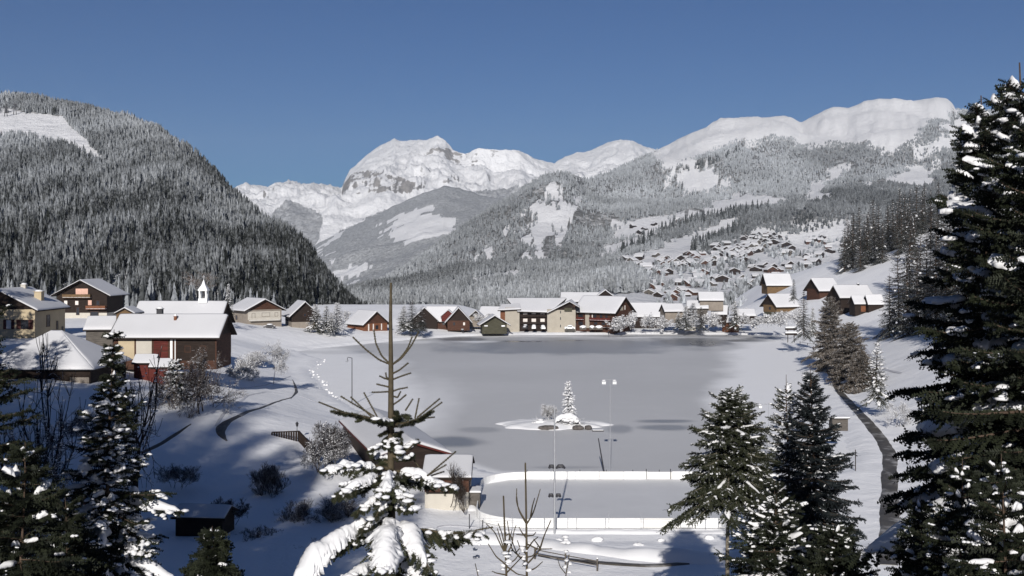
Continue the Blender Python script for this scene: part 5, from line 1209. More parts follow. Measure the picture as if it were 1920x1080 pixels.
# 3 church behind, 4 long building in front
D = 186.0; zb_ = Z(655, D); xl, xr = X(250, D), X(410, D)
CH = house('church with a long snowy roof and a small white bell turret', 'church', ((xl + xr) / 2, D + 4.0, zb_), 0, xr - xl, 8.5, Z(606, D) - zb_, 3.2, 'x', .6, 'wood_dark', 'wood_dark', .3, seed=3, name='church')
kx = X(382, D + 4) - (xl + xr) / 2; kz = Z(561, D + 4) - zb_
mb = MB(); mb.box(kx - .75, kx + .75, -.75, .75, kz - .6, kz + .15); 
for sx in (-1, 1):
    for sy in (-1, 1): mb.box(kx + sx * .55 - .12, kx + sx * .55 + .12, sy * .55 - .12, sy * .55 + .12, kz + .15, kz + 1.45)
mb.box(kx - .8, kx + .8, -.8, .8, kz + 1.45, kz + 1.6)
tw = mb.build('bell_turret', M['lamp_white'], CH)
mb = MB(); V = [(kx - .85, -.85, kz + 1.6), (kx + .85, -.85, kz + 1.6), (kx + .85, .85, kz + 1.6), (kx - .85, .85, kz + 1.6), (kx - .3, -.3, kz + 2.5), (kx + .3, -.3, kz + 2.5), (kx + .3, .3, kz + 2.5), (kx - .3, .3, kz + 2.5), (kx, 0, kz + 3.5)]
mb.add(V, [(0, 1, 5, 4), (1, 2, 6, 5), (2, 3, 7, 6), (3, 0, 4, 7), (4, 5, 8), (5, 6, 8), (6, 7, 8), (7, 4, 8), (3, 2, 1, 0)]); mb.build('spire', M['snow'], tw)
mb = MB(); mb.box(kx - .04, kx + .04, -.04, .04, kz + 3.4, kz + 4.2); mb.box(kx - .22, kx + .22, -.04, .04, kz + 3.8, kz + 3.9); mb.build('cross', M['metal_grey'], tw)
mb = MB(); mb.tube([(kx, 0, kz + .45), (kx, 0, kz + .7), (kx, 0, kz + 1.0), (kx, 0, kz + 1.1)], [.30, .24, .2, .08], 10); mb.build('bell', M['metal_dark'], tw)
D = 148.0; zb_ = Z(676, D); xl, xr = X(213, D), X(406, D); ww = xr - xl; hh = Z(630, D) - zb_
house('long low building with cream panels, a red-brown entrance and a broad snowy roof', 'building', ((xl + xr) / 2, D + 3.8, zb_), 0, ww, 7.6, hh, 2.35, 'x', .7, 'wood_brown', 'wood_dark', .3, seed=4, name='building',
    panels=[('f', .125, .2, 2.15, hh - .35, 'plaster_cream', 'wall_panel'), ('f', .295, .2, 2.1, hh - .45, 'plaster_white', 'wall_panel'), ('f', .46, .1, 1.9, hh - .2, 'wood_red', 'door'), ('f', .563, 0, .32, hh - .1, 'lamp_white', 'column', .12), ('f', .60, 0, .12, hh - .1, 'lamp_white', 'column', .12), ('f', .80, 0, 5.2, hh - .2, 'wood_dark', 'wall_panel')],
    wins=[('f', .50, 1.2, .9, .8, 'glass'), ('f', .43, 1.1, .5, .5, 'curtain'), ('f', .72, 1.1, .8, .9, 'glass'), ('f', .87, 1.1, .8, .9, 'glass')],
    chim=[(-2.0, .3, .75, Z(592, 152) - zb_ + .9, 'metal_dark'), (.6, -1.2, .35, Z(598, 150) - zb_ + .3, 'wood_orange')])
mb = MB()
for i, (px, py) in enumerate([(308, 597), (318, 603), (300, 590), (274, 588), (289, 587), (285, 580), (310, 608)]):
    mb.ball((X(px, 150), 0, Z(py, 150)), (.25, .2, .2), n=4, jit=.3, rnd=random.Random(i))
# beige dormer house peeping above the long roof
D = 172.0; zb_ = Z(620, D); xl, xr = X(218, D), X(250, D)
house('tiny beige timber loft house peeping over the long snowy roof', 'house', ((xl + xr) / 2, D + 2, zb_), 0, xr - xl, 4, Z(588, D) - zb_, .7, 'y', .3, 'wood_gold', 'wood_gold', .2, wins=[('f', .35, 1.6, .6, .8, 'glass'), ('f', .8, 1.6, .4, .8, 'glass')], seed=5)
# carport left of it
D = 176.0; zb_ = Z(640, D); xl, xr = X(158, D), X(206, D)
house('carport with a wavy snow-laden roof left of the long low building', 'carport', ((xl + xr) / 2, D + 2.5, zb_), math.radians(8), xr - xl, 5, Z(618, D) - zb_, 1.5, 'x', .4, 'wood_grey', 'wood_dark', .42, seed=6, name='carport')
# 5 red annexe
D = 141.0; zb_ = Z(706, D); xl, xr = X(251, D), X(288, D)
house('small red shed with a snowy roof, left of the pair before the long building', 'shed', ((xl + xr) / 2, D + 1.2, zb_), 0, xr - xl, 2.4, Z(681, D) - zb_, .75, 'x', .25, 'wood_red', None, .16, seed=7, name='shed', group='pair of red sheds')
D = 140.0; zb_ = Z(709, D); xl, xr = X(282, D), X(314, D)
house('lower red shed at the right of the pair, partly hidden by the drooping fir', 'shed', ((xl + xr) / 2, D + 1.2, zb_), 0, xr - xl, 2.4, Z(689, D) - zb_, .75, 'x', .22, 'wood_red', None, .16, seed=8, name='shed', group='pair of red sheds')
# 6 pyramid roof
D = 126.0; zb_ = Z(735, D); cx = X(62, D)
house('low building under a big snowy pyramid roof at the left', 'building', (cx, D + 6.5, zb_), 0, 12.6, 11.5, Z(694, D) - zb_, 3.9, 'x', .6, 'wood_dark', None, .3, hip=True, seed=9, name='building', panels=[('f', .9, -.2, 2.2, 1.8, 'plaster_grey', 'wall_panel')])
# houses along the far left shore
D = 304.0; zb_ = Z(609, D)
house('chalet with brown gable and white balcony, nearest the far left corner of the lake', 'chalet', (X(475, D), D + 3, zb_), math.radians(-52), 10.5, 10.5, Z(580, D) - zb_, 2.6, 'x', 1.0, 'plaster_grey', 'wood_brown', .35, seed=10,
    panels=[('r', .5, 1.6, 9.6, 2.2, 'plaster_white', 'wall_panel')], wins=[('r', .2, 1.9, 1.0, 1.5, 'glass'), ('r', .55, 2.3, 2.4, 1.1, 'glass'), ('r', .85, 2.3, 1.0, 1.1, 'glass'), ('f', .4, 1.4, 1.2, 1.2, 'glass')], balc=[('r', .5, 1.2, 9.0, .9, 'plaster_white')])
D = 310.0; zb_ = Z(612, D)
house('dark brown chalet with a steep front gable behind frosted bushes', 'chalet', (X(560, D), D + 4, zb_), math.radians(22), 7.4, 10, Z(590, D) - zb_, 3.4, 'y', .9, 'wood_dark', 'wood_dark', .35, seed=11, lower='plaster_grey', wins=[('f', .5, 2.8, .8, .9, 'glass'), ('f', .75, .8, 1, 1.1, 'glass')])
D = 318.0; zb_ = Z(620, D)
house('orange-walled wooden chalet with a broad white roof on the far left bank', 'chalet', (X(686, D), D + 3, zb_), math.radians(-50), 9.0, 8.0, Z(606, D) - zb_, 3.2, 'x', .8, 'wood_orange', 'wood_brown', .32, seed=12, panels=[('r', .2, .1, .4, 1.9, 'curtain', 'column'), ('r', .4, .1, .35, 1.9, 'curtain', 'column'), ('r', .75, .2, .35, 1.8, 'curtain', 'column')], wins=[('r', .55, .4, 1.0, 1.2, 'glass')])
D = 332.0; zb_ = Z(613, D)
house('steep dark-gabled chalet left of the red dormer', 'chalet', (X(792, D), D + 4, zb_), math.radians(8), 7.8, 9, Z(601, D) - zb_, 3.7, 'y', .7, 'wood_dark', 'wood_dark', .35, seed=13, name='chalet')
D = 331.0; zb_ = Z(613, D)
H9 = house('chalet with a red dormer between two dark gables', 'chalet', (X(828, D), D + 6, zb_), 0, 9.6, 8, Z(603, D) - zb_, 3.9, 'x', .4, 'wood_brown', None, .35, seed=14, name='chalet', wins=[('f', .3, .4, .8, 1, 'curtain'), ('f', .55, .4, .8, 1, 'glass')])
mb = MB(); x0 = X(840, D) - X(828, D); zz_ = Z(603, D) - zb_; mb.add([(x0 - 2, -5.2, zz_), (x0 + 2, -5.2, zz_), (x0 + 2, -5.2, zz_ + 1.7), (x0, -5.2, zz_ + 3.4), (x0 - 2, -5.2, zz_ + 1.7), (x0 - 2, 0, zz_), (x0 + 2, 0, zz_), (x0 + 2, 0, zz_ + 1.7), (x0, 0, zz_ + 3.4), (x0 - 2, 0, zz_ + 1.7)], [(4, 3, 2, 1, 0), (1, 2, 7, 6), (2, 3, 8, 7), (3, 4, 9, 8), (4, 0, 5, 9)])
dm_ = mb.build('dormer', M['wood_red'], H9)
for s_ in (-1, 1):
    V, Fc = slab([(x0 + s_ * 2.3, -5.5 * -s_ * -1, 0)] * 4, .1) if False else slab([np.array((x0 + s_ * 2.4, -5.6 if s_ > 0 else 0, zz_ + 1.4)), np.array((x0 + s_ * 2.4, 0 if s_ > 0 else -5.6, zz_ + 1.4)), np.array((x0, 0 if s_ > 0 else -5.6, zz_ + 3.45)), np.array((x0, -5.6 if s_ > 0 else 0, zz_ + 3.45))], .2, 8, 6)
    mb = MB(); mb.add(V, Fc); mb.build('dormer_snow', M['roof_snow'], dm_, True)
D = 329.0; zb_ = Z(612, D)
house('chalet with a dark front gable and orange-brown lower boards, right of the red dormer', 'chalet', (X(858, D), D + 4, zb_), math.radians(4), 6.6, 9, Z(601, D) - zb_, 3.6, 'y', .9, 'wood_brown', 'wood_dark', .35, seed=15, name='chalet', wins=[('f', .3, .3, .7, 1.0, 'glass'), ('f', .75, .3, .7, 1.0, 'curtain')])
D = 340.0; zb_ = Z(606, D)
house('small chalet with a dark gable and white trim between bigger ones', 'chalet', (X(892, D), D + 4, zb_), 0, 3.9, 7, Z(594, D) - zb_, 1.7, 'y', .5, 'plaster_grey', 'wood_dark', .3, seed=16, name='chalet', wins=[('f', .5, 2.0, .8, .7, 'curtain')])
D = 345.0; zb_ = Z(612, D)
house('plain white-roofed house behind the low olive-gabled barn', 'house', (X(925, D), D + 8, zb_), math.radians(-20), 8, 7, Z(596, D) - zb_, 2.8, 'x', .5, 'plaster_beige', None, .35, seed=17)
D = 322.0; zb_ = Z(618, D)
house('low olive-dark barn with a wide shallow gable on the far bank', 'barn', (X(925, D), D + 3, zb_), math.radians(6), 7.2, 7, Z(607, D) - zb_, 2.2, 'y', 1.1, 'wood_olive', 'wood_olive', .3, seed=18, name='barn', panels=[('f', .15, 1.0, 1.0, .3, 'snow', 'snow_ledge', .3), ('f', .85, .9, 1.0, .4, 'snow', 'snow_ledge', .3)])

# 13 apartment house on the left: three joined blocks under one thing
D = 334.0; zb_ = Z(617, D)
AP = empty('apartment_building', (X(1000, D), D, zb_)); tag(AP, 'long holiday block with beige walls, dark middle section and a dark wooden gable', 'building')
def lx(px, y=0): return X(px, D + y) - X(1000, D)
def lz(py, y=0): return Z(py, D + y) - zb_
mb = MB(); mb.box(lx(947), lx(974), .4, 9, -1, lz(577)); mb.build('beige_wall', M['plaster_beige'], AP)
mb = MB(); mb.box(lx(938), lx(947) - .004, .9, 9, -1, lz(578)); mb.build('timber_wall', M['wood_orange'], AP)
mb = MB(); mb.box(lx(974) + .004, lx(1026), 1.6, 9, -1, lz(580)); mb.build('dark_wall', M['wood_dark'], AP)
mb = MB(); mb.box(lx(1026) + .004, lx(1079), -.6, 9, -1, lz(580)); bw = mb.build('beige_wall', M['plaster_beige'], AP)
for z_, hh_ in ((583, 3), (597, 3), (610, 3)):
    pass
for r_, pys in enumerate([(586.5, 590), (598, 604)]):
    for c_, pc in enumerate((985, 1001, 1017.5)):
        mb = MB(); mb.box(lx(pc - 4.8), lx(pc + 4.8), 1.5, 1.62, lz(pys[1]) - .08, lz(pys[0]) + .1); f_ = mb.build('window', M['wood_brown'], AP)
        mb = MB(); mb.box(lx(pc - 4), lx(pc + 4), 1.44, 1.52, lz(pys[1]), lz(pys[0])); mb.build('pane', M['curtain'], f_)
for pys in (592.5, 606):
    mb = MB(); mb.box(lx(975), lx(1025), .9, 1.55, lz(pys + 2.0), lz(pys + 1.4)); mb.box(lx(975), lx(1025), .9, .98, lz(pys + 1.4), lz(pys - 2.2)); mb.build('balcony', M['wood_dark'], AP)
for pyy in (585, 597, 611):
    mb = MB(); mb.box(lx(1050), lx(1051.6), -.66, -.58, lz(pyy + 2.5), lz(pyy - 2.5)); mb.build('window', M['glass'], AP)
mb = MB(); mb.add([(lx(1036), -.62, lz(581)), (lx(1081), -.62, lz(581)), (lx(1068), -.62, lz(565)), (lx(1036), 3, lz(581)), (lx(1081), 3, lz(581)), (lx(1068), 3, lz(565))], [(0, 1, 2), (1, 4, 5, 2), (0, 2, 5, 3)]); mb.build('gable', M['wood_dark'], AP)
mb = MB(); mb.box(lx(1058), lx(1072), -1.3, -.63, lz(583), lz(577)); mb.build('balcony', M['wood_olive'], AP)
def roofpiece(a, b, c, d, thick=.35, parent=AP, mt='wood_dark', sd=0, nu=16, nv=10):
    """a,b eave (px,py,y) ; c,d ridge"""
    pts = [np.array((lx(q[0], q[2]), q[2], lz(q[1], q[2]))) for q in (a, b, c, d)]
    mb = MB(); V = [tuple(q - [0, 0, .25]) for q in pts] + [tuple(q) for q in pts]; mb.add(V, [(3, 2, 1, 0), (4, 5, 6, 7), (0, 1, 5, 4), (1, 2, 6, 5), (2, 3, 7, 6), (3, 0, 4, 7)])
    rf = mb.build('roof', M[mt], parent); V, Fc = slab([q + [0, 0, .004] for q in pts], thick, nu, nv, seed=sd); mb = MB(); mb.add(V, Fc); mb.build('snow_layer', M['roof_snow'], rf, True)
roofpiece((933, 582, -.2), (977, 580, -.2), (975, 571, 4), (940, 572, 4), .3)
roofpiece((945, 583, 9), (975, 583, 9), (975, 571, 4.05), (940, 572, 4.05), .3)
roofpiece((970, 584, 0), (1030, 586, 0), (1062, 560, 8), (950, 560, 8), .3, sd=1)
roofpiece((975, 590, 14), (1040, 590, 14), (1062, 560, 8.05), (950, 560, 8.05), .3)
roofpiece((1026, 587, -1.6), (1068, 566, -1.6), (1072, 562, 7), (1034, 580, 7), .3, sd=2)
roofpiece((1068, 566, -1.6), (1087, 577, -1.6), (1087, 574, 4), (1072, 562, 7), .12, sd=3)
# 14 chalet hotel, turned so that its carved gable end shows
D = 333.0; zb_ = Z(617, D)
HT = house('brown wooden chalet hotel with balconies and a carved gable end', 'hotel', (X(1133, D + 4), D + 5, zb_), math.radians(-36), 13.6, 10.5, Z(583, D) - zb_, 3.9, 'x', 1.1, 'wood_brown', 'wood_brown', .35, seed=20, name='hotel',
    panels=[('f', .30, .2, 1.5, 4.7, 'plaster_beige', 'wall_panel'), ('r', .30, .6, .9, 1.2, 'curtain', 'wall_panel'), ('r', .12, .2, 1.2, 1.2, 'plaster_beige', 'wall_panel'), ('r', .3, 2.9, 2.6, 1.0, 'plaster_beige', 'wall_panel'), ('r', .42, 5.6, 1.5, 1.2, 'plaster_beige', 'wall_panel'), ('r', .60, 5.8, .5, 1.3, 'curtain', 'wall_panel')],
    wins=[('f', .12, 3.2, 1.8, 1.3, 'glass'), ('f', .50, 3.3, 1.2, 1.2, 'glass'), ('f', .66, 3.3, 1.0, 1.2, 'glass'), ('f', .8, 3.3, .9, 1.2, 'glass'), ('f', .43, 3.3, .5, 1.3, 'curtain'), ('f', .12, .9, 1.8, 1.2, 'glass'), ('f', .52, .8, 1.4, 1.3, 'glass'), ('f', .72, .8, 1.4, 1.3, 'glass'), ('r', .42, 5.6, .7, 1.0, 'glass'), ('r', .2, 3.2, .8, .9, 'glass'), ('r', .7, 3.2, .8, .9, 'glass'), ('r', .85, 1.0, .8, 1.1, 'glass'), ('r', .55, 1.0, .8, 1.1, 'glass')],
    balc=[('f', .11, 2.6, 2.6, 1.0, 'wood_red'), ('f', .66, 2.6, 7.4, 1.0, 'wood_red'), ('f', .66, .5, 7.0, 1.0, 'wood_brown'), ('r', .5, 2.4, 8.0, .9, 'wood_brown')], posts=[(6.2, -6.3, 5)])
D = 350.0; zb_ = Z(600, D)
house('house with a dark triangular gable rising behind the chalet hotel', 'house', (X(1137, D), D + 8, zb_), 0, 4.6, 8, Z(556, D) - zb_, 1.7, 'y', .4, 'wood_dark', 'wood_dark', .4, seed=21)
D = 352.0
house('house with a broad flat snowy roof behind the left part of the hotel', 'house', (X(1090, D), D + 6, Z(600, D)), math.radians(-5), 12, 7, Z(566, D) - Z(600, D), 2.4, 'x', .5, 'wood_brown', None, .4, seed=22)
D = 344.0; zb_ = Z(608, D)
house('long low building with a white roof right of the chalet hotel', 'building', (X(1213, D), D + 6, zb_), math.radians(-4), 13, 8, Z(593, D) - zb_, 3.6, 'x', .6, 'wood_dark', 'wood_grey', .35, seed=23, name='building', wins=[('f', .3, .8, .8, .9, 'glass'), ('f', .7, .8, .8, .9, 'glass')])
D = 333.0
for (px, pb, pe, w_, d_, rise, rz, wl, lab, sd) in [(1352, 600, 589, 4.2, 4.5, 2.1, -15, 'wood_dark', 'small hut with a dark opening and a snow cap among the frosted trees', 24), (1400, 600, 592, 5.0, 4.0, 1.5, 0, 'wood_dark', 'small black-walled hut right of the orange hut', 25), (1372, 616, 605, 4.0, 3.5, .8, 12, 'wood_orange', 'orange hut under the snow-dusted fir on the far bank', 26), (1262, 598, 584, 6, 5, 1.8, 10, 'plaster_grey', 'grey house glimpsed between frosted trees on the far bank', 27), (1310, 592, 578, 6, 5, 1.8, -10, 'wood_grey', 'grey-brown house behind the conifer clump', 28), (1335, 575, 563, 7, 5, 2.0, -5, 'plaster_grey', 'house with a wide snowy roof above the conifer clump', 29)]:
    zb_ = Z(pb, D); house(lab, 'hut' if 'hut' in lab else 'house', (X(px, D), D + 2, zb_), math.radians(rz), w_, d_, Z(pe, D) - zb_, rise, 'x', .4, wl, None, .4, seed=sd, name='hut' if 'hut' in lab else 'house')
# 16 timber houses on the right slope
D = 462.0; zb_ = Z(546, D)
house('upper golden timber chalet with a broad snowy roof on the right slope', 'chalet', (X(1459, D), D + 3, zb_), math.radians(4), X(1481, D) - X(1435, D), 8, Z(533, D) - zb_, 4.0, 'x', .8, 'wood_gold', 'wood_dark', .4, seed=30)
D = 384.0; zb_ = Z(594, D)
house('lower golden timber chalet with a dark left gable near the lake corner', 'chalet', (X(1467, D), D + 3.5, zb_), math.radians(24), 8.6, 7.6, Z(572, D) - zb_, 3.4, 'x', 1.0, 'wood_gold', 'wood_dark', .4, lower='wood_olive', seed=31, wins=[('l', .5, 2.4, 1.2, 1.0, 'glass')])
D = 390.0; zb_ = Z(562, D)
house('timber chalet with a hooked snowy roof between the golden chalets and the farmhouse', 'chalet', (X(1547, D), D + 3.5, zb_), math.radians(22), 8.0, 7.2, Z(542, D) - zb_, 3.4, 'x', 1.0, 'wood_brown', 'wood_dark', .45, seed=32)
D = 338.0; zb_ = Z(582, D)
house('dark farmhouse with a wide snowy roof below the mound of snow', 'farmhouse', (X(1604, D), D + 5, zb_), math.radians(12), 10.5, 7, Z(556, D) - zb_, 3.0, 'x', .8, 'wood_dark', 'wood_dark', .4, seed=33, name='farmhouse', chim=[(2.6, 0, .6, Z(535, D) - zb_ + .3, 'metal_dark')])
D = 328.0; zb_ = Z(584, D)
house('annexe with an orange door under a low snowy roof beside the farmhouse', 'shed', (X(1613, D), D + 1, zb_), math.radians(6), 4.4, 4, Z(569, D) - zb_, 2.0, 'x', .4, 'wood_dark', None, .35, seed=34, name='shed', panels=[('f', .6, 0, 1.6, 1.7, 'wood_orange', 'door')])
D = 326.0; zb_ = Z(584, D)
house('dark shed in blue shade at the right end of the farmhouse', 'shed', (X(1640, D), D + 1, zb_), math.radians(3), 4.6, 4, Z(570, D) - zb_, 2.4, 'x', .3, 'wood_dark', None, .3, seed=35, name='shed')
# 17 lakeside huts in front
D = 104.0; zb_ = .3
house('long lakeside building with a diagonal snow-covered roof behind the young fir', 'building', (-13.2, 119.0, .6), math.radians(16.8), 6.6, 25.0, 2.5, 1.1, 'y', .5, 'wood_dark', 'wood_dark', .28, seed=40, name='building', roofmat='wood_red')
D = 95.5; zb_ = Z(951, D); xl, xr = X(796, D), X(879, D)
HH = house('timber hut beside the rink with a snowy roof, brown boards above a white base', 'hut', ((xl + xr) / 2, D + 3.6, zb_), 0, xr - xl, 7.2, Z(897, D) - zb_, 1.1, 'x', .28, 'wood_brown', 'wood_dark', .2, lower='plaster_white', hfrac=.52, seed=41, name='hut', panels=[('f', .45, (Z(925, D) - zb_), 3.0, .12, 'wood_dark', 'beam', .12)])
mb = MB(); xw = xr; mb.box(xw + .005, xw + .95, D + .6, D + 2.6, zb_ - 1, zb_ + 1.15)
shb = mb.build('equipment_box', M['wood_grey']); V, Fc = slab([(xw - .02 + .03, D + .5, zb_ + 1.155), (xw + 1.05, D + .5, zb_ + 1.155), (xw + 1.05, D + 2.7, zb_ + 1.155), (xw + .01, D + 2.7, zb_ + 1.155)], .18, 8, 8); mb = MB(); mb.add(V, Fc); mb.build('snow_layer', M['snow'], shb, True)
tag(shb, 'snow-topped wooden box against the right end of the rink hut', 'box')
# 18 dark sheds in the shade at the lower left
for (px, pt_, D, w_, d_, h_, rz, mt, lab, sd) in [(385, 952, 87, 3.8, 2.6, .75, -6, 'wood_dark', 'dark low shed in the shade at the lower left, snow on its flat roof', 50), (90, 905, 92, 7.5, 5, 2.2, 12, 'wood_dark', 'gloomy dark shed deep in the shade at the far lower left', 51), (128, 912, 84, 2.0, 1.6, 1.5, 5, 'wood_red', 'small dark red hut in the shade behind the snow-loaded fir', 52)]:
    x = X(px, D); zt = Z(pt_, D); house(lab, 'shed', (x, D, zt - h_ - .5), math.radians(rz), w_, d_, h_, .5, 'x', .3, mt, None, .12 if sd != 52 else .05, seed=sd, name='shed')

# ------------------------------------------------------------------ village on the slope: one mesh per chalet, copied
def surf(px, py):
    """depth and height of the big mountain's surface seen at photo position px,py"""
    j = int(round((px - FM['px'][0]) / (FM['px'][1] - FM['px'][0]))); dcol, zcol = FM['D'][:, j], FM['Z'][:, j]
    pc = HY + (CZ - zcol) * F / dcol; k = np.where((dcol > 380) & (pc <= py))[0]
    if len(k) == 0: return None
    k = k[0]; k0 = max(k - 1, 0); t_ = np.clip((pc[k0] - py) / max(pc[k0] - pc[k], 1e-6), 0, 1)
    return float(dcol[k0] * (1 - t_) + dcol[k] * t_), float(zcol[k0] * (1 - t_) + zcol[k] * t_)
def tiny_chalet(wall, w_, d_, h, rise, seed):
    mb = MB(); W2, D2 = w_ / 2, d_ / 2; mb.box(-W2, W2, -D2, D2, -2, h, 0)
    mb.add([(-W2, -D2, h), (W2, -D2, h), (0, -D2, h + rise), (-W2, D2, h), (W2, D2, h), (0, D2, h + rise)], [(0, 1, 2), (5, 4, 3)], 0)
    mb.box(-W2 * .6, -W2 * .2, -D2 - .06, -D2 + .02, h * .45, h * .75, 2); mb.box(W2 * .2, W2 * .6, -D2 - .06, -D2 + .02, h * .45, h * .75, 2)
    o = 1.1
    k = rise / W2
    for s_ in (-1, 1):
        c = [(s_ * (W2 + o), (D2 + o) * s_, h - o * k + .05), (s_ * (W2 + o), -(D2 + o) * s_, h - o * k + .05), (0, -(D2 + o) * s_, h + rise + .05), (0, (D2 + o) * s_, h + rise + .05)]
        V, Fc = slab(c, .75, 6, 5, seed=seed); mb.add(V, Fc, 1)
    me = bpy.data.meshes.new('chalet'); me.from_pydata(mb.v, [], mb.f)
    for q in (wall, M['roof_snow'], M['glass']): me.materials.append(q)
    me.polygons.foreach_set('material_index', mb.m); me.update(); return me
TC = [tiny_chalet(M[mt], w_, d_, h, rs, i) for i, (mt, w_, d_, h, rs) in enumerate([('wood_dark', 8, 10, 3.0, 2.2), ('wood_brown', 10, 9, 3.2, 2.4), ('wood_dark', 11, 8, 3.4, 2.2), ('wood_grey', 8, 8, 3.2, 2.2), ('wood_dark', 13, 10, 3.8, 2.6)])]
rv = random.Random(17)
CL = [('dense upper village just under the grey wood', [(1385, 450), (1440, 436), (1462, 442), (1448, 470), (1400, 480), (1340, 476), (1330, 468)], 46, 7.0),
      ('long row of the village below the sloping meadow', [(1285, 478), (1380, 472), (1400, 490), (1330, 500), (1250, 500), (1240, 488)], 30, 8.5),
      ('scattered village edge on the right, towards the dark firs', [(1470, 460), (1530, 445), (1580, 450), (1585, 470), (1540, 500), (1480, 510), (1465, 480)], 20, 10),
      ('left fringe of the village above the far bank trees', [(1150, 492), (1230, 480), (1290, 500), (1280, 515), (1215, 520), (1190, 506)], 24, 9),
      ('middle of the village among frosted trees', [(1290, 505), (1460, 500), (1480, 530), (1400, 545), (1300, 540)], 28, 11),
      ('lower village rows just above the lakeside roofs', [(1212, 535), (1300, 530), (1300, 562), (1215, 566)], 18, 11),
      ('handful of farms on the long upper meadow', [(1180, 425), (1300, 400), (1290, 415), (1230, 440), (1200, 445), (1270, 446), (1180, 478)], 7, 14)]
nch = 0
for lab, poly, cnt, sep in CL:
    got = []; xs = [q[0] for q in poly]; ys = [q[1] for q in poly]; tries = 0
    while len(got) < cnt and tries < 5000:
        tries += 1; a, b = rv.uniform(min(xs), max(xs)), rv.uniform(min(ys), max(ys))
        if not bool(in_poly(np.array([a]), np.array([b]), poly)[0]): continue
        if any(math.hypot((a - c) / sep, (b - d) / (sep * .42)) < 1 for c, d in got): continue
        sv = surf(a, b)
        if sv is None: continue
        got.append((a, b)); dd, zz_ = sv
        me = TC[rv.randint(0, 4)]; o = link('chalet', me, None, (X(a, dd), dd, zz_ - .3), math.radians(rv.choice([-50, -35, 0, 20, 35, 60, 90]) + rv.uniform(-12, 12)))
        s_ = rv.uniform(.8, 1.15) * np.clip(0.55 + (dd - 400) / 1800, .6, 1.15); o.scale = (s_, s_, s_ * rv.uniform(.9, 1.2)); nch += 1
        tag(o, 'tiny snow-roofed chalet in the ' + lab, 'chalet', lab)
print('chalets', nch)
# bushes and single trees in the village and on the meadows: individually countable only nearby, so one mass
rngv = np.random.RandomState(5)
px = rngv.uniform(1130, 1640, 3600); py = rngv.uniform(430, 585, 3600)
ok = in_poly(px, py, [(1200, 500), (1300, 478), (1440, 440), (1590, 450), (1600, 500), (1560, 560), (1440, 590), (1220, 600), (1205, 540)]) & (fbm(px, py * 2.5, 30, 4) > -0.02)
ok |= in_poly(px, py, [(1190, 478), (1300, 440), (1330, 432), (1180, 485)]) & (rngv.rand(len(px)) < .4)
XX, YY, ZZ = [], [], []
for a, b in zip(px[ok], py[ok]):
    sv = surf(a, b)
    if sv: XX.append(X(a, sv[0])); YY.append(sv[0]); ZZ.append(sv[1])
XX, YY, ZZ = map(np.array, (XX, YY, ZZ)); n_ = len(XX)
me = scatter('village_trees', rnd_ + conS[:1], XX, YY, ZZ, rngv.uniform(4, 9, n_) * np.clip(.5 + YY / 1500, .6, 1.2), rngv.uniform(1.0, 1.7, n_), np.clip(.62 + .25 * rngv.randn(n_), .15, .95), rngv, M['forest'])
tag(link('village_trees', me), 'frosted bushes and garden trees among the village chalets', 'trees', kind='stuff')
# dark hedgerow woods along the meadows
edge = []
for a, b, n_ in [((1236, 436), (1330, 412), 60), ((1330, 412), (1440, 392), 70), ((1300, 470), (1345, 448), 40), ((1345, 448), (1400, 425), 40), ((1170, 472), (1240, 448), 36), ((1270, 326), (1390, 284), 46)]:
    for i in range(n_):
        t_ = rv.random(); edge.append((a[0] + (b[0] - a[0]) * t_ + rv.uniform(-4, 4), a[1] + (b[1] - a[1]) * t_ + rv.uniform(-4, 5)))
q = [(X(a, s_[0]), s_[0], s_[1]) for a, b in edge for s_ in [surf(a, b)] if s_]
q = np.array(q); n_ = len(q)
me = scatter('hedgerow_trees', conS, q[:, 0], q[:, 1], q[:, 2], rngv.uniform(13, 26, n_), rngv.uniform(.7, 1.1, n_), np.clip(.12 + .1 * rngv.randn(n_), 0, .5), rngv, M['forest'])
tag(link('hedgerow_trees', me), 'dark lines of firs along the edges of the mountain meadows', 'trees', kind='stuff')

# ------------------------------------------------------------------ paths
def strip(name, pts, wid, mat, lift=.07, lab='', seg=0.8):
    pts = np.array(pts, float); s_ = np.r_[0, np.cumsum(np.hypot(*np.diff(pts, axis=0).T))]; n = max(4, int(s_[-1] / seg)); t_ = np.linspace(0, s_[-1], n)
    Cx = np.interp(t_, s_, pts[:, 0]); Cy = np.interp(t_, s_, pts[:, 1])
    ker = np.array([1, 2, 3, 4, 3, 2, 1.]); ker /= ker.sum()
    if n > 14: Cx[3:-3] = np.convolve(Cx, ker, 'valid'); Cy[3:-3] = np.convolve(Cy, ker, 'valid')
    W = np.interp(t_, s_, wid) if hasattr(wid, '__len__') else np.full(n, wid); W = W * (1 + .16 * fbm(t_, t_ * 0, 3, 3))
    tx, ty = np.gradient(Cx), np.gradient(Cy); l = np.hypot(tx, ty); nx, ny = -ty / l, tx / l
    V = []; m_ = 7
    for k in range(m_):
        f = (k / (m_ - 1) - .5); V.append(np.stack([Cx + nx * W * f, Cy + ny * W * f, np.zeros(n)], 1))
    V = np.stack(V, 1); 
    base = ground_z(V[..., 0], V[..., 1]); V[..., 2] = np.maximum(base, np.max(base, axis=1, keepdims=True) - .12) + lift
    V[:, 0, 2] -= lift + .12; V[:, -1, 2] -= lift + .12
    Fc = [(i * m_ + k, i * m_ + k + 1, (i + 1) * m_ + k + 1, (i + 1) * m_ + k) for i in range(n - 1) for k in range(m_ - 1)]
    me = np_mesh(name, V.reshape(-1, 3), np.array(Fc), mat, True); return tag(link(name, me), lab, 'path', kind='structure')
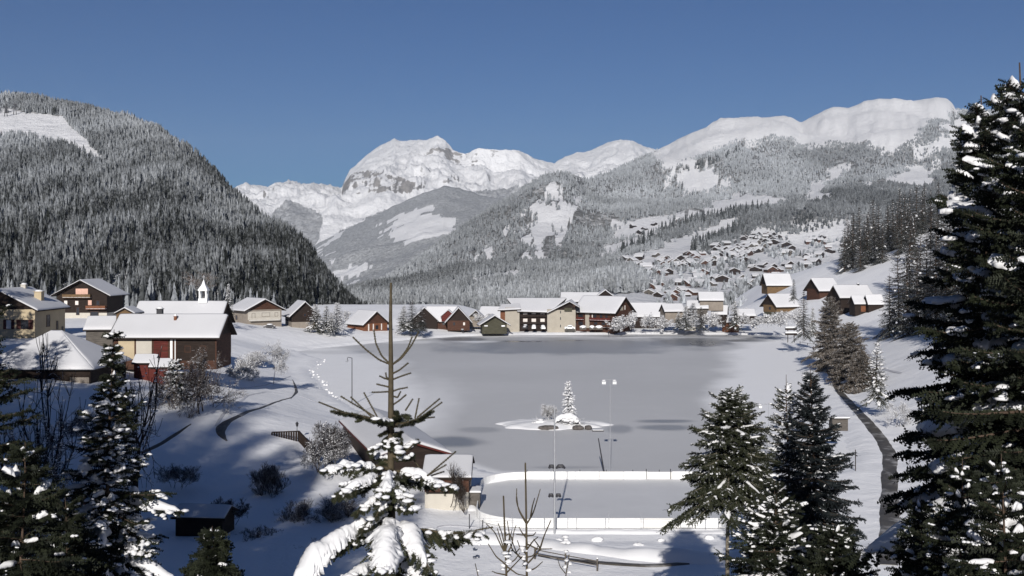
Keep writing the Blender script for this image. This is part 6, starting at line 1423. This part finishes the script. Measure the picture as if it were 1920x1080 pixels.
m, t, p = mat_new('path_surface'); n = noise(t, 1.1, 7, .7); n2 = noise(t, .3, 4, .6)
c = mixc(t, ramp(t, n2.outputs['Fac'], .54, .70).outputs['Color'], ramp(t, n.outputs['Fac'], .3, .7, (.04, .036, .031, 1), (.11, .098, .08, 1)).outputs['Color'], (.42, .41, .40))
t.links.new(c, p.inputs['Base Color']); p.inputs['Roughness'].default_value = .6; bump(t, p, n.outputs['Fac'], .5, .06); M['path'] = m
strip('path', PATH_R[1:] , [2.0, 2.0, 1.9, 1.9, 2.0, 1.7, 1.5, 1.3, 1.5, 1.6, 1.6], M['path'], lab='winding half-cleared path along the right shore')
def gpts(L, z=0.8):
    return [ray(a, b) for a, b in L] if z > 1 else [g0(a, b, z) for a, b in L]
strip('path', gpts([(548, 745), (510, 757), (480, 768), (450, 780), (425, 792), (412, 803), (414, 816), (426, 828)], 2.2), [.15, .35, .45, .6, .9, 1.2, 1.1, .15], M['path'], lab='dark bend of the cleared park path on the left', seg=.5)
strip('path', gpts([(548, 712), (553, 722), (556, 735), (545, 748)], 1.6), [.05, .5, .6, .05], M['path'], lab='bare patch of path under the shore willow', seg=.5)
strip('path', gpts([(358, 796), (330, 815), (300, 835), (262, 852), (230, 860)], 3.2), [.1, .5, .6, .6, .5], M['path'], lab='dark trodden track crossing the shaded lawn', seg=.5)
strip('path', gpts([(1010, 1046), (1080, 1056), (1150, 1062), (1220, 1066), (1290, 1060)], .4), [.5, .8, .9, .9, .8], M['path'], lab='dark wheel track at the bottom edge before the rink', seg=.5)

M['trodden'] = snow_mat('trodden_snow', 1.0, 3.0, 0.12, (0.60, 0.60, 0.625))
for pts, wd_, lab in [([(548, 742), (500, 735), (465, 742), (430, 765), (405, 800)], .5, 'trodden trail across the park lawn'), ([(545, 705), (500, 722), (455, 728), (420, 745)], .4, 'second trodden trail beside the shore willow'), ([(610, 760), (570, 745), (556, 742)], .5, 'trail from the shore to the park path'), ([(1690, 700), (1650, 690), (1610, 640)], .7, 'faint track crossing the right-hand meadow'), ([(700, 1000), (760, 1010), (830, 985), (900, 990)], .45, 'footprint trail behind the young fir')]:
    strip('trail', [ray(a, b) for a, b in pts], wd_, M['trodden'], .035, lab, .35)
# ------------------------------------------------------------------ ice rink
x0, x1, y0, y1 = RINK
def rrect(x0, x1, y0, y1, r, n=10):
    P_ = []
    for cx, cy, a0 in ((x1 - r, y0 + r, -90), (x1 - r, y1 - r, 0), (x0 + r, y1 - r, 90), (x0 + r, y0 + r, 180)):
        for i in range(n + 1):
            a = math.radians(a0 + 90 * i / n); P_.append((cx + r * math.cos(a), cy + r * math.sin(a)))
    return P_
RP = rrect(x0, x1, y0, y1, 4.5, 10)
V = [(a, b, .40) for a, b in RP]
m, t, p = mat_new('rink_ice'); n = noise(t, .18, 6, .6); n2 = noise(t, 1.2, 5, .7)
c = mixc(t, ramp(t, n2.outputs['Fac'], .63, .72).outputs['Color'], ramp(t, n.outputs['Fac'], .3, .7, (.58, .58, .585, 1), (.66, .66, .665, 1)).outputs['Color'], (.68, .68, .69))
t.links.new(c, p.inputs['Base Color']); p.inputs['Roughness'].default_value = .55; M['rink'] = m
mb = MB(); mb.add(V, [tuple(range(len(V)))]); tag(mb.build('ice_rink', M['rink']), 'snow-dusted ice surface of the outdoor rink', 'ice rink', kind='structure')
RB = empty('rink_boards', ((x0 + x1) / 2, (y0 + y1) / 2, .4)); tag(RB, 'white boards enclosing the ice rink by the near shore', 'rink boards')
ox, oy = (x0 + x1) / 2, (y0 + y1) / 2
def board_run(pts, h, t_=.08):
    mb = MB(); n = len(pts)
    for i in range(n - 1):
        a, b = Vector((*pts[i], 0)), Vector((*pts[i + 1], 0)); d = (b - a); nrm = Vector((-d.y, d.x, 0)).normalized() * t_ / 2
        V = [a - nrm, b - nrm, b + nrm, a + nrm]; V = [(q.x - ox, q.y - oy, z_) for z_ in (0.0, h) for q in V]
        mb.add(V, [(0, 3, 2, 1), (4, 5, 6, 7), (0, 1, 5, 4), (1, 2, 6, 5), (2, 3, 7, 6), (3, 0, 4, 7)])
    return mb
def xs_(a, b, y, n): return [(a + (b - a) * i / n, y) for i in range(n + 1)]
M['board'] = plain('rink_board', (.76, .76, .75), .5, .05, .5)
M['board2'] = plain('rink_board_cream', (.70, .69, .665), .5, .05, .5)
# far side in single panels 2.4 m long with thin gaps, a door in it
xa = x0 + 4.5; k = 0
while xa < x1 - 4.6:
    xb = min(xa + 2.36, x1 - 4.5); 
    if 5 == k: board_run([(xa, y1 + .0), (xb, y1)], .7, .05).build('gate', M['board2'], RB); 
    else: board_run([(xa, y1), (xb, y1)], .74).build('board', M['board2'] if k in (3, 9) else M['board'], RB)
    xa = xb + .04; k += 1
board_run(RP[11:22], .74).build('corner_board', M['board'], RB)
board_run(RP[22:33], .70).build('corner_board', M['board'], RB)
board_run([RP[32], RP[33]], .86).build('board', M['board'], RB) if False else board_run([RP[21 + 11], RP[33]], .66).build('board', M['board'], RB)
board_run(RP[33:44], .72).build('corner_board', M['board'], RB)
xa = x0 + 4.5; k = 0
while xa < x1 - 4.6:
    xb = min(xa + 3.0, x1 - 4.5); board_run([(xa, y0), (xb, y0)], .80).build('board', M['board2'] if k == 3 else M['board'], RB); xa = xb + .05; k += 1
mb = MB()
for q in xs_(x0 + 4.5, x1 - 4.5, y1, 8): mb.box(q[0] - ox - .03, q[0] - ox + .03, y1 - oy + .045, y1 - oy + .12, 0, .9)
mb.box(x0 + 4.5 + 11.8 - ox, x0 + 4.5 + 11.86 - ox, y1 - oy - .1, y1 - oy + .1, 0, .98); mb.box(x0 + 4.5 + 14.2 - ox, x0 + 4.5 + 14.26 - ox, y1 - oy - .1, y1 - oy + .1, 0, .98)
mb.build('post', M['metal_dark'], RB)
# snow ridge round the boards
def ridge_mesh(name, pts, wid, h, lab, mat='snow', seed=0, z0=.3):
    pts = np.array(pts, float); s_ = np.r_[0, np.cumsum(np.hypot(*np.diff(pts, axis=0).T))]; n = max(8, int(s_[-1] / .35)); t_ = np.linspace(0, s_[-1], n)
    C = np.stack([np.interp(t_, s_, pts[:, 0]), np.interp(t_, s_, pts[:, 1])], 1); tn = np.gradient(C, axis=0); tn /= np.linalg.norm(tn, axis=1, keepdims=True); nn = np.stack([-tn[:, 1], tn[:, 0]], 1)
    m_ = 9; V = []
    for k in range(m_):
        f = k / (m_ - 1) * 2 - 1; w_ = wid * (1 + .25 * fbm(t_ + seed, t_ * 0 + k, 2.5, 3)); hh = h * (1 - abs(f) ** 2.2) * (1 + .45 * fbm(t_, t_ * 0 + 7 + seed, 3, 4)) * np.clip(np.minimum(t_, s_[-1] - t_) / 1.5, 0, 1) ** .5
        q = C + nn * (f * w_ / 2)[:, None]; V.append(np.stack([q[:, 0], q[:, 1], z0 - .12 + hh + .0 * t_], 1))
    V = np.stack(V, 1); V[..., 2] += 0.05 * fbm(V[..., 0], V[..., 1], .7, 3); V[:, 0, 2] = z0 - .25; V[:, -1, 2] = z0 - .25
    Fc = [(i * m_ + k, i * m_ + k + 1, (i + 1) * m_ + k + 1, (i + 1) * m_ + k) for i in range(n - 1) for k in range(m_ - 1)]
    return tag(link(name, np_mesh(name, V.reshape(-1, 3), np.array(Fc), M[mat], True)), lab, 'snow bank', kind='structure')
ridge_mesh('snow_bank', [(x0 - .5, y0 + 6), (x0 - .9, y0 + 13), (x0 + .2, y1 - 2), (x0 + 3.5, y1 + .6)], 1.3, .5, 'snow bank outside the left end of the rink', seed=3)
ridge_mesh('snow_bank', [(x0 + 1, y0 - .9), (x0 + 8, y0 - 1.4), (x0 + 16, y0 - 1.4), (x0 + 30, y0 - 1.3)], 1.3, .36, 'low snow bank in front of the near rink boards', seed=8)
ridge_mesh('snow_bank', [(-4, 85), (1, 84.2), (5, 82), (9, 80), (14, 79.0), (20, 79.5)], 3.2, .8, 'ploughed snow bank curving below the rink', seed=12, z0=.35)
for k, (a, b, r_) in enumerate([(1120, 1014, .45), (1197, 1026, .5), (1240, 1015, .3), (1048, 1016, .35), (1330, 1010, .4)]):
    D = Dz(b, .35); mb = MB(); mb.ball((0, 0, 0), (r_, r_ * .6, r_ * .5), n=7, jit=.22, rnd=random.Random(k)); tag(mb.build('snow_lump', M['snow'], None, True, (X(a, D), D, .42)), ['lump of snow left of the tree shadow below the rink', 'largest lump of snow right of the tree shadow', 'small lump of snow furthest along the rink front', 'lump of snow nearest the floodlight mast foot', 'lump of snow below the green fir'][k], 'snow lump', 'snow lumps below the rink')
# rail fence in front of the boards
yF = y0 - .55; FN = empty('railing', (0, yF, .3)); tag(FN, 'thin metal railing along the near side of the rink', 'railing')
for i, xx in enumerate(np.arange(-2.6, 21, 2.6)):
    mb = MB(); mb.tube([(xx, 0, 0), (xx, 0, 1.5)], .018, 6); mb.build('post', M['metal_grey'], FN)
for z_ in (.28, .78, 1.0):
    mb = MB(); mb.tube([(-2.8, 0, z_), (19.5, 0, z_)], .010, 6); mb.build('rail', M['metal_grey'], FN)
# wooden rail by the track at the bottom edge
def wfence(p0, p1, n, h, lab, rails=(.45, .8), mt='wood_grey', r_=.05):
    v0, v1 = Vector(p0), Vector(p1); o = empty('fence', v0); tag(o, lab, 'fence')
    for i in range(n):
        q = (v1 - v0) * i / (n - 1); mb = MB(); mb.tube([q + Vector((0, 0, -.4)), q + Vector((0, 0, h))], r_ * 1.3, 8); po = mb.build('post', M[mt], o)
        mb = MB(); mb.ball(q + Vector((0, 0, h + .03)), (r_ * 1.8, r_ * 1.8, r_ * 1.2), n=4); mb.build('snow_cap', M['snow'], po, True)
    for z_ in rails:
        mb = MB(); mb.tube([Vector((0, 0, h * z_)), (v1 - v0) * .5 + Vector((0, 0, h * z_ - .02)), (v1 - v0) + Vector((0, 0, h * z_))], r_ * .8, 6); mb.build('rail', M[mt], o)
    return o
def G(px, py, z=.4):
    d_ = Dz(py, z); x = X(px, d_); return (x, d_, gz(x, d_))
wfence(G(1003, 1052), G(1120, 1075), 3, .85, 'weathered wooden rail fence at the bottom edge right of the saplings')
wfence(G(1500, 645, .5), G(1560, 655, .5), 5, .9, 'short dark fence at the start of the right-hand path', (.9,), 'wood_dark')
# fenced terrace at the left
D = 131.0
def terr(a, b, D0, D1, ptop0, ptop1, lab, name='fence', hgt=1.1):
    p0 = Vector(P(a, ptop0, D0)); p1 = Vector(P(b, ptop1, D1)); o = empty(name, p0); tag(o, lab, 'fence'); d_ = (p1 - p0); n = int(d_.length / .28)
    for i in range(n + 1):
        q = d_ * i / n; mb = MB() if i == 0 else mb; mb.box(q.x - .10, q.x + .10, q.y - .03, q.y + .03, q.z - hgt, q.z)
    mb.build('board', M['wood_dark'], o); o2 = MB(); o2.tube([Vector((0, 0, .03)), d_ + Vector((0, 0, .03))], .07, 6); o2.build('rail', M['wood_dark'], o); return o
terr(510, 560, 121, 120, 811, 809, 'dark boarded fence on the terrace above the shaded slope, facing the camera'); terr(561, 588, 120, 111, 809, 838, 'dark boarded fence stepping down towards the dense snowy bush')
# wire fence at left of the saplings
wfence(G(905, 1002), G(880, 990), 2, 1.2, 'thin post with a small sign beside the rink corner', (), 'metal_dark', .03)

# ------------------------------------------------------------------ lamps and masts
def floodmast(px, ptop, pbase, lab, heads, z=.35, r_=.09, grp='floodlight masts of the rink', mt='metal_grey', extra=()):
    D = Dz(pbase, z); x = X(px, D); h = Z(ptop, D) - z; o = empty('floodlight_mast', (x, D, z)); tag(o, lab, 'floodlight mast', grp)
    mb = MB(); mb.tube([(0, 0, -.4), (0, 0, h * .5), (0, 0, h)], [r_, r_ * .75, r_ * .5], 10); mb.build('pole', M[mt], o)
    u_ = D / F
    if heads:
        mb = MB(); wd = heads[0]; mb.tube([(-wd * u_, 0, h - .05), (wd * u_, 0, h - .05)], .035, 6); mb.build('crossbar', M[mt], o)
        for s_ in heads[1]:
            mb = MB(); c = s_ * u_; mb.box(c - .19, c + .19, -.18, .14, h - .50, h - .20); mb.box(c - .22, c + .22, -.22, -.18, h - .53, h - .17); hd = mb.build('floodlight', M[heads[2]], o)
            mb = MB(); mb.box(c - .17, c + .17, -.24, -.222, h - .46, h - .24); mb.build('lens', M['lamp_white'], hd); mb = MB(); mb.ball((c, 0, h - .12), (.21, .2, .07), n=5); mb.build('snow_cap', M['snow'], hd, True)
    for (zz_, lst) in extra:
        for s_, sz in lst:
            mb = MB(); c = s_ * u_; zq = Z(zz_, D) - z; mb.tube([(c - sz, 0, zq - .05), (c - sz * .4, 0, zq + .14), (c + sz * .4, 0, zq + .14), (c + sz, 0, zq - .05)], [.08, .15, .15, .08], 8); mb.tube([(c * .3, 0, zq), (c, 0, zq)], .03, 5); mb.build('side_floodlight', M['metal_dark'], o)  # dark floodlight fixtures flanking the pole
    return o
floodmast(1040, 762, 1001, 'tall grey mast with dark floodlights standing at the near side of the rink', None, r_=.10, extra=[(877, [(-6, .20), (11, .36)]), (931, [(-7, .16), (7, .17)])])
floodmast(1144, 711, 889, 'thin mast behind the rink with two white lamp heads', (11, (-12, 8), 'metal_grey'), z=.2, r_=.045)
floodmast(1441, 757, 850, 'slim mast with two wide lamp heads near the right lake shore', (17, (-16, 13), 'metal_grey'), z=.2, r_=.045)
# lamp at the left shore
D = 168.0; x = X(660, D); z = gz(x, D); z = Z(754, D); h = Z(671, D) - z; o = empty('street_lamp', (x, D, z)); tag(o, 'tall thin lamp post with a curled head at the left shore', 'street lamp')
mb = MB(); mb.tube([(0, 0, -.3), (0, 0, h)], [.075, .055], 8); mb.build('pole', M['metal_dark'], o)
mb = MB(); mb.tube([(0, 0, h - .03), (-.35, 0, h + .04), (-.62, 0, h + .1), (-.72, 0, h - .15), (-.62, 0, h - .4), (-.75, 0, h - .55)], .05, 6); mb.build('arm', M['metal_dark'], o); mb = MB(); mb.ball((-.78, 0, h - .55), (.22, .16, .12), n=5); mb.build('lamp_head', M['metal_grey'], o, True)
# lantern
D = 121.5; x = X(557, D); z = Z(818, D); h = Z(800, D) - z; o = empty('lantern', (x, D, z)); tag(o, 'small dark lantern on a post above the fenced terrace', 'lantern')
mb = MB(); mb.tube([(0, 0, -.8), (0, 0, h)], .035, 8); mb.build('post', M['metal_dark'], o); mb = MB(); mb.tube([(0, 0, h), (0, 0, h + .12), (0, 0, h + .36)], [.07, .13, .17], 6); lt = mb.build('lamp_glass', M['metal_dark'], o)
mb = MB(); mb.tube([(0, 0, h + .36), (0, 0, h + .42), (0, 0, h + .56)], [.2, .16, .02], 6); mb.build('cap', M['metal_dark'], lt)
# leaning pole on the ice
p0, p1 = P(1134, 886, 113.5), P(1122, 822, 116); o = empty('pole', p0); tag(o, 'dark pole leaning to the left behind the rink boards', 'pole'); mb = MB(); mb.tube([(0, 0, -.4), p1 - p0], [.085, .05], 8); mb.build('shaft', M['metal_dark'], o)
pz = P(1121, 807, 127); o = empty('bird_box', (pz.x, pz.y, pz.z)); tag(o, 'small dark frame floating moored at the right tip of the island', 'raft'); o.name = 'raft'
mb = MB(); mb.box(-.75, .75, -.4, .4, -.12, .05); mb.build('deck', M['metal_dark'], o); mb = MB(); mb.box(-.7, .7, -.35, .35, .055, .12); mb.build('snow_layer', M['snow'], o)
o.location.z = .1; o.location.y = Dz(807, .1); o.location.x = X(1121, o.location.y)
# board on two posts at the lake corner
D = 262.0; x = X(1483, D); z = Z(640, D); o = empty('notice_board', (x, D, z)); tag(o, 'snow-covered two-tier board on two posts at the right lake corner', 'notice board')
for s_ in (-1, 1): mb = MB(); mb.tube([(s_ * .75, 0, -.3), (s_ * .75, 0, 3.3)], .09, 8); mb.build('post', M['wood_dark'], o)
for z_ in (1.5, 2.7):
    mb = MB(); mb.box(-1.35, 1.35, -.25, .25, z_, z_ + .45); pn = mb.build('panel', M['wood_dark'], o); V, Fc = slab([(-1.4, -.4, z_ + .455), (1.4, -.4, z_ + .455), (1.4, .4, z_ + .455), (-1.4, .4, z_ + .455)], .45, 8, 6); mb = MB(); mb.add(V, Fc); mb.build('snow_layer', M['snow'], pn, True)
# snow-topped box on the right bank
D = 128.0; x = X(1572, D); z = Z(800, D); o = empty('hut', (x, D, z)); tag(o, 'small grey kiosk with a thick snow lid on the right bank', 'kiosk'); o.name = 'kiosk'; o.scale = (.7, .7, .8)
mb = MB(); mb.box(-1.3, 1.3, -1, 1, -.5, 1.25); mb.build('wall', M['wood_grey'], o); mb = MB(); mb.box(-1.5, 1.6, -1.2, 1.2, 1.255, 1.36); rf = mb.build('roof', M['wood_dark'], o); V, Fc = slab([(-1.5, -1.2, 1.365), (1.6, -1.2, 1.365), (1.6, 1.2, 1.365), (-1.5, 1.2, 1.365)], .2, 10, 8); mb = MB(); mb.add(V, Fc); mb.build('snow_layer', M['snow'], rf, True)
# poles on the right bank
for (px, pt_, pb, z, lab) in [(1618, 703, 728, 1.2, 'short dark marker post left of the lone small fir'), (1596, 700, 722, .6, 'thin grey stake by the larch group'), (1604, 843, 880, .6, 'thin stake in the snow left of the winding path')]:
    D = Dz(pb, z); o = empty('post', (X(px, D), D, z)); o.name = 'marker_post'; tag(o, lab, 'post'); mb = MB(); h = Z(pt_, D) - z; mb.tube([(0, 0, -.6), (0, 0, h)], .045, 6); mb.build('shaft', M['wood_dark'], o)
# ski lift pylons on the clearing of the left hill
def surfE(px, py):
    j = int(round((px - FE['px'][0]) / 5.0)); d_, z_ = FE['D'][:, j], FE['Z'][:, j]; pc = HY + (CZ - z_) * F / d_; k = np.where(pc <= py)[0][0]; return float(d_[k]), float(z_[k])
for (px, pb, h, lab) in [(11, 221, 9, 'left ski lift pylon on the snowy clearing high on the hill'), (28, 222, 11, 'right ski lift pylon on the snowy clearing high on the hill')]:
    d_, z = surfE(px, pb); o = empty('ski_lift_pylon', (X(px, d_), d_, z)); tag(o, lab, 'ski lift pylon', 'ski lift pylons'); mb = MB()
    for s_ in (-1, 1): mb.tube([(s_ * 1.6, 0, -1), (s_ * .5, 0, h)], .42, 6)
    mb.build('legs', M['metal_dark'], o); o.children[0].name = 'frame'; mb = MB(); mb.box(-2.4, 2.4, -.4, .4, h, h + .9); mb.build('crossarm', M['metal_dark'], o)
d_, z = surfE(12, 214); o = copy_tree(protos[0], (X(12, d_), d_, z - 1), 1.0, 1.5); tag(o, 'single dark fir beside the ski lift on the hilltop clearing', 'fir tree')

# ------------------------------------------------------------------ snowed-in cars, bin, people
def car(px, pb, D, lab, rz, body='metal_dark', snow_t=.35, grp='cars buried in snow before the long holiday block'):
    x = X(px, D); z = Z(pb, D); o = empty('car', (x, D, z), rz); tag(o, lab, 'car', grp); k = .74
    prof = [(-2.1, .30), (-2.1, .75), (-1.9, .88), (-1.2, .95), (-.6, 1.42), (.9, 1.45), (1.55, .98), (2.0, .9), (2.15, .7), (2.15, .30)]
    V = [(a * k, s_ * .82 * k * (1 if b < 1 else .86), b * k) for s_ in (-1, 1) for a, b in prof]; n = len(prof)
    mb = MB(); mb.add(V, [tuple(range(n)), tuple(range(2 * n - 1, n - 1, -1))] + [(i, n + i, n + (i + 1) % n, (i + 1) % n) for i in range(n)]); mb.build('body', M[body], o)
    mb = MB(); mb.box(-.75 * k, .95 * k, -.835 * k, .835 * k, .98 * k, 1.32 * k); mb.build('windows', M['glass'], o); o.children[-1].name = 'window_band'
    for a in (-1.3, 1.35):
        for s_ in (-1, 1):
            mb = MB(); mb.tube([(a * k, s_ * .62 * k, .3 * k), (a * k, s_ * .86 * k, .3 * k)], .31 * k, 14); wh = mb.build('wheel', M['rubber'], o); mb = MB(); mb.tube([(a * k, s_ * .865 * k, .3 * k), (a * k, s_ * .875 * k, .3 * k)], .18 * k, 10); mb.build('rim', M['metal_grey'], wh)
    mb = MB(); mb.ball((.15 * k, 0, 1.5 * k), (1.1 * k, .78 * k, snow_t * .7), n=8, jit=.05); mb.ball((-1.6 * k, 0, .92 * k), (.6 * k, .75 * k, snow_t * .5), n=8, jit=.05); mb.ball((1.8 * k, 0, .94 * k), (.42 * k, .75 * k, snow_t * .4), n=8, jit=.05); mb.build('snow_cap', M['snow'], o, True)
car(985, 616.5, 331, 'leftmost snow-capped car before the dark wall of the holiday block', math.radians(80)); car(1001, 617, 331, 'middle snow-capped car before the dark wall of the holiday block', math.radians(88), 'lamp_white'); car(1018, 617.5, 331, 'rightmost snow-capped car before the dark wall of the holiday block', math.radians(95), 'lamp_white')
car(505, 616, 296, 'dark car with snow on its roof beside the chalet with the white balcony', math.radians(5), grp='car on the left bank')
car(1068, 617.5, 331, 'pale car under a snow slab beside the beige wall', math.radians(3), 'lamp_white', grp='car by the hotel')
D = 326.0; o = empty('litter_bin', (X(867, D), D, Z(621, D))); tag(o, 'small dark litter bin on the far promenade', 'bin'); mb = MB(); mb.tube([(0, 0, 0), (0, 0, .55)], [.36, .42], 10); mb.build('body', M['metal_dark'], o); mb = MB(); mb.ball((0, 0, .58), (.45, .45, .12), n=5); mb.build('snow_cap', M['snow'], o, True)
for (px, D, pb, wd_, lab) in [(1093, 331, 617, 1.0, 'grey wrapped bush before the hotel, leftmost'), (1110, 331, 617, .8, 'snow-covered planter before the hotel middle'), (1123, 331, 617, 1.1, 'snow-covered planter at the right of the hotel front')]:
    o = empty('planter', (X(px, D), D, Z(pb, D))); tag(o, lab, 'planter', 'planters before the hotel'); mb = MB(); mb.box(-wd_, wd_, -.4, .4, -.2, .55); mb.build('box', M['wood_grey'], o); mb = MB(); mb.ball((0, 0, .6), (wd_ * 1.05, .5, .55), n=7, jit=.1); mb.build('snow_cap', M['snow'], o, True)
D = 328.0; wl_ = empty('wall', (X(1294, D), D, Z(618, D))); wl_.name = 'low_wall'; tag(wl_, 'low white wall before the conifer clump on the far bank', 'wall'); mb = MB(); mb.box(-1.7, 1.7, -.2, .2, -.4, .75); mb.build('base', M['plaster_white'], wl_); V, Fc = slab([(-1.75, -.3, .755), (1.75, -.3, .755), (1.75, .3, .755), (-1.75, .3, .755)], .18, 8, 5); mb = MB(); mb.add(V, Fc); mb.build('snow_layer', M['snow'], wl_, True)
def person(loc, rz, H, lab, coat, stride=.16):
    k = H / 1.75; o = empty('person', loc, rz); tag(o, lab, 'person')
    pts = {'pel': (0, 0, .95), 'sp': (0, 0, 1.15), 'ch': (0, .01, 1.36), 'nk': (0, .01, 1.50), 'hd': (0, -.01, 1.58), 'tp': (0, -.01, 1.73), 'hl': (-.10, 0, .92), 'kl': (-.10, -.08, .50), 'al': (-.10, stride * .3, .09), 'tl': (-.10, stride * .3 - .17, .04), 'hr': (.10, 0, .92), 'kr': (.10, -stride * .5, .50), 'ar': (.10, -stride, .09), 'tr': (.10, -stride - .17, .04),
           'sl': (-.19, .01, 1.42), 'el': (-.25, .03, 1.14), 'wl': (-.24, -.08, .90), 'fl': (-.235, -.12, .80), 'sr': (.19, .01, 1.42), 'er': (.25, .04, 1.14), 'wr': (.24, -.05, .90), 'fr': (.235, -.09, .80)}
    rad = {'pel': .155, 'sp': .14, 'ch': .16, 'nk': .06, 'hd': .085, 'tp': .07, 'hl': .10, 'kl': .065, 'al': .045, 'tl': .04, 'hr': .10, 'kr': .065, 'ar': .045, 'tr': .04, 'sl': .075, 'el': .055, 'wl': .04, 'fl': .03, 'sr': .075, 'er': .055, 'wr': .04, 'fr': .03}
    ed = [('pel', 'sp'), ('sp', 'ch'), ('ch', 'nk'), ('nk', 'hd'), ('hd', 'tp'), ('pel', 'hl'), ('hl', 'kl'), ('kl', 'al'), ('al', 'tl'), ('pel', 'hr'), ('hr', 'kr'), ('kr', 'ar'), ('ar', 'tr'), ('ch', 'sl'), ('sl', 'el'), ('el', 'wl'), ('wl', 'fl'), ('ch', 'sr'), ('sr', 'er'), ('er', 'wr'), ('wr', 'fr')]
    ks = list(pts); me = bpy.data.meshes.new('body'); me.from_pydata([tuple(c * k for c in pts[q]) for q in ks], [(ks.index(a), ks.index(b)) for a, b in ed], [])
    b = link('body', me, o); me.materials.append(M[coat]); sm = b.modifiers.new('skin', 'SKIN'); b.modifiers.new('sub', 'SUBSURF').levels = 2; b.modifiers['sub'].render_levels = 2
    for i, q in enumerate(ks): v = me.skin_vertices[0].data[i] if me.skin_vertices else None
    return o, b, ks, rad, k
def finish_person(o, b, ks, rad, k):
    me = b.data
    if not me.skin_vertices:
        bpy.context.view_layer.update()
    if me.skin_vertices:
        for i, q in enumerate(ks): me.skin_vertices[0].data[i].radius = (rad[q] * k, rad[q] * k); me.skin_vertices[0].data[i].use_root = (q == 'pel')
    mb = MB(); mb.ball((0, -.015 * k, 1.66 * k), (.095 * k, .11 * k, .075 * k), n=7); mb.build('hat', M['wood_red'], o, True); mb = MB(); mb.ball((0, -.055 * k, 1.60 * k), (.07 * k, .06 * k, .085 * k), n=7); mb.build('face', M['skin'], o, True)
px, D = 1141, Dz(629.5, .45); finish_person(*person((X(px, D), D, .5), .6, 1.45, 'tiny dark figure walking on the far promenade in front of the hotel', 'cloth_dark'))
px, D = 1525, 262.0; finish_person(*person((X(px, D), D, gz(X(px, D), D)), 2.9, 1.45, 'person in dark clothes standing on the path by the larches', 'cloth_dark', .05))
# rubble of snow lumps along the left shore
rs_ = random.Random(3)
mb = MB()
shore = gpts([(604, 674), (596, 684), (584, 696), (590, 708), (602, 718), (606, 732), (622, 742), (640, 752)], 0)
for k in range(42):
    i = rs_.randint(0, len(shore) - 2); t_ = rs_.random(); x = shore[i][0] * (1 - t_) + shore[i + 1][0] * t_; y = shore[i][1] * (1 - t_) + shore[i + 1][1] * t_; r_ = rs_.uniform(.10, .28)
    mb.ball((x + rs_.uniform(-.6, .9), y + rs_.uniform(-1.5, 1.5), .08), (r_, r_ * .8, r_ * .55), n=5, jit=.18, rnd=rs_)
tag(mb.build('snow_rubble', M['snow'], None, True), 'broken lumps of snowy ice along the left shore', 'snow rubble', kind='stuff')

# ------------------------------------------------------------------ scale everything to metres
for o in list(scene.objects):
    if o.parent is None and o.type in ('MESH', 'EMPTY'):
        o.location = o.location * S; o.scale = o.scale * S
cam.location = cam.location * S
# ------------------------------------------------------------------ valley haze
HAZE = 3.1e-5
mb = MB(); mb.box(-9500, 9500, -2800, 14500, -1500, 1650)
m = bpy.data.materials.new('haze'); m.use_nodes = True; t = m.node_tree; t.nodes.clear()
o_ = t.nodes.new('ShaderNodeOutputMaterial'); v_ = t.nodes.new('ShaderNodeVolumePrincipled'); v_.inputs['Color'].default_value = (.78, .87, 1.0, 1); v_.inputs['Density'].default_value = HAZE; v_.inputs['Anisotropy'].default_value = 0.0
t.links.new(v_.outputs[0], o_.inputs['Volume'])
hz = mb.build('haze', m); tag(hz, 'thin blue valley haze', 'haze', kind='stuff')
